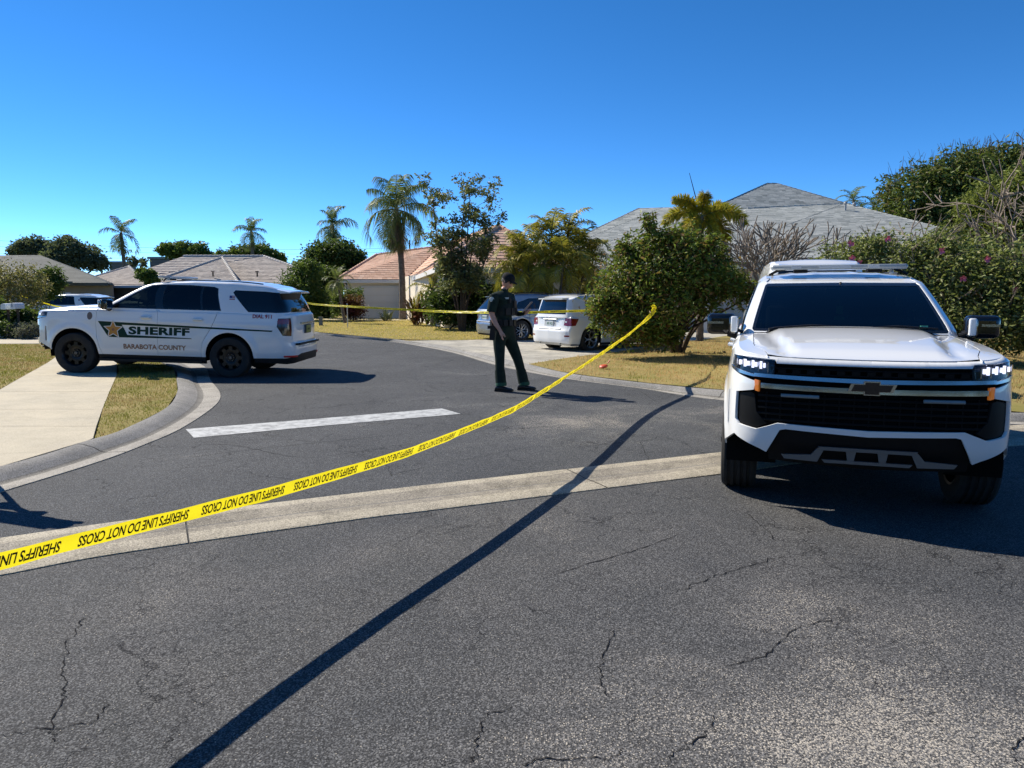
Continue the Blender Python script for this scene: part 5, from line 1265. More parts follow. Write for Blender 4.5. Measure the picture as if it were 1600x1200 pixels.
garage_door(gh, (3.2,33.75,0), (6.6,30.75,0), .08, 2.25, mat('dark_brown_door', (.05,.04,.035), .6), 0, 4)
window(gh, (11.2,29.55,1.5), 1.8, 1.3, -.06, 2); window(gh, (16,29.25,1.5), 2.2, 1.3, -.06, 3)
for x_, y_, z_ in ((16.5,36.6,5.85), (17.3,37.4,5.9)):
    mb = MB(); mb.tube([(x_, y_, z_-.2), (x_, y_, z_+.2)], .05, 8); mb.lathe([(0, .32), (.07, .30), (.10, .22), (.07, .18)], 'Z', c=(x_, y_, z_-.02), n=10); mb.build('roof_vent', mat('grey_vent', (.30,.31,.32), .7), gh)
finish(gh)
mb = MB(); ba = A(1088,312,40); ta = A(1077,270,40)
mb.tube([ba-Vector((0,0,.9)), ba, ta], [.03,.03,.012], 6); tag(mb.build('antenna', M['black_pl'], None), 'thin dark radio antenna rising above the grey shingle roof', 'antenna')
# grey tiled house behind the police car on the left
lh = empty('tiled_house', (-30, 62, 0), 0, 'low house with grey tile roof behind the left police SUV', 'house')
def X_(u, Y): return (u-800)/1130*Y*1.0
z0_ = 2.3
E0 = (X_(104,62),62,2.25); E1 = (X_(236,58),58,2.3); ap = (X_(200,66),67,4.05)
mr0 = (X_(294,68),68,5.05); mr1 = (X_(417,68),68,5.05); mc0 = (X_(150,62),63,2.3); mc1 = (X_(545,60),60,2.3)
sp_k = (X_(350,62),62.5,4.65); s0 = (X_(226,55),55.5,2.3); s1 = (X_(374,55),55.5,2.3)
for poly in ([E0, E1, ap], [E1, (X_(250,68),68,2.6), ap], [mc0, mc1, mr1, mr0], [mc1, (X_(520,76),76,2.3), mr1], [s0, s1, sp_k], [s1, (s1[0]-1.7,60.4,2.3), (X_(352,66.2),66.4,4.7), sp_k], [(s0[0]-1.7,60.4,2.3), s0, sp_k, (X_(352,66.2),66.4,4.7)]): tiled(poly, .33, .33, .05, M['tile_grey'], lh)
pale = mat('pale_ridge_tile', (.46,.43,.39), .85)
ridge(lh, [mc1, mr1, mr0], pale, .13); ridge(lh, [s1, sp_k, (X_(352,66.2),66.4,4.7)], pale, .13); ridge(lh, [s0, sp_k], pale, .12); ridge(lh, [E1, ap], pale, .16); ridge(lh, [E0, ap], pale, .1)
fascia(lh, [E0, E1], 2.22, M['trim_w'], .2); fascia(lh, [s0, s1], 2.24, M['trim_w'], .2)
M['tan'] = varied('tan_stucco', (.34,.27,.20), (.28,.22,.17), 2, .9)
wall_run(lh, [(E0[0]+.4,62.6,0), (E1[0]-.3,58.9,0), (s0[0]+.4,56.3,0), (s1[0]-.4,56.3,0), (mc1[0]-.6,61,0)], -.05, 2.3, M['tan'])
garage_door(lh, (E0[0]+1.2,62.0,0), (E0[0]+4.6,60.55,0), 0, 2.0, M['door_w'], 8, 4)
for u_ in (333, 402): p = A(u_, 432, 57); mb = MB(); mb.tube([p, p+Vector((0,0,.35))], .06, 6); mb.box(p+Vector((0,0,.38)), (.22,.22,.06)); mb.build('roof_vent', M['black_pl'], lh)
finish(lh)
# dark shingle house at the far left
dh = empty('shingle_house', (-42, 56, 0), 0, 'house with dark green grey shingle roof at the far left', 'house')
k0 = (-56,62,4.75); k1 = (X_(73,60),60,4.75)
for poly in ([(-60,53,2.4), (X_(175,53),53,2.4), k1, k0], [(X_(175,53),53,2.4), (X_(190,68),68,2.5), k1], [(X_(40,50),50,2.45), (X_(120,50),50,2.45), (X_(84,55),55.5,3.9)]): tiled(poly, .25, 1.0, .015, M['shingle_dark'], dh, 'roof_shingles', 1)
wall_run(dh, [(-59,54,0), (X_(170,53),53.8,0), (X_(182,66),66,0)], -.05, 2.4, M['tan'])
fascia(dh, [(-60,53,0), (X_(175,53),53,0)], 2.4, mat('dark_trim', (.08,.08,.07), .6), .2)
window(dh, (-38,53.7,1.4), 1.8, 1.1, 0, 2)
finish(dh)
for lab, u0, u1, v0, Y in (('grey sided upper storey far behind the grey tiled roof', 231, 262, 401, 105), ('small grey building far behind the leaning palm', 168, 188, 408, 110)):
    p0, p1 = A(u0, v0, Y), A(u1, v0, Y); fb = empty('distant_house', ((p0.x+p1.x)/2, Y+2, 0), 0, lab, 'house'); H_ = p0.z
    g_ = varied('grey_siding', (.16,.18,.19), (.13,.15,.16), 1, .8)
    mb = MB(); mb.box(((p0.x+p1.x)/2, Y+2.5, (H_-.3)/2), (p1.x-p0.x, 4, H_-.3)); mb.build('wall', g_, fb, None)
    mb = MB(); mb.box(((p0.x+p1.x)/2, Y+2.5, H_-.15), (p1.x-p0.x+.5, 4.5, .3)); mb.build('roof', mat('flat_roof', (.22,.25,.27), .7), fb, None)
    for k in range(6): mb = MB(); mb.box(((p0.x+p1.x)/2, Y+.48, H_-.6-k*.4), (p1.x-p0.x, .05, .34)); mb.build('siding_board', g_, fb, None)
    finish(fb)
# power lines
for k, (v0, v1) in enumerate(((367, 388), (377, 394), (389, 401))):
    a, b = A(-160, v0-3, 118), A(640, v1-1, 122); pts = [a.lerp(b, i/30)-Vector((0, 0, 1.2*4*(i/30)*(1-i/30))) for i in range(31)]
    mb = MB(); mb.tube(pts, .022, 4); tag(mb.build('power_line', M['black_pl'], None), ('uppermost', 'middle', 'lowest')[k]+' of the three thin power lines across the sky at left', 'cable')
for u_, v_, nm in ((-160, 355, 'left of the oaks'), (640, 378, 'hidden behind the tall queen palm')):
    p = A(u_, v_, 118 if u_ < 0 else 122); mb = MB(); mb.tube([(p.x, p.y, 0), (p.x, p.y, p.z+.3)], [.17, .12], 8); mb.box((p.x, p.y, p.z-.3), (.12, 2.2, .12)); tag(mb.build('utility_pole', M['bark'], None), 'wooden pole carrying the power lines, '+nm, 'utility pole')

# ------------------------------------------------------------------ vegetation
def leaves(name, clumps, n, size, mt, parent=None, aspect=.45, droop=.25, shell=.5, flat=.6, sub=26, seed=0, cup=.18):
    """clumps: (x, y, z, rx, ry, rz); leaves gathered in tufts near the surface of each"""
    g = np.random.default_rng(seed+len(clumps)*7+n)
    vol = np.array([c[3]*c[4]+c[4]*c[5]+c[3]*c[5] for c in clumps]); cnt = (vol/vol.sum()*n).astype(int); out = []
    for c, m in zip(clumps, cnt):
        k = max(5, int(m/sub)); d = g.normal(size=(k, 3)); d /= np.linalg.norm(d, axis=1)[:,None]
        r = shell+(1-shell)*g.random(k)**.6; r *= 1+.10*g.normal(size=k)
        cen = d*r[:,None]*np.array(c[3:6])+np.array(c[:3]); w_ = g.integers(0, k, m); sp = .26*min(c[3:6])*(.5+g.random(k))
        out.append(cen[w_]+g.normal(size=(m, 3))*np.minimum(sp[w_], .30+0*sp[w_])[:,None]*.8)
    P = np.concatenate(out); m = len(P)
    ax = g.normal(size=(m, 3)); ax[:,2] = ax[:,2]*.6-droop; ax /= np.linalg.norm(ax, axis=1)[:,None]
    nn = g.normal(size=(m, 3)); nn[:,2] += flat; sd_ = np.cross(ax, nn); sd_ /= np.maximum(1e-6, np.linalg.norm(sd_, axis=1))[:,None]; up_ = np.cross(sd_, ax)
    L = size*(.6+.8*g.random(m))[:,None]; W = L*aspect
    V = np.stack([P, P+ax*L*.5+sd_*W*.5+up_*L*cup, P+ax*L, P+ax*L*.5-sd_*W*.5+up_*L*cup], 1).reshape(-1, 3)
    i = np.arange(m)*4; Fq = np.stack([np.stack([i, i+1, i+2], 1), np.stack([i, i+2, i+3], 1)], 1).reshape(-1, 3)
    me = fast_mesh(name, V, Fq, 3)
    return link(name, me, mt, parent)
def limbs(mb, p, d, L, r, depth, rr, spread=.5, up=.15, mids=3, keep=.78, tips=None, minr=.006, sides=6):
    pts = [Vector(p)]; dd = Vector(d).normalized()
    for k in range(mids):
        dd = (dd+Vector((rr.gauss(0, .13), rr.gauss(0, .13), rr.gauss(0, .10)+up*.2))).normalized(); pts.append(pts[-1]+dd*L/mids)
    re = max(minr, r*.66); mb.tube(pts, [r+(re-r)*k/mids for k in range(mids+1)], sides, cap=(depth == 0))
    if depth == 0:
        if tips is not None: tips.append(pts[-1])
        return
    for k in range(rr.choice((2, 2, 3))):
        a = rr.uniform(0, 2*math.pi); o_ = dd.orthogonal().normalized(); o2 = dd.cross(o_)
        nd = dd+(o_*math.cos(a)+o2*math.sin(a))*spread*rr.uniform(.6, 1.3)+Vector((0, 0, up))
        limbs(mb, pts[-1], nd, L*keep*rr.uniform(.8, 1.15), re, depth-1, rr, spread, up, mids, keep, tips, minr, max(4, sides-1))
GREEN = dict(
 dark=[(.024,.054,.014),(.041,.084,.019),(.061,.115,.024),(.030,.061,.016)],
 mid=[(.060,.117,.024),(.098,.165,.033),(.135,.203,.042),(.053,.090,.022)],
 bush=[(.084,.139,.022),(.159,.233,.033),(.243,.308,.047),(.102,.159,.026),(.298,.139,.056),(.186,.243,.037)],
 hib=[(.144,.192,.053),(.240,.288,.077),(.336,.360,.120),(.120,.156,.048),(.384,.360,.168)],
 mango=[(.053,.091,.021),(.096,.149,.031),(.149,.193,.039),(.070,.105,.025),(.210,.149,.061)],
 olive=[(.137,.173,.036),(.218,.255,.055),(.273,.300,.064),(.109,.146,.033)],
 oak=[(.128,.145,.093),(.170,.187,.119),(.102,.116,.076),(.093,.119,.051)],
 sparse=[(.150,.170,.064),(.220,.230,.084),(.120,.140,.056),(.260,.220,.100)],
 red=[(.12,.018,.015),(.16,.03,.02),(.08,.012,.012)],
 twig=[(.260,.221,.078),(.338,.273,.091),(.195,.195,.065),(.364,.286,.156)],
 lav=[(.20,.19,.17),(.14,.15,.10),(.26,.24,.23),(.10,.12,.06)],
 palm=[(.108,.154,.046),(.172,.216,.058),(.216,.252,.082)],
 areca=[(.254,.254,.039),(.390,.332,.039),(.507,.390,.049),(.195,.215,.039)],
 fox=[(.255,.293,.039),(.431,.392,.039),(.666,.489,.039),(.196,.235,.039)],
 dead=[(.22,.17,.10),(.28,.22,.13)])
LM = {k: leafmat('foliage_'+k, v, .5 if k not in ('oak', 'lav') else .8, .42) for k, v in GREEN.items()}
def tree(label, base, clumps, n, size, lm, kind='tree', trunk_r=.16, seed=1, depth=2, trunk_h=None, group=None, bark='bark', name=None, **kw):
    t = empty(name or kind, base, 0, label, 'tree' if 'tree' in kind else 'shrub', group); b = Vector(base)
    rr = random.Random(seed); mb = MB(); cx = np.mean([c[:3] for c in clumps], 0); h = trunk_h or max(.3, (cx[2]-b.z)*.45)
    cl = [(c[0]-b.x, c[1]-b.y, c[2]-b.z, *c[3:]) for c in clumps]
    top = Vector(((cx[0]-b.x)*.3, (cx[1]-b.y)*.3, h)); mb.tube([Vector((0,0,-.05)), top*.5+Vector((rr.gauss(0,.04), rr.gauss(0,.04), 0)), top], [trunk_r*1.25, trunk_r, trunk_r*.85], 8)
    for c in cl:
        e = Vector(c[:3]); m_ = (top+e)/2+Vector((rr.gauss(0,.1), rr.gauss(0,.1), 0)); mb.tube([top-Vector((0,0,.05)), m_, e], [trunk_r*.6, trunk_r*.4, trunk_r*.22], 6)
        for k in range(5):
            dv = Vector((rr.gauss(0,1), rr.gauss(0,1), rr.gauss(.3,.8))).normalized(); q = e+Vector((dv.x*c[3], dv.y*c[4], dv.z*c[5]))*.9; mb.tube([m_.lerp(e, rr.random()), (e+q)/2, q], [trunk_r*.25, trunk_r*.15, .008], 5)
    mb.build('trunk', M[bark], t, 60)
    leaves('crown', cl, n, size, LM[lm], t, seed=seed, **kw); return t
def ellip(u, v, Y, ru, rv, dep=None):
    p = A(u, v, Y); k = Y/F; return (p.x, p.y, p.z, ru*k, (dep or ru*k), rv*k)
# the big bush the tape is tied to
Yb = 17.6
bush = [ellip(1040,420,Yb,62,50), ellip(985,445,Yb,55,42), ellip(1085,425,Yb+.2,55,42), ellip(1020,480,Yb-.3,62,44), ellip(958,470,Yb-.2,38,34), ellip(990,510,Yb-.4,50,28), ellip(1012,382,Yb,34,22), ellip(1060,376,Yb+.2,36,22), ellip(1125,440,Yb+.5,38,30), ellip(1150,452,Yb+.9,26,26), ellip(940,492,Yb-.3,22,20), ellip(1030,530,Yb-.2,34,16), ellip(975,405,Yb,24,18), ellip(1098,470,Yb+.5,34,24)]
rr = random.Random(44)
for k in range(34):
    c = bush[rr.randrange(len(bush))]; a = rr.uniform(-.4, 3.5); bush.append((c[0]+c[3]*math.cos(a)*1.02, c[1]-rr.uniform(0, .3), c[2]+c[5]*math.sin(a)*1.05, rr.uniform(.14, .3), .2, rr.uniform(.14, .28)))
bb = G(1058, 557); tree('large round green bush with red tipped leaves that the yellow tape is tied to', (bb.x, bb.y, .09), bush, 27000, .115, 'bush', 'shrub', .07, 3, trunk_h=.5, shell=.35, sub=9, aspect=.42)
mb = MB(); rr = random.Random(4)
for k in range(7): a = k*.9; mb.tube([(bb.x+.12*math.cos(a), bb.y+.12*math.sin(a), .05), (bb.x+.3*math.cos(a), bb.y+.3*math.sin(a), .5), (bb.x+.8*math.cos(a), bb.y+.6*math.sin(a), 1.2)], [.05,.04,.025], 6)
o = mb.build('stem', M['bark'], bpy.data.objects.get('shrub'), 60); o.matrix_parent_inverse = Matrix.Translation(-Vector((bb.x, bb.y, .09)))
# ground leaves under it
leaves('leaf_litter', [(bb.x, bb.y, .10, 1.5, .9, .02), (bb.x+1.6, bb.y-.2, .10, 1.2, .6, .02)], 900, .07, LM['dead'], None, shell=0); tag(bpy.data.objects['leaf_litter'], 'dry fallen leaves under the big bush', 'leaves', kind='stuff')
# hibiscus hedge on the right with pink flowers
hib = []
rr = random.Random(8)
for u, v, Y, ru, rv in ((1320,420,17.5,48,42),(1350,470,17.2,60,50),(1400,415,17,55,45),(1440,455,16.6,65,60),(1500,420,16.4,60,48),(1540,470,16,60,58),(1590,430,15.8,60,50),(1630,480,15.5,70,60),(1470,500,16.2,70,45),(1560,515,15.6,70,35),(1380,510,17,60,40),(1300,500,17.6,45,42),(1460,385,16.8,40,22),(1360,385,17.3,35,20),(1700,450,15.2,70,60),(1225,480,18.2,50,42),(1640,520,15.2,60,30)):
    hib.append(ellip(u, v, Y, ru, rv))
hb_ = G(1480, 545); hedge = tree('tall loose hibiscus hedge with pink flowers behind the nearest police SUV', (hb_.x, hb_.y, .09), hib, 40000, .105, 'hib', 'shrub', .05, 9, trunk_h=.4, shell=.45, sub=11, aspect=.45, bark='bark_grey', name='hibiscus_hedge')
mb = MB(); rr = random.Random(3); hl = Vector(hedge.location)
for k in range(150):
    c = hib[rr.randrange(len(hib))]; p = Vector(c[:3])-hl; d = Vector((rr.gauss(0,.8), rr.gauss(-.5,.5), rr.gauss(.6,.5))).normalized(); L = max(c[3], c[5])*rr.uniform(.9, 1.25)
    q = p+d*L; m_ = (p+q)/2+Vector((rr.gauss(0,.06), 0, rr.gauss(0,.06))); mb.tube([p, m_, q], [.014, .010, .004], 4)
    for j in range(2): d2 = (d+Vector((rr.gauss(0,.5), rr.gauss(0,.5), rr.gauss(0,.5)))).normalized(); mb.tube([m_.lerp(q, rr.uniform(.1,.7)), q+d2*.12], [.007, .003], 4)
o = mb.build('twigs', M['bark_grey'], hedge); o['kind'] = 'stuff'
pk = mat('pink_petal', (.75,.16,.24), .6)
for u, v in ((1328,381),(1330,404),(1342,411),(1386,374),(1541,405),(1503,436),(1470,392),(1583,452)):
    c = A(u, v, 16.2-(u-1330)/260*.9); mb = MB(); rr = random.Random(u)
    for k in range(5):
        a = 2*math.pi*k/5+rr.random(); d = Vector((math.cos(a), -.55, math.sin(a))); s_ = Vector((-math.sin(a), 0, math.cos(a))); p1 = d*.035
        mb.add([(0,0,0), p1+s_*.028, d*.075+s_*.02+Vector((0,-.01,0)), d*.075-s_*.02, p1-s_*.028], [(0,1,2,3,4)])
    mb.tube([(0,0,0), (0,-.07,.01)], [.005,.004], 5); fl = mb.build('flower', pk, hedge, None); fl.location = c-Vector(hedge.location)
# big mango tree and the lighter tree in front of it
mg = [ellip(1440,300,40,58,55), ellip(1500,275,40,60,50), ellip(1560,260,41,60,42), ellip(1420,345,39,38,40), ellip(1485,340,39,60,48), ellip(1620,290,41,70,60), ellip(1550,330,39,60,50), ellip(1690,280,41,70,60), ellip(1460,375,38,45,28), ellip(1600,370,39,80,45), ellip(1530,248,41,34,24)]
mg = [(c[0], c[1], c[2]-.5, *c[3:]) for c in mg]; mb_ = A(1530, 500, 40); tree('big dark mango tree with twiggy top rising at the right', (mb_.x, 40.5, 0), mg, 60000, .27, 'mango', 'mango_tree', .42, 12, sub=26, shell=.6, aspect=.33, droop=.5)
mgt = MB(); rr = random.Random(31)
for k in range(150):
    c = rr.choice(mg[:3]+[mg[5], mg[10]]); a = rr.uniform(-1.2, 1.2); p = Vector((c[0]+c[3]*math.sin(a)*.95, c[1]+rr.uniform(-.5, .2)*c[4], c[2]+c[5]*math.cos(a)*.92)); d = Vector((rr.gauss(0,.25), rr.gauss(0,.2), 1)).normalized(); mgt.tube([p, p+d*.45, p+d*rr.uniform(.6, 1.0)+Vector((rr.gauss(0,.1),0,0))], [.014,.010,.006], 4)
o = mgt.build('twigs', M['bark'], bpy.data.objects['mango_tree']); o['kind'] = 'stuff'; o.matrix_parent_inverse = Matrix.Translation(-Vector((mb_.x, 40.5, 0)))
ol = [ellip(1540,330,28,42,32), ellip(1590,320,27.5,50,42), ellip(1500,375,28.5,42,28), ellip(1560,380,27.5,60,36), ellip(1630,350,27,60,60), ellip(1610,410,27,60,35), ellip(1600,285,28,32,28), ellip(1490,395,28,30,20), ellip(1545,300,28.5,24,22)]
ob_ = A(1590, 500, 28); tree('lighter olive green tree in front of the big mango tree', (ob_.x, 28, .05), ol, 30000, .20, 'olive', 'mango_tree', .25, 15, sub=20, shell=.45, aspect=.30, droop=.6)
# bare frangipani branches
def frangipani(label, base, parts, seed, dirn, L=.62, r=.055):
    t = empty('frangipani_tree', base, 0, label, 'tree'); mb = MB(); rr = random.Random(seed); tips = []
    for k in range(parts):
        a = 2*math.pi*k/parts+rr.random()*.6; limbs(mb, (0,0,0), Vector((math.cos(a)*.55, math.sin(a)*.4, 1))+Vector(dirn), L*1.5, r, 5, rr, .62, .10, 3, .80, tips, .014, 7)
    mb.build('branches', M['bark_grey'], t, 60); lf = []
    return t
fb_ = A(1190, 545, 19.6); frangipani('bare grey branched frangipani tree behind the big bush', (fb_.x+.2, 20.6, .08), 9, 5, (.26,0,-.10), .70, .058)
fb2 = A(1680, 500, 21); frangipani('bare pale branches reaching in from the right edge above the hedge', (fb2.x-.4, 21, .05), 7, 23, (-.45,0,.2), 1.12, .09)
# sparse upright tree in front of the pink roof
sb = A(722, 505, 29.5); spt = empty('sparse_tree', (sb.x, 29.8, .08), 0, 'tall thin multi stemmed tree with sparse leaves in front of the pink roof', 'tree')
mb = MB(); rr = random.Random(17); tips = []
for u, v, du in ((676,300,-24),(708,360,-16),(726,300,-4),(742,330,8),(766,380,16),(700,420,-18),(752,400,14),(690,370,-26),(735,296,2),(760,345,18)):
    e = A(u, v, 29.8+rr.uniform(-.9,.9))-Vector(spt.location); m1 = Vector((du*.012, rr.uniform(-.1,.1), 1.2)); m2 = m1.lerp(e, .5)+Vector((du*.010, 0, .2)); P = catmull([Vector((du*.004,0,0)), m1, m2, e], 4)
    mb.tube(P, [.06-.05*i/(len(P)-1) for i in range(len(P))], 6)
    for k in range(9):
        q = P[rr.randrange(5, len(P))]; d = Vector((rr.gauss(0,.5), rr.gauss(0,.5), rr.uniform(.1,.7))); mb.tube([q, q+d*.35, q+d*.8], [.016,.011,.005], 4); tips.append(q+d*.8)
    tips.append(e)
mb.build('trunk', M['bark'], spt, 60)
leaves('crown', [(p.x, p.y, p.z, .33, .33, .28) for p in tips], 9500, .15, LM['sparse'], spt, shell=.2, sub=9, seed=2, aspect=.4)

# palms
def frond(name, L, e0, droop, ll, n, mt, plume=False, hang=.5, seed=0, wid=.035, vee=.35, rach=None):
    rr = random.Random(seed); mb = MB(); pts = []; p = Vector((0,0,0)); e = e0; N = 14
    for k in range(N+1):
        pts.append(p.copy()); p = p+Vector((math.cos(e), 0, math.sin(e)))*L/N; e -= droop/N*(.5+1.2*k/N)
    mb.tube(pts, [.030*(1-.85*k/N)*(L/2.5)**.5+.004 for k in range(N+1)], 5, mi=1)
    V = []; Fc = []
    for k in range(n):
        s_ = .10+.90*(k+rr.random()*.5)/n; i = min(N-1, int(s_*N)); f = s_*N-i; q = pts[i].lerp(pts[i+1], f); tg = (pts[i+1]-pts[i]).normalized()
        nm = Vector((-tg.z, 0, tg.x)); env = ll*(.45+.75*math.sin(math.pi*min(1, s_*.85+.12)))*rr.uniform(.85, 1.1)
        for sg in (-1, 1):
            for rep in range(3 if plume else 1):
                an = vee+rr.gauss(0,.12) if not plume else rr.uniform(-1.3, 1.4)
                d = (Vector((0, sg*math.cos(an), 0))+nm*math.sin(an)+tg*rr.uniform(.35,.7)).normalized()
                m_ = q+d*env*.5+Vector((0,0,-hang*env*.12)); t_ = q+d*env*.92+Vector((0,0,-hang*env*.75)); w_ = wid*rr.uniform(.8, 1.2); wv = tg*w_*.5
                if abs(tg.dot(d)) > .8: wv = nm*w_*.5
                b = len(V); V += [q-wv*.5, q+wv*.5, m_+wv, m_-wv, t_]; Fc += [(b, b+1, b+2, b+3), (b+3, b+2, b+4)]
    mb.add(V, Fc); o = mb.build(name, [mt, rach or M['palm_rachis']], None, None); return o
M['palm_rachis'] = mat('palm_midrib', (.14,.15,.05), .6)
def palm(label, base, top, tr, nf, L, lm, seed=0, ll=.5, e=(1.35,-.5), droop=1.6, hang=.7, wid=.035, plume=False, n=34, dead=0, kind='palm_tree', group=None, shaft=None, vee=.35, tilt=(0,0)):
    base, top = Vector(base), Vector(top); t = empty(kind, base, 0, label, 'palm tree', group); rr = random.Random(seed)
    d = top-base; P = [d*(k/8)+Vector((tilt[0]*math.sin(math.pi*k/8), tilt[1]*math.sin(math.pi*k/8), 0)) for k in range(9)]; mb = MB()
    Q = []; Rr = []
    for k in range(8):
        for j in range(4): f = j/4; Q.append(P[k].lerp(P[k+1], f)); Rr.append(tr*(1.25-.45*((k+f)/8))*(1.05 if j % 2 else .97))
    Q.append(P[8]); Rr.append(tr*.78); mb.tube(Q, Rr, 10); mb.build('trunk', M['palm_trunk'], t, 60)
    if shaft: mb = MB(); mb.tube([d-Vector((0,0,shaft)), d-Vector((0,0,shaft*.5)), d+Vector((0,0,.05))], [tr*.9, tr*1.05, tr*.6], 10); mb.build('crownshaft', mat('green_crownshaft', (.12,.16,.05), .5), t, 60)
    var = []
    for k in range(4):
        e0 = e[0]+(e[1]-e[0])*k/3; o = frond('frond', L*(.9 if k == 0 else 1), e0, droop*(.7+.25*k), ll, n, LM[lm], plume, hang, seed*10+k, wid, vee); var.append(o)
    for i in range(nf):
        k = min(3, int(4*i/nf)); o = var[k] if var[k].parent is None else var[k].copy()
        if var[k].parent is not None: COL.objects.link(o)
        o.parent = t; o.location = d+Vector((0,0,-.04*k)); o.rotation_euler = (rr.gauss(0,.10), rr.gauss(0,.10), i*2.39996+rr.gauss(0,.25)); s_ = rr.uniform(.85,1.1); o.scale = (s_,s_,s_)
    for v_ in var:
        if v_.parent is None: bpy.data.objects.remove(v_)
    if dead:
        dv = frond('dead_frond', L*.8, -1.25, .35, ll*.7, n, LM['dead'], False, 1.0, seed, wid, -.2)
        for i in range(dead):
            o = dv if i == 0 else dv.copy()
            if i: COL.objects.link(o)
            o.parent = t; o.location = d+Vector((0,0,-.25)); o.rotation_euler = (0, 0, i*2.4)
    return t
G1 = A(629,499,43); palm('tall queen palm with long drooping fronds in front of the garage door', (G1.x, 43, .08), A(619,326,43), .17, 22, 2.75, 'palm', 1, .75, (1.35,-.75), 2.0, 1.3, .05, n=46, dead=7, tilt=(.12,0), vee=.1)
p_ = A(519,352,60); palm('queen palm above the dark round tree at left of the pink roof', (p_.x, 60, 0), p_, .2, 17, 2.1, 'palm', 2, .6, (1.4,-.7), 1.8, 1.1, .06, n=28, dead=3)
p_ = A(393,362,85); palm('distant palm over the ridge of the grey tiled roof', (p_.x, 85, 0), p_, .2, 15, 2.3, 'palm', 3, .6, (1.4,-.6), 1.7, 1.1, .08, n=22, dead=2)
p_ = A(189,364,75); palm('distant palm with a bare curved trunk above the grey roofs at left', (p_.x+.3, 75, 0), p_, .19, 13, 2.5, 'palm', 4, .65, (1.3,-1.0), 1.9, 1.2, .08, n=22, dead=2)
for k, (u, v, s_) in enumerate(((1334,312,1.0), (1365,322,.85))):
    p_ = A(u, v, 62); palm(('taller','shorter')[k]+' of the two small palms behind the grey shingle roof', (p_.x, 62, 0), p_, .12, 11, 1.7*s_, 'palm', 5+k, .55, (1.2,-.4), 1.9, .5, .06, n=20)
# golden foxtail palm over the bush
p_ = A(1096,338,23.5); palm('foxtail palm with golden bushy fronds rising above the big bush', (p_.x+.1, 23.6, .08), p_, .10, 11, 1.45, 'fox', 8, .34, (1.0,-.35), 1.9, .25, .034, True, 80, shaft=.6)
# areca cluster: several stems, one clump
AREC = ['areca palm with fronds over the silver crossover, second from the clump\'s outer left', 'areca palm between the leftmost pair and the tallest of the clump', 'tallest areca palm in the middle of the clump behind the cars', 'areca palm just right of the tallest in the clump', 'areca palm in the clump leaning towards the grey shingle roof', 'low areca palm in front of the clump above the crossover roof', 'low areca palm in front of the clump above the white SUV roof', 'lowest areca palm at the clump\'s front, beside the deputy head', 'outermost areca palm on the side of the pink tiled house', 'outermost areca palm nearest the big bush']
for i, (u, v, Y, L, s_) in enumerate(((815,395,27,1.25,1),(838,378,27.6,1.35,1),(862,365,27.2,1.4,1),(888,362,27.8,1.4,1),(905,388,27.2,1.35,1),(850,410,26.6,1.3,1),(880,412,26.5,1.3,1),(825,425,26.6,1.2,1),(800,412,27.3,1.3,1),(920,405,27.6,1.2,1))):
    p_ = A(u, v, Y); b_ = Vector((A(862,500,27).x+(p_.x-A(862,500,27).x)*.35, Y, .05))
    palm(AREC[i], b_, p_, .05, 12, L, 'areca', 20+i, .46, (1.25,-.45), 1.9, .6, .045, n=30, kind='areca_palm', group='areca palms in a clump behind the parked cars')
# small palms and beds before the pink roofed house
p_ = A(527,437,38); palm('small pygmy date palm at the left end of the front bed', (p_.x+.35, 38, 0), p_, .07, 16, 1.0, 'palm', 31, .22, (1.3,-.5), 1.8, .5, .025, n=26)
p_ = A(676,452,34); palm('leafy low palm with yellow drooping blades beside the red cordylines', (p_.x, 34, 0), p_, .10, 16, 1.35, 'areca', 32, .30, (1.3,-.6), 1.9, .6, .035, n=26)
def spiky(label, u, v, Y, n, L, mt, seed, w_=.07, up=.9, kind='cordyline', cat='plant'):
    b = A(u, v, Y); b.z = .06; t = empty(kind, b, 0, label, cat); rr = random.Random(seed); V = []; Fc = []
    for k in range(n):
        a = rr.uniform(0, 2*math.pi); e = rr.uniform(.25, 1.4); h = rr.uniform(0, .75)*L*up; d = Vector((math.cos(a)*math.cos(e), math.sin(a)*math.cos(e), math.sin(e))); s_ = Vector((-math.sin(a), math.cos(a), 0))*w_; o = Vector((rr.gauss(0,.12), rr.gauss(0,.12), h)); l = L*rr.uniform(.5, .9)
        i = len(V); m_ = o+d*l*.55; V += [o-s_*.3, o+s_*.3, m_+s_, m_-s_, o+d*l-Vector((0,0,l*.18))]; Fc += [(i,i+1,i+2,i+3), (i+3,i+2,i+4)]
    mb = MB(); mb.add(V, Fc); mb.build('blades', mt, t, None); mb = MB()
    for k in range(4): mb.tube([(0,0,0), (rr.gauss(0,.15), rr.gauss(0,.15), L*up*.7)], .03, 5)
    mb.build('stem', M['bark'], t); return t
cord = leafmat('cordyline_blades', [(.10,.025,.018),(.16,.04,.025),(.05,.018,.014),(.22,.09,.05)], .5, .25)
spiky('dark red cordyline nearest the tall queen palm', 650, 499, 35, 90, 1.25, cord, 1); spiky('second dark red cordyline, just right of the one by the queen palm', 668, 499, 35.5, 90, 1.35, cord, 2)
spiky('grey green agave at the foot of the garage door', 604, 501, 41, 40, 1.1, leafmat('agave_blades', [(.10,.12,.07),(.15,.17,.10)], .6, .1), 3, .06, .15, 'agave')
def shrub(label, us, Y, n, size, lm, seed, base=(None, 500), **kw):
    cl = [ellip(u, v, Y+(d if d else 0), ru, rv) for u, v, ru, rv, d in us]; b = A(us[0][0], base[1], Y); return tree(label, (b.x, Y, .03), cl, n, size, lm, 'shrub', .04, seed, trunk_h=.3, **kw)
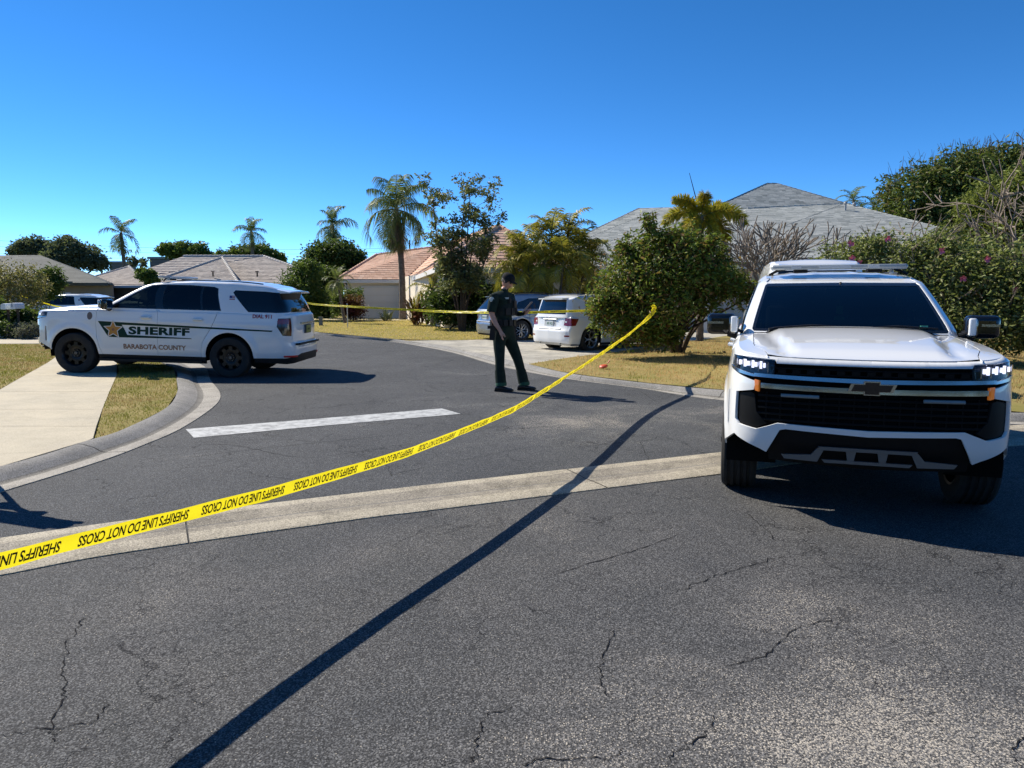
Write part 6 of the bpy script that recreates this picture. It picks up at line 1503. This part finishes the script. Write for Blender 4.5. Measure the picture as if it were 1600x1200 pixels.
shrub('dark leafy shrubs massed below the sparse tree', [(700,478,36,28,0),(735,470,32,34,.6),(752,482,26,26,0),(716,452,26,22,.8),(775,480,20,28,.8)], 31, 9000, .24, 'dark', 41, aspect=.25, droop=.4)
shrub('round dark red clipped shrub by the garage wall', [(552,480,17,17,0)], 41, 3500, .12, 'red', 42)
shrub('yellow green hedge behind the red clipped shrub', [(548,462,22,10,0),(528,478,12,16,0)], 43, 3000, .13, 'mid', 43)
shrub('tall green shrub close behind the tail of the left police SUV', [(478,428,24,20,0),(468,455,26,26,-.5),(490,470,20,22,0)], 42, 9000, .17, 'mid', 44)
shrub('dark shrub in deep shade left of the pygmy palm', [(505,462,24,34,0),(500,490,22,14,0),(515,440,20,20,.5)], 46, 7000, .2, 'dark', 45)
rb = tree('round dark green tree below the queen palm', (A(522,450,56).x, 56, 0), [ellip(523,402,56,40,24), ellip(500,415,56,24,20), ellip(548,402,56,20,18), ellip(520,425,56,36,18)], 16000, .28, 'dark', 'round_tree', .25, 46)
# left side beds
shrub('twiggy shrub with yellowish leaves at the left edge', [(22,448,34,30,0),(50,440,22,22,.5),(-15,445,30,32,0),(40,478,30,22,0)], 29, 6500, .11, 'twig', 51, shell=.8, bark='bark_grey')
shrub('green bushy palm like shrub beside the twiggy one', [(80,440,18,22,0),(70,455,14,16,0)], 33, 4000, .18, 'mid', 52, aspect=.2)
shrub('dark green border plants under the mailboxes', [(20,495,30,16,0),(52,497,22,14,0),(-20,492,30,20,0)], 26.5, 6000, .13, 'dark', 53)
shrub('low silvery flowering shrub beside the far pavement', [(46,517,20,11,0),(28,515,14,10,.3)], 24.9, 5000, .065, 'lav', 54)
shrub('low green ground cover at the left edge by the pavement', [(8,514,20,11,0),(-20,512,20,12,0)], 25.2, 3500, .09, 'mid', 55)
# distant trees
def far(label, us, Y, n, size, lm, seed, r=.3): cl = [ellip(*u[:2], Y, *u[2:]) for u in us]; return tree(label, (A(us[0][0], 450, Y).x, Y, 0), cl, n, size, lm, 'distant_tree', r, seed)
far('grey green oak at the far left, behind the dark roof', [(52,388,26,16),(30,395,14,14),(72,400,26,16)], 98, 9000, .42, 'oak', 61)
far('broader oak right of the first one behind the dark roof', [(105,388,24,16),(130,402,28,18),(95,408,30,14),(155,412,14,10)], 94, 11000, .42, 'oak', 62)
far('bright green tree behind the grey chimney like block', [(262,390,13,9),(285,392,18,12),(310,392,14,12),(322,400,12,8)], 92, 7000, .38, 'mid', 63)
far('yellow green trees under the middle distant palm', [(350,402,14,10),(378,398,20,13),(405,396,22,14),(432,403,14,9)], 88, 9000, .36, 'mid', 64)
far('dark tree behind the pink roof at left', [(470,425,20,16),(450,435,16,12)], 75, 5000, .35, 'dark', 65)
shrub('small green bush peeping over the left police SUV', [(228,428,13,9,0),(236,436,12,8,0)], 48, 2500, .2, 'mid', 66)
far('pale thin leaved tree beside the small grey building', [(205,408,10,7),(222,410,8,6)], 100, 500, .4, 'oak', 67)
# wood behind the houses so that the ground does not run bare to the horizon, plus unseen trees for reflections
rr = random.Random(77); protos = []
for k, (lm_, lab) in enumerate((('mid', 'a'), ('dark', 'b'))):
    cl = [(rr.uniform(-3,3), rr.uniform(-1.5,1.5), rr.uniform(2.0,4.2), 2.2, 2.0, 1.5) for _ in range(6)]
    protos.append(leaves('hedge_row', cl, 5000, .42, LM[lm_], None, seed=k))
for k in range(44):
    o = protos[k % 2] if k < 2 else protos[k % 2].copy()
    if k >= 2: COL.objects.link(o)
    if k < 30: o.location = (-125+k*8.4+rr.uniform(-2,2), 118+rr.uniform(-6,8), -.5); s_ = rr.uniform(.75,1.0)
    else:
        j = k-30; o.location = (-48+j*7.2, -24+rr.uniform(-4,3), -.3); s_ = rr.uniform(1.0,1.5)  # unseen trees added behind the camera for the cars to reflect
    o.scale = (s_, s_, s_*rr.uniform(.85,1.1)); o.rotation_euler = (0,0,rr.uniform(0,6.28)); tag(o, 'tree belt behind the houses, with rows added unseen behind the camera for reflections', None, None, 'stuff')
# ------------------------------------------------------------------ the deputy
def W_(u, v, Y): return A(u, v, Y)
def skin_obj(name, nodes, edges, root_i, mats, parent=None, sub=2, loc=Vector((0,0,0))):
    me = bpy.data.meshes.new(name); me.from_pydata([tuple(Vector(p)-loc) for p, r in nodes], edges, []); o = bpy.data.objects.new(name, me); COL.objects.link(o)
    m = o.modifiers.new('skin', 'SKIN'); m.use_smooth_shade = True
    for i, (p, r) in enumerate(nodes):
        d = me.skin_vertices[0].data[i]; d.radius = (r, r) if isinstance(r, (int, float)) else r; d.use_root = (i == root_i)
    s_ = o.modifiers.new('sub', 'SUBSURF'); s_.levels = s_.render_levels = sub
    dg = bpy.context.evaluated_depsgraph_get(); me2 = bpy.data.meshes.new_from_object(o.evaluated_get(dg)); bpy.data.objects.remove(o); bpy.data.meshes.remove(me)
    me2.name = name
    for q in (mats if isinstance(mats, list) else [mats]): me2.materials.append(q)
    o = bpy.data.objects.new(name, me2); COL.objects.link(o)
    if parent: o.parent = parent
    me2.polygons.foreach_set('use_smooth', [True]*len(me2.polygons)); return o
Yp = 12.1; pb = Vector((.02, Yp, 0)); man = empty('person', pb, 0, 'deputy in dark green uniform and sunglasses reading a notepad in the road', 'person')
uni = varied('dark_green_uniform', (.016,.030,.024), (.011,.021,.017), 14, .85, .6, 90, .15)
skin = mat('skin', (.50,.27,.19), .5); NB = []; EB = []
def nd(u, v, Y, r): NB.append((W_(u, v, Y), r)); return len(NB)-1
pel = nd(786,512,Yp,(.170,.150)); wst = nd(786,497,Yp,(.172,.150)); che = nd(785,478,Yp,(.195,.165)); upc = nd(785,464,Yp,(.185,.15)); nk = nd(787,455,Yp,.075); hd0 = nd(790,447,Yp,.062)
sn = nd(773,463,Yp-.20,.075); un = nd(769,476,Yp-.23,.068); en = nd(767.5,489,Yp-.22,.050); fn = nd(773,503,Yp-.26,.045); wn = nd(781,516,Yp-.30,.030); pn = nd(784.5,523,Yp-.31,(.042,.022))
sf = nd(796,463,Yp+.20,.075); uf = nd(800,476,Yp+.20,.065); ef = nd(802,488,Yp+.15,.050); ff = nd(811,491,Yp+.06,.042); wf_ = nd(819,490,Yp-.02,.030); pf = nd(824,487,Yp-.04,(.040,.022))
hn = nd(780,524,Yp-.10,(.120,.125)); tn = nd(780,540,Yp-.11,.108); kn = nd(781,560,Yp-.12,.086); cn = nd(781,578,Yp-.12,.082); an = nd(783,599,Yp-.12,.070)
hf = nd(793,524,Yp+.10,(.115,.125)); tf_ = nd(801,541,Yp+.10,.108); kf = nd(809,561,Yp+.08,.086); cf = nd(814,579,Yp+.07,.080); af = nd(819,598,Yp+.06,.068)
EB = [(pel,wst),(wst,che),(che,upc),(upc,nk),(nk,hd0),(upc,sn),(sn,un),(un,en),(en,fn),(fn,wn),(wn,pn),(upc,sf),(sf,uf),(uf,ef),(ef,ff),(ff,wf_),(wf_,pf),(pel,hn),(hn,tn),(tn,kn),(kn,cn),(cn,an),(pel,hf),(hf,tf_),(tf_,kf),(kf,cf),(cf,af)]
def fingers(palm_i, pos_fn):
    for chain in pos_fn:
        last = palm_i
        for p, r in chain: NB.append((p, r)); EB.append((last, len(NB)-1)); last = len(NB)-1
P0 = NB[pn][0]
fingers(pn, [[(P0+Vector((dx, dy, -.035)), .0105), (P0+Vector((dx*1.2+.008, dy*1.1, -.065)), .0095), (P0+Vector((dx*1.2+.022, dy*1.1, -.088+l)), .008)] for dx, dy, l in ((-.004,-.034,.008),(0,-.012,0),(.002,.010,.004),(.002,.030,.014))]+[[(P0+Vector((.030,-.028,.012)), .012), (P0+Vector((.045,-.034,-.020)), .0105), (P0+Vector((.046,-.034,-.040)), .009)]])
P1 = NB[pf][0]
fingers(pf, [[(P1+Vector((.028, dy, .010)), .0105), (P1+Vector((.045, dy-.012, .030)), .0095), (P1+Vector((.036, dy-.022, .046)), .008)] for dy in (-.030,-.010,.010,.028)]+[[(P1+Vector((.004,-.034,.026)), .012), (P1+Vector((.020,-.042,.045)), .010)]])
body = skin_obj('body', NB, EB, pel, [uni, skin], man, 2, pb)
wnL, enL = NB[wn][0]-pb, NB[en][0]-pb
for p in body.data.polygons:
    c = p.center+pb; s_ = 0
    v_n = (NB[en][0]+(NB[un][0]-NB[en][0])*.15)
    if c.y < Yp-.10 and c.z < v_n.z and c.z > W_(785,533,Yp).z and (c-NB[tn][0]).length > .0 and min((c-NB[en][0]).length, (c-NB[fn][0]).length, (c-(NB[fn][0]+NB[wn][0])/2).length, (c-(NB[fn][0]+NB[en][0])/2).length, (c-NB[wn][0]).length, (c-NB[pn][0]).length, (c-(P0+Vector((0,0,-.06)))).length) < .078:
        d = min((c-NB[i][0]).length/k for i, k in ((en,.075),(fn,.065),(wn,.055),(pn,.07))); d2 = ((c-(NB[fn][0]+NB[wn][0])/2).length)/.065; d3 = ((c-(NB[fn][0]+NB[en][0])/2).length)/.075; d4 = (c-(P0+Vector((.01,0,-.06)))).length/.07
        if min(d, d2, d3, d4) < 1: s_ = 1
    if c.x > NB[ef][0].x+.03 and c.z < NB[ef][0].z+.12 and c.z > NB[ef][0].z-.09 and c.x > .21: s_ = 1
    if c.z > NB[nk][0].z+.035: s_ = 1
    p.material_index = s_
# head: one shaped surface with brow, nose, lips, jaw and ear
hc = W_(793,440,Yp)-pb; yaw_h = R(-28); pitch_h = R(24)
def head_mesh():
    n, m = 40, 28; V = []; 
    for i in range(m+1):
        ph = math.pi*i/m
        for j in range(n):
            th = 2*math.pi*j/n; x, y, z = math.sin(ph)*math.cos(th), math.sin(ph)*math.sin(th), math.cos(ph)
            X, Y_, Z = x*.098, y*.076, z*.122
            if z < 0: k = 1-.36*(-z)**1.5; Y_ *= k; X = X*(1-.12*(-z)) + .012*(-z)*(x > 0)
            if x < 0: X *= .98
            f = math.exp(-(y/.22)**2) if x > 0 else 0
            X += f*(.024*math.exp(-((z+.22)/.14)**2)+.010*math.exp(-((z-.22)/.10)**2)-.008*math.exp(-((z-.05)/.07)**2)+.010*math.exp(-((z+.50)/.07)**2)+.010*math.exp(-((z+.78)/.10)**2))
            for s_ in (-1, 1):
                if x > 0: X -= .009*math.exp(-(((y-s_*.38)/.16)**2+((z-.04)/.10)**2))
            V.append(Vector((X, Y_, Z)))
    F_ = [(i*n+j, (i+1)*n+j, (i+1)*n+(j+1) % n, i*n+(j+1) % n) for i in range(m) for j in range(n)]
    return V, F_
Mh = Matrix.Rotation(yaw_h, 3, 'Z') @ Matrix.Rotation(pitch_h, 3, 'Y')
V, Fc = head_mesh(); mb = MB(); mb.add([Mh @ p+hc for p in V], Fc)
for s_ in (-1, 1): mb.ball(Mh @ Vector((-.008, s_*.076, -.005))+hc, (.022, .010, .034), 10, M=Mh)
h_ = mb.build('head', skin, man, 180)
mb = MB(); HV = []
n, m = 36, 16
for i in range(m+1):
    ph = math.pi*.56*i/m
    for j in range(n):
        th = 2*math.pi*j/n; x, y, z = math.sin(ph)*math.cos(th), math.sin(ph)*math.sin(th), math.cos(ph); ph2 = ph if x < .25 else ph*(1-.34*min(1, (x-.25)/.5)); x, y, z = math.sin(ph2)*math.cos(th), math.sin(ph2)*math.sin(th), math.cos(ph2)
        HV.append(Mh @ Vector((x*.108-.004, y*.085, z*.134))+hc)
mb.add(HV, [(i*n+j, (i+1)*n+j, (i+1)*n+(j+1) % n, i*n+(j+1) % n) for i in range(m) for j in range(n)])
mb.build('hair', varied('dark_brown_hair', (.018,.013,.010), (.035,.025,.018), 60, .6, .6, 200), man, 180)
mb = MB(); HV = []; n, m = 32, 9
for i in range(m+1):
    z = .035+.115*i/m; k = math.sqrt(max(0, 1-(i/m)**3.2))
    for j in range(n): th = 2*math.pi*j/n; HV.append(Mh @ Vector((.116*k*math.cos(th)-.004, .094*k*math.sin(th), z))+hc)
mb.add(HV, [(i*n+j, i*n+(j+1) % n, (i+1)*n+(j+1) % n, (i+1)*n+j) for i in range(m) for j in range(n)])
V = []
for k in range(11): a = -1.05+2.1*k/10; V += [Mh @ Vector((.108*math.cos(a)-.004, .088*math.sin(a), .045))+hc, Mh @ Vector((.108*math.cos(a)+.070*math.cos(a)**.6, .088*math.sin(a)*1.02, .028))+hc]
mb.add(V+[v-Vector((0,0,.005)) for v in V], [(2*k, 2*k+1, 2*k+3, 2*k+2) for k in range(10)]+[(22+2*k+2, 22+2*k+3, 22+2*k+1, 22+2*k) for k in range(10)]+[(2*k+1, 22+2*k+1, 22+2*k+3, 2*k+3) for k in range(10)])
mb.build('cap', mat('black_cloth_cap', (.012,.013,.015), .85, spec=.15), man, 60)
mb = MB()
for s_ in (-1, 1): mb.ball(Mh @ Vector((.088, s_*.032, .008))+hc, (.010, .030, .021), 10, M=Mh); mb.tube([Mh @ Vector((.085, s_*.062, .016))+hc, Mh @ Vector((.0, s_*.080, .018))+hc], .004, 4)
mb.tube([Mh @ Vector((.097, -.02, .016))+hc, Mh @ Vector((.097, .02, .016))+hc], .004, 4); mb.build('sunglasses', M['gloss_black'], man, 60)
for s_ in (-1, 1):
    ec = Mh @ Vector((.078, s_*.032, .004))+hc; mb = MB(); mb.ball(ec, .012, 8); mb.build('eye', mat('eye_white', (.6,.6,.58), .3), h_, 180)
mb = MB(); mb.tube([Mh @ Vector((.093, y, -.063-.002*abs(y)*50))+hc for y in (-.022,-.01,0,.01,.022)], [.003,.005,.006,.005,.003], 5); mb.build('lips', mat('lips', (.36,.14,.11), .5), h_, 180)
# short sleeves, collar, vest, belt kit, cuffs, shoes
def cone(name, a, b, r0, r1, mt, n=18, hollow=True):
    mb = MB(); a, b = Vector(a)-pb, Vector(b)-pb; t_ = (b-a).normalized(); o1 = t_.orthogonal().normalized(); o2 = t_.cross(o1); V = []
    for k, (p, r) in enumerate(((a, r0), (a.lerp(b, .5), (r0+r1)/2*1.03), (b, r1), (b, r1*.86))):
        for j in range(n): an_ = 2*math.pi*j/n; V.append(p+(o1*math.cos(an_)+o2*math.sin(an_))*r)
    mb.add(V, [(k*n+j, k*n+(j+1) % n, (k+1)*n+(j+1) % n, (k+1)*n+j) for k in range(3) for j in range(n)]); return mb.build(name, mt, man, 50)
cone('sleeve', NB[sn][0]+Vector((0,0,.02)), NB[en][0]+(NB[un][0]-NB[en][0])*.12, .082, .080, uni); cone('sleeve', NB[sf][0]+Vector((0,0,.02)), NB[ef][0]+(NB[uf][0]-NB[ef][0])*.1, .082, .078, uni)
green = mat('green_trouser_trim', (.012,.075,.045), .8)
def band(name, z0, z1, cx_, cy_, rx, ry, mt, n=28):
    mb = MB(); V = []
    for z in (z0, z1):
        for j in range(n): an_ = 2*math.pi*j/n; V.append((cx_+rx*math.cos(an_), cy_+ry*math.sin(an_), z))
    mb.add(V, [(j, (j+1) % n, n+(j+1) % n, n+j) for j in range(n)]); return mb.build(name, mt, man, 60)
wz = W_(786,503,Yp).z; bx_ = W_(786,503,Yp).x-pb.x
bl = band('duty_belt', wz-.03, wz+.03, bx_, 0, .188, .172, M['black_pl'])
for k, an_ in enumerate((-2.7,-2.2,-1.75,-1.35,-.9,-.45,.2)):
    mb = MB(); mb.box((bx_+.20*math.cos(an_), .185*math.sin(an_), wz-.012), (.05, .075, .10), rz=an_); mb.build('belt_pouch', M['black_pl'], bl, None)
mb = MB(); q = W_(776,524,Yp-.3)-pb; mb.box(q+Vector((-.07,.05,.02)), (.09,.06,.20), M=Matrix.Rotation(.1, 3, 'Y')); mb.box(q+Vector((-.09,.05,.13)), (.12,.04,.05)); mb.build('holster', M['black_pl'], bl, None)
c_ = W_(787,478,Yp)-pb
mb = MB(); n = 26; V = []
for z, rx, ry in ((-.16,.190,.170),(-.08,.205,.180),(.02,.208,.178),(.10,.195,.150),(.135,.150,.12)):
    for j in range(n): an_ = 2*math.pi*j/n; V.append((c_.x+rx*math.cos(an_)*(1.0 if math.cos(an_) < 0 else 1.03), c_.y+ry*math.sin(an_), c_.z+z))
mb.add(V, [(k*n+j, k*n+(j+1) % n, (k+1)*n+(j+1) % n, (k+1)*n+j) for k in range(4) for j in range(n)]); vest = mb.build('vest', varied('black_green_vest', (.012,.020,.017), (.008,.013,.012), 20, .8, .5, 60), man, 60)
for z, an_ in ((-.09,-1.2),(-.09,-.75),(-.09,-.3),(.03,-.5)):
    mb = MB(); mb.box((c_.x+.212*math.cos(an_), c_.y+.188*math.sin(an_), c_.z+z), (.03, .085, .11), rz=an_); mb.build('pouch', M['black_pl'], vest, None)
mb = MB(); q = W_(790.5,466,Yp-.17)-pb; mb.box(q+Vector((.01,-.01,0)), (.075,.012,.028), rz=-.3); mb.build('name_tape', mat('pale_patch', (.55,.56,.5), .7), man, None)
mb = MB(); q = W_(796,470,Yp-.16)-pb; mb.box(q+Vector((.005,0,0)), (.04,.03,.08), rz=-.5); mb.tube([q+Vector((0,0,.03)), q+Vector((-.01,0,.12))], .006, 5); mb.build('shoulder_radio', M['black_pl'], man, None)
mb = MB(); q = W_(768.5,466,Yp-.30)-pb; mb.lathe([(0,.006),(.036,.005),(.042,0)], 'Y', c=(q.x, q.y+.018, q.z-.02), n=16, M=Matrix.Rotation(math.pi, 3, 'X')); mb.build('shoulder_patch', mat('pale_patch', (.55,.56,.5), .7), man, None)
for side, (a_, k_) in enumerate(((an, cn), (af, cf))):
    p = NB[a_][0]; cone('cuff', NB[k_][0], p+Vector((0,0,-.035)), .084, .090, uni); cone('trouser_stripe', p+Vector((0,0,.02)), p+Vector((0,0,-.036)), .0915, .0925, green)
for (u0, v0, ln, yaw_, pit, Yq) in ((783,607.5,.30,-.25,0,Yp-.13), (818,606.5,.31,-.10,.0,Yp+.05)):
    o_ = W_(u0, v0, Yq)-pb; mb = MB(); Ms = Matrix.Rotation(yaw_, 3, 'Z'); V = []; n = 12; st_ = ((-.095,.050,.052,.060),(-.07,.054,.056,.110),(0,.052,.052,.105),(.05,.048,.050,.075),(.12,.052,.050,.055),(.18,.046,.045,.045),(.205,.020,.020,.020))
    for x, ry, _, h__ in st_:
        for j in range(n):
            an_ = 2*math.pi*j/n; y = ry*math.cos(an_); z = max(0.0, .5*h__+.5*h__*math.sin(an_)) if math.sin(an_) > 0 else .5*h__*(1+math.sin(an_))*(1 if abs(math.cos(an_)) > .01 else 1); V.append(Ms @ Vector((x*1.05, y, z)))
    mb.add(V, [(k*n+j, (k+1)*n+j, (k+1)*n+(j+1) % n, k*n+(j+1) % n) for k in range(len(st_)-1) for j in range(n)]+[tuple(range(n)), tuple((len(st_)-1)*n+j for j in range(n))[::-1]])
    sh_ = mb.build('shoe', mat('black_shoe_leather', (.014,.014,.015), .35), man, 50, True); sh_.location = Vector((o_.x, o_.y, .012))
    mb = MB(); mb.box((.045, 0, .004), (.30, .098, .018)); sl_ = mb.build('sole', M['rubber'], sh_, None); sl_.rotation_euler = (0, 0, yaw_)
# the notepad, held: a thing of its own
npc = W_(824,480,Yp-.06); np_ = empty('notepad', npc, 0, 'pale brown notepad held open in the deputy hand', 'notepad')
Mn = Matrix.Rotation(R(-8), 3, 'Z') @ Matrix.Rotation(R(-48), 3, 'Y')
mb = MB(); mb.box((0,0,0), (.235,.13,.012), M=Mn); mb.build('cover', mat('brown_card', (.28,.20,.15), .7), np_, None)
mb = MB(); mb.box(Mn @ Vector((0,0,.009)), (.22,.12,.006), M=Mn); mb.build('paper', mat('note_paper', (.6,.55,.47), .8), np_, None)

# ------------------------------------------------------------------ barrier tape
tape_y = mat('yellow_tape', (.95,.84,.015), .38, spec=.4); t_ = NT(tape_y); o_ = t_.obj(); t_.nrm(t_.bump(t_.noise(o_, 26, 3, .5), .25, .01))
tr = t_.n('ShaderNodeBsdfTranslucent'); tr.inputs[0].default_value = (.9,.75,.02,1); mx = t_.n('ShaderNodeMixShader'); mx.inputs[0].default_value = .45
t_.t.links.new(t_.b.outputs[0], mx.inputs[1]); t_.t.links.new(tr.outputs[0], mx.inputs[2]); t_.t.links.new(mx.outputs[0], t_.t.nodes['Material Output'].inputs[0])
ink = mat('tape_ink', (.045,.035,.006), .5)
def tape(name, pts, wid, label, text=True, twist=None, group=None, tsize=.068):
    P = catmull(pts, 26); L = [0]
    for i in range(1, len(P)): L.append(L[-1]+(P[i]-P[i-1]).length)
    L = np.array(L); PA = np.array([tuple(p) for p in P])
    def at(s_): return Vector([np.interp(s_, L, PA[:,k]) for k in range(3)])
    def frame(s_):
        p = at(s_); t = (at(s_+.05)-at(s_-.05)).normalized(); side = Vector((0,0,1)).cross(t).normalized(); up = t.cross(side)
        a = twist(s_/L[-1]) if twist else 0.0; return p, t, up*math.cos(a)+side*math.sin(a), side*math.cos(a)-up*math.sin(a)
    N = int(L[-1]/.06); V = []; Fc = []; m = 4
    for i in range(N+1):
        s_ = L[-1]*i/N; p, t, u, sd_ = frame(s_); wv = .0016*math.sin(s_*7.1)+.0012*math.sin(s_*17.3)
        for k in range(m+1): f = k/m-.5; V.append(p+u*f*wid+sd_*(wv*2*math.cos(k*1.3+s_*3)))
    for i in range(N):
        for k in range(m): Fc.append((i*(m+1)+k, i*(m+1)+k+1, (i+1)*(m+1)+k+1, (i+1)*(m+1)+k))
    mb = MB(); mb.add(V, Fc); o = mb.build(name, tape_y, None, 180); tag(o, label, 'barrier tape', group)
    if text:
        TV, TF = text_mesh("SHERIFF'S LINE DO NOT CROSS", tsize, .0016, .0, .95); TV[:,0] -= TV[:,0].min(); W0 = TV[:,0].max(); per = text; k0 = .02
        TV[:,0] *= (per*.88)/W0; TV[:,1] = TV[:,1]*1.0-tsize*.36
        s0 = -.35
        while s0 < L[-1]-.2:
            # printed upside down as the camera sees it: the line starts at its far end
            ss = s0+per*.88-TV[:,0]; okv = (ss > .02) & (ss < L[-1]-.02); X = []
            for (x, y), s_ in zip(TV, ss): p, t, u, sd_ = frame(float(np.clip(s_, 0, L[-1]))); X.append((s_, p-u*y, sd_))
            camv = Vector((0, 0, CH)); vs_ = [q+(sd_ if (camv-q).dot(sd_) > 0 else -sd_)*.004 for _, q, sd_ in X]
            ft = [f for f in TF if all(okv[i] for i in f)]
            if ft: mb = MB(); mb.add(vs_, ft); lt = mb.build('lettering', ink, o, None)
            s0 += per
    return o
T1 = [(-3.6,.2,.95),(-2.75,.95,.80),(-2.22,1.75,.71),(-1.90,2.40,.67),(-1.60,3.05,.622),(-1.46,3.33,.603),(-1.15,3.93,.572),(-.65,4.92,.555),(-.04,6.36,.575),(.28,7.33,.605),(.93,9.40,.69),(1.38,10.69,.78),(1.98,12.21,.95),(2.50,13.6,1.13),(2.86,14.9,1.20),(3.02,15.5,1.26),(3.12,16.0,1.31),(3.2,16.6,1.36)]
tape('barrier_tape', [Vector(p) for p in T1], .077, 'long yellow lettered tape slanting across the road from lower left to the bush', .60, lambda f: -.42+.10*math.sin(f*9)+.07*math.sin(f*31)+(max(0, f-.80)*11), 'yellow barrier tapes')
kn_ = MB(); rr = random.Random(6)
for k in range(7):
    a = rr.uniform(0, 6.28); c_k = Vector((3.10, 15.95, 1.28)); V = []
    for j in range(9): th = a+j*.55; r_ = .028+.006*j*(k % 2); V += [c_k+Vector((r_*math.cos(th), rr.uniform(-.02,.02)-.02, r_*math.sin(th)*1.2-(.02*j if k > 4 else 0))), c_k+Vector((r_*math.cos(th)+.012, .012-.02, r_*math.sin(th)*1.2+.02-(.02*j if k > 4 else 0)))]
    kn_.add(V, [(2*j, 2*j+1, 2*j+3, 2*j+2) for j in range(8)])
kn_.build('knot', tape_y, bpy.data.objects['barrier_tape'], None)
T2 = [A(1010,470,17.1), A(940,483.5,17.3), A(860,487,18.4), A(800,488.4,19.4), A(700,487,21.5), A(600,482,24.4), A(540,478.5,26.4), A(490,475,28.2), A(448,468,30)]
tape('barrier_tape', T2, .066, 'far yellow tape strung level behind the deputy and across the parked cars', .62, lambda f: .5*math.sin(f*14), 'yellow barrier tapes', .042)
T3 = [A(28,461,30), A(52,468,30), A(78,476,30.2), A(100,481,30.4)]
tape('barrier_tape', T3, .045, 'short piece of yellow tape among the twiggy shrubs at the far left', None, None, 'yellow barrier tapes')
mb = MB(); b_ = A(543,499,33); mb.tube([(b_.x, 33, .05), (b_.x, 33, A(543,474,33).z)], .022, 6); tag(mb.build('garden_stake', M['trim_w'], None), 'thin white stake in the front bed before the red clipped shrub', 'stake')
mb = MB(); b_ = G(500, 512); mb.box((b_.x+.05, b_.y, .28), (.16,.16,.42)); mb.box((b_.x+.05, b_.y, .50), (.19,.19,.04)); tag(mb.build('utility_pedestal', mat('grey_green_box', (.16,.17,.15), .7), None, None), 'small dark utility box standing in the lawn by the road', 'utility box')
for i, (u, v, c2) in enumerate(((12,477,(.62,.68,.68)), (27,476,(.60,.64,.68)))):
    p = A(u, v, 25.6); t = empty('mailbox', (p.x, p.y, .0), 0, ('white mailbox on a post nearest the left edge', 'pale mailbox with a number, right of its neighbour')[i], 'mailbox'); z = p.z-.05
    mb = MB(); V = []
    for yy in (-.25, .25):
        for k in range(9): a = math.pi*k/8; V.append((.085*math.cos(a), yy, z+.03+.085*math.sin(a)))
        V += [(-.085, yy, z-.09), (.085, yy, z-.09)]
    mb.add(V, [tuple(range(11)), tuple(range(21, 10, -1))]+[(k, 11+k, 11+(k+1) % 11, (k+1) % 11) for k in range(11)]); mb.build('box', mat('mailbox_%d' % i, c2, .5), t, None, True)
    mb = MB(); mb.box((0,0,(z-.1)/2), (.06,.06,z-.1)); mb.build('post', M['bark'], t, None)
    if i: V, Fc = text_mesh('1', .13, .004); mb = MB(); mb.add([(x-.05, -.256, z-.03+y) for x, y in V], Fc); mb.build('number', M['black_pl'], t, None)
b_ = G(943, 574.5, .12); mb = MB(); mb.lathe([(0,.038),(.04,.035),(.08,.022),(.09,.0),(.08,-.015),(0,-.02)], 'Z', n=20); mb.tube([(.10,0,.04),(.17,.03,.09)], .010, 5); o = mb.build('plastic_disc', mat('orange_plastic', (.55,.08,.03), .45), None, 50); o.location = (b_.x, b_.y, .145); o.rotation_euler = (.1,-.2,.3); tag(o, 'small orange red plastic disc lying on the dry grass', 'toy disc')
# a film camera on its stand just outside the frame at left, guessed from its shadow
g_ = G(60, 808); s_ = sd/sd.z*1.28; cpos = Vector(g_)+s_; tv = empty('video_camera', (cpos.x, cpos.y, 0), 0, 'black video camera on a tripod beyond the left edge, casting the boxy shadow', 'camera')
z = 1.28; mb = MB(); mb.box((-.12,-.04,z), (.62,.17,.17), rz=-.35); mb.box((.0,.0,z+.14), (.30,.10,.10), rz=-.35); cb_ = mb.build('camera_body', M['black_pl'], tv, None)
mb = MB(); mb.tube([(.10,-.12,z-.02), (.32,-.20,z-.05)], [.055,.09], 12); mb.build('lens', M['gloss_black'], tv, 40); mb = MB(); mb.tube([(.12,-.02,z+.15), (.24,-.03,z+.15)], .03, 8); mb.build('viewfinder', M['black_pl'], tv)
mb = MB(); mb.tube([(0,0,z-.1), (0,0,.75)], .035, 8); mb.box((0,0,z-.11), (.16,.12,.06)); mb.build('tripod_head', M['black_pl'], tv)
for a in (1.75, 3.2, 4.55): mb = MB(); mb.tube([(0,0,1.0), (.42*math.cos(a), .42*math.sin(a), .02)], [.025,.018], 6); mb.build('leg', M['black_pl'], tv)
print('script seconds', round(time.time()-T0, 1))
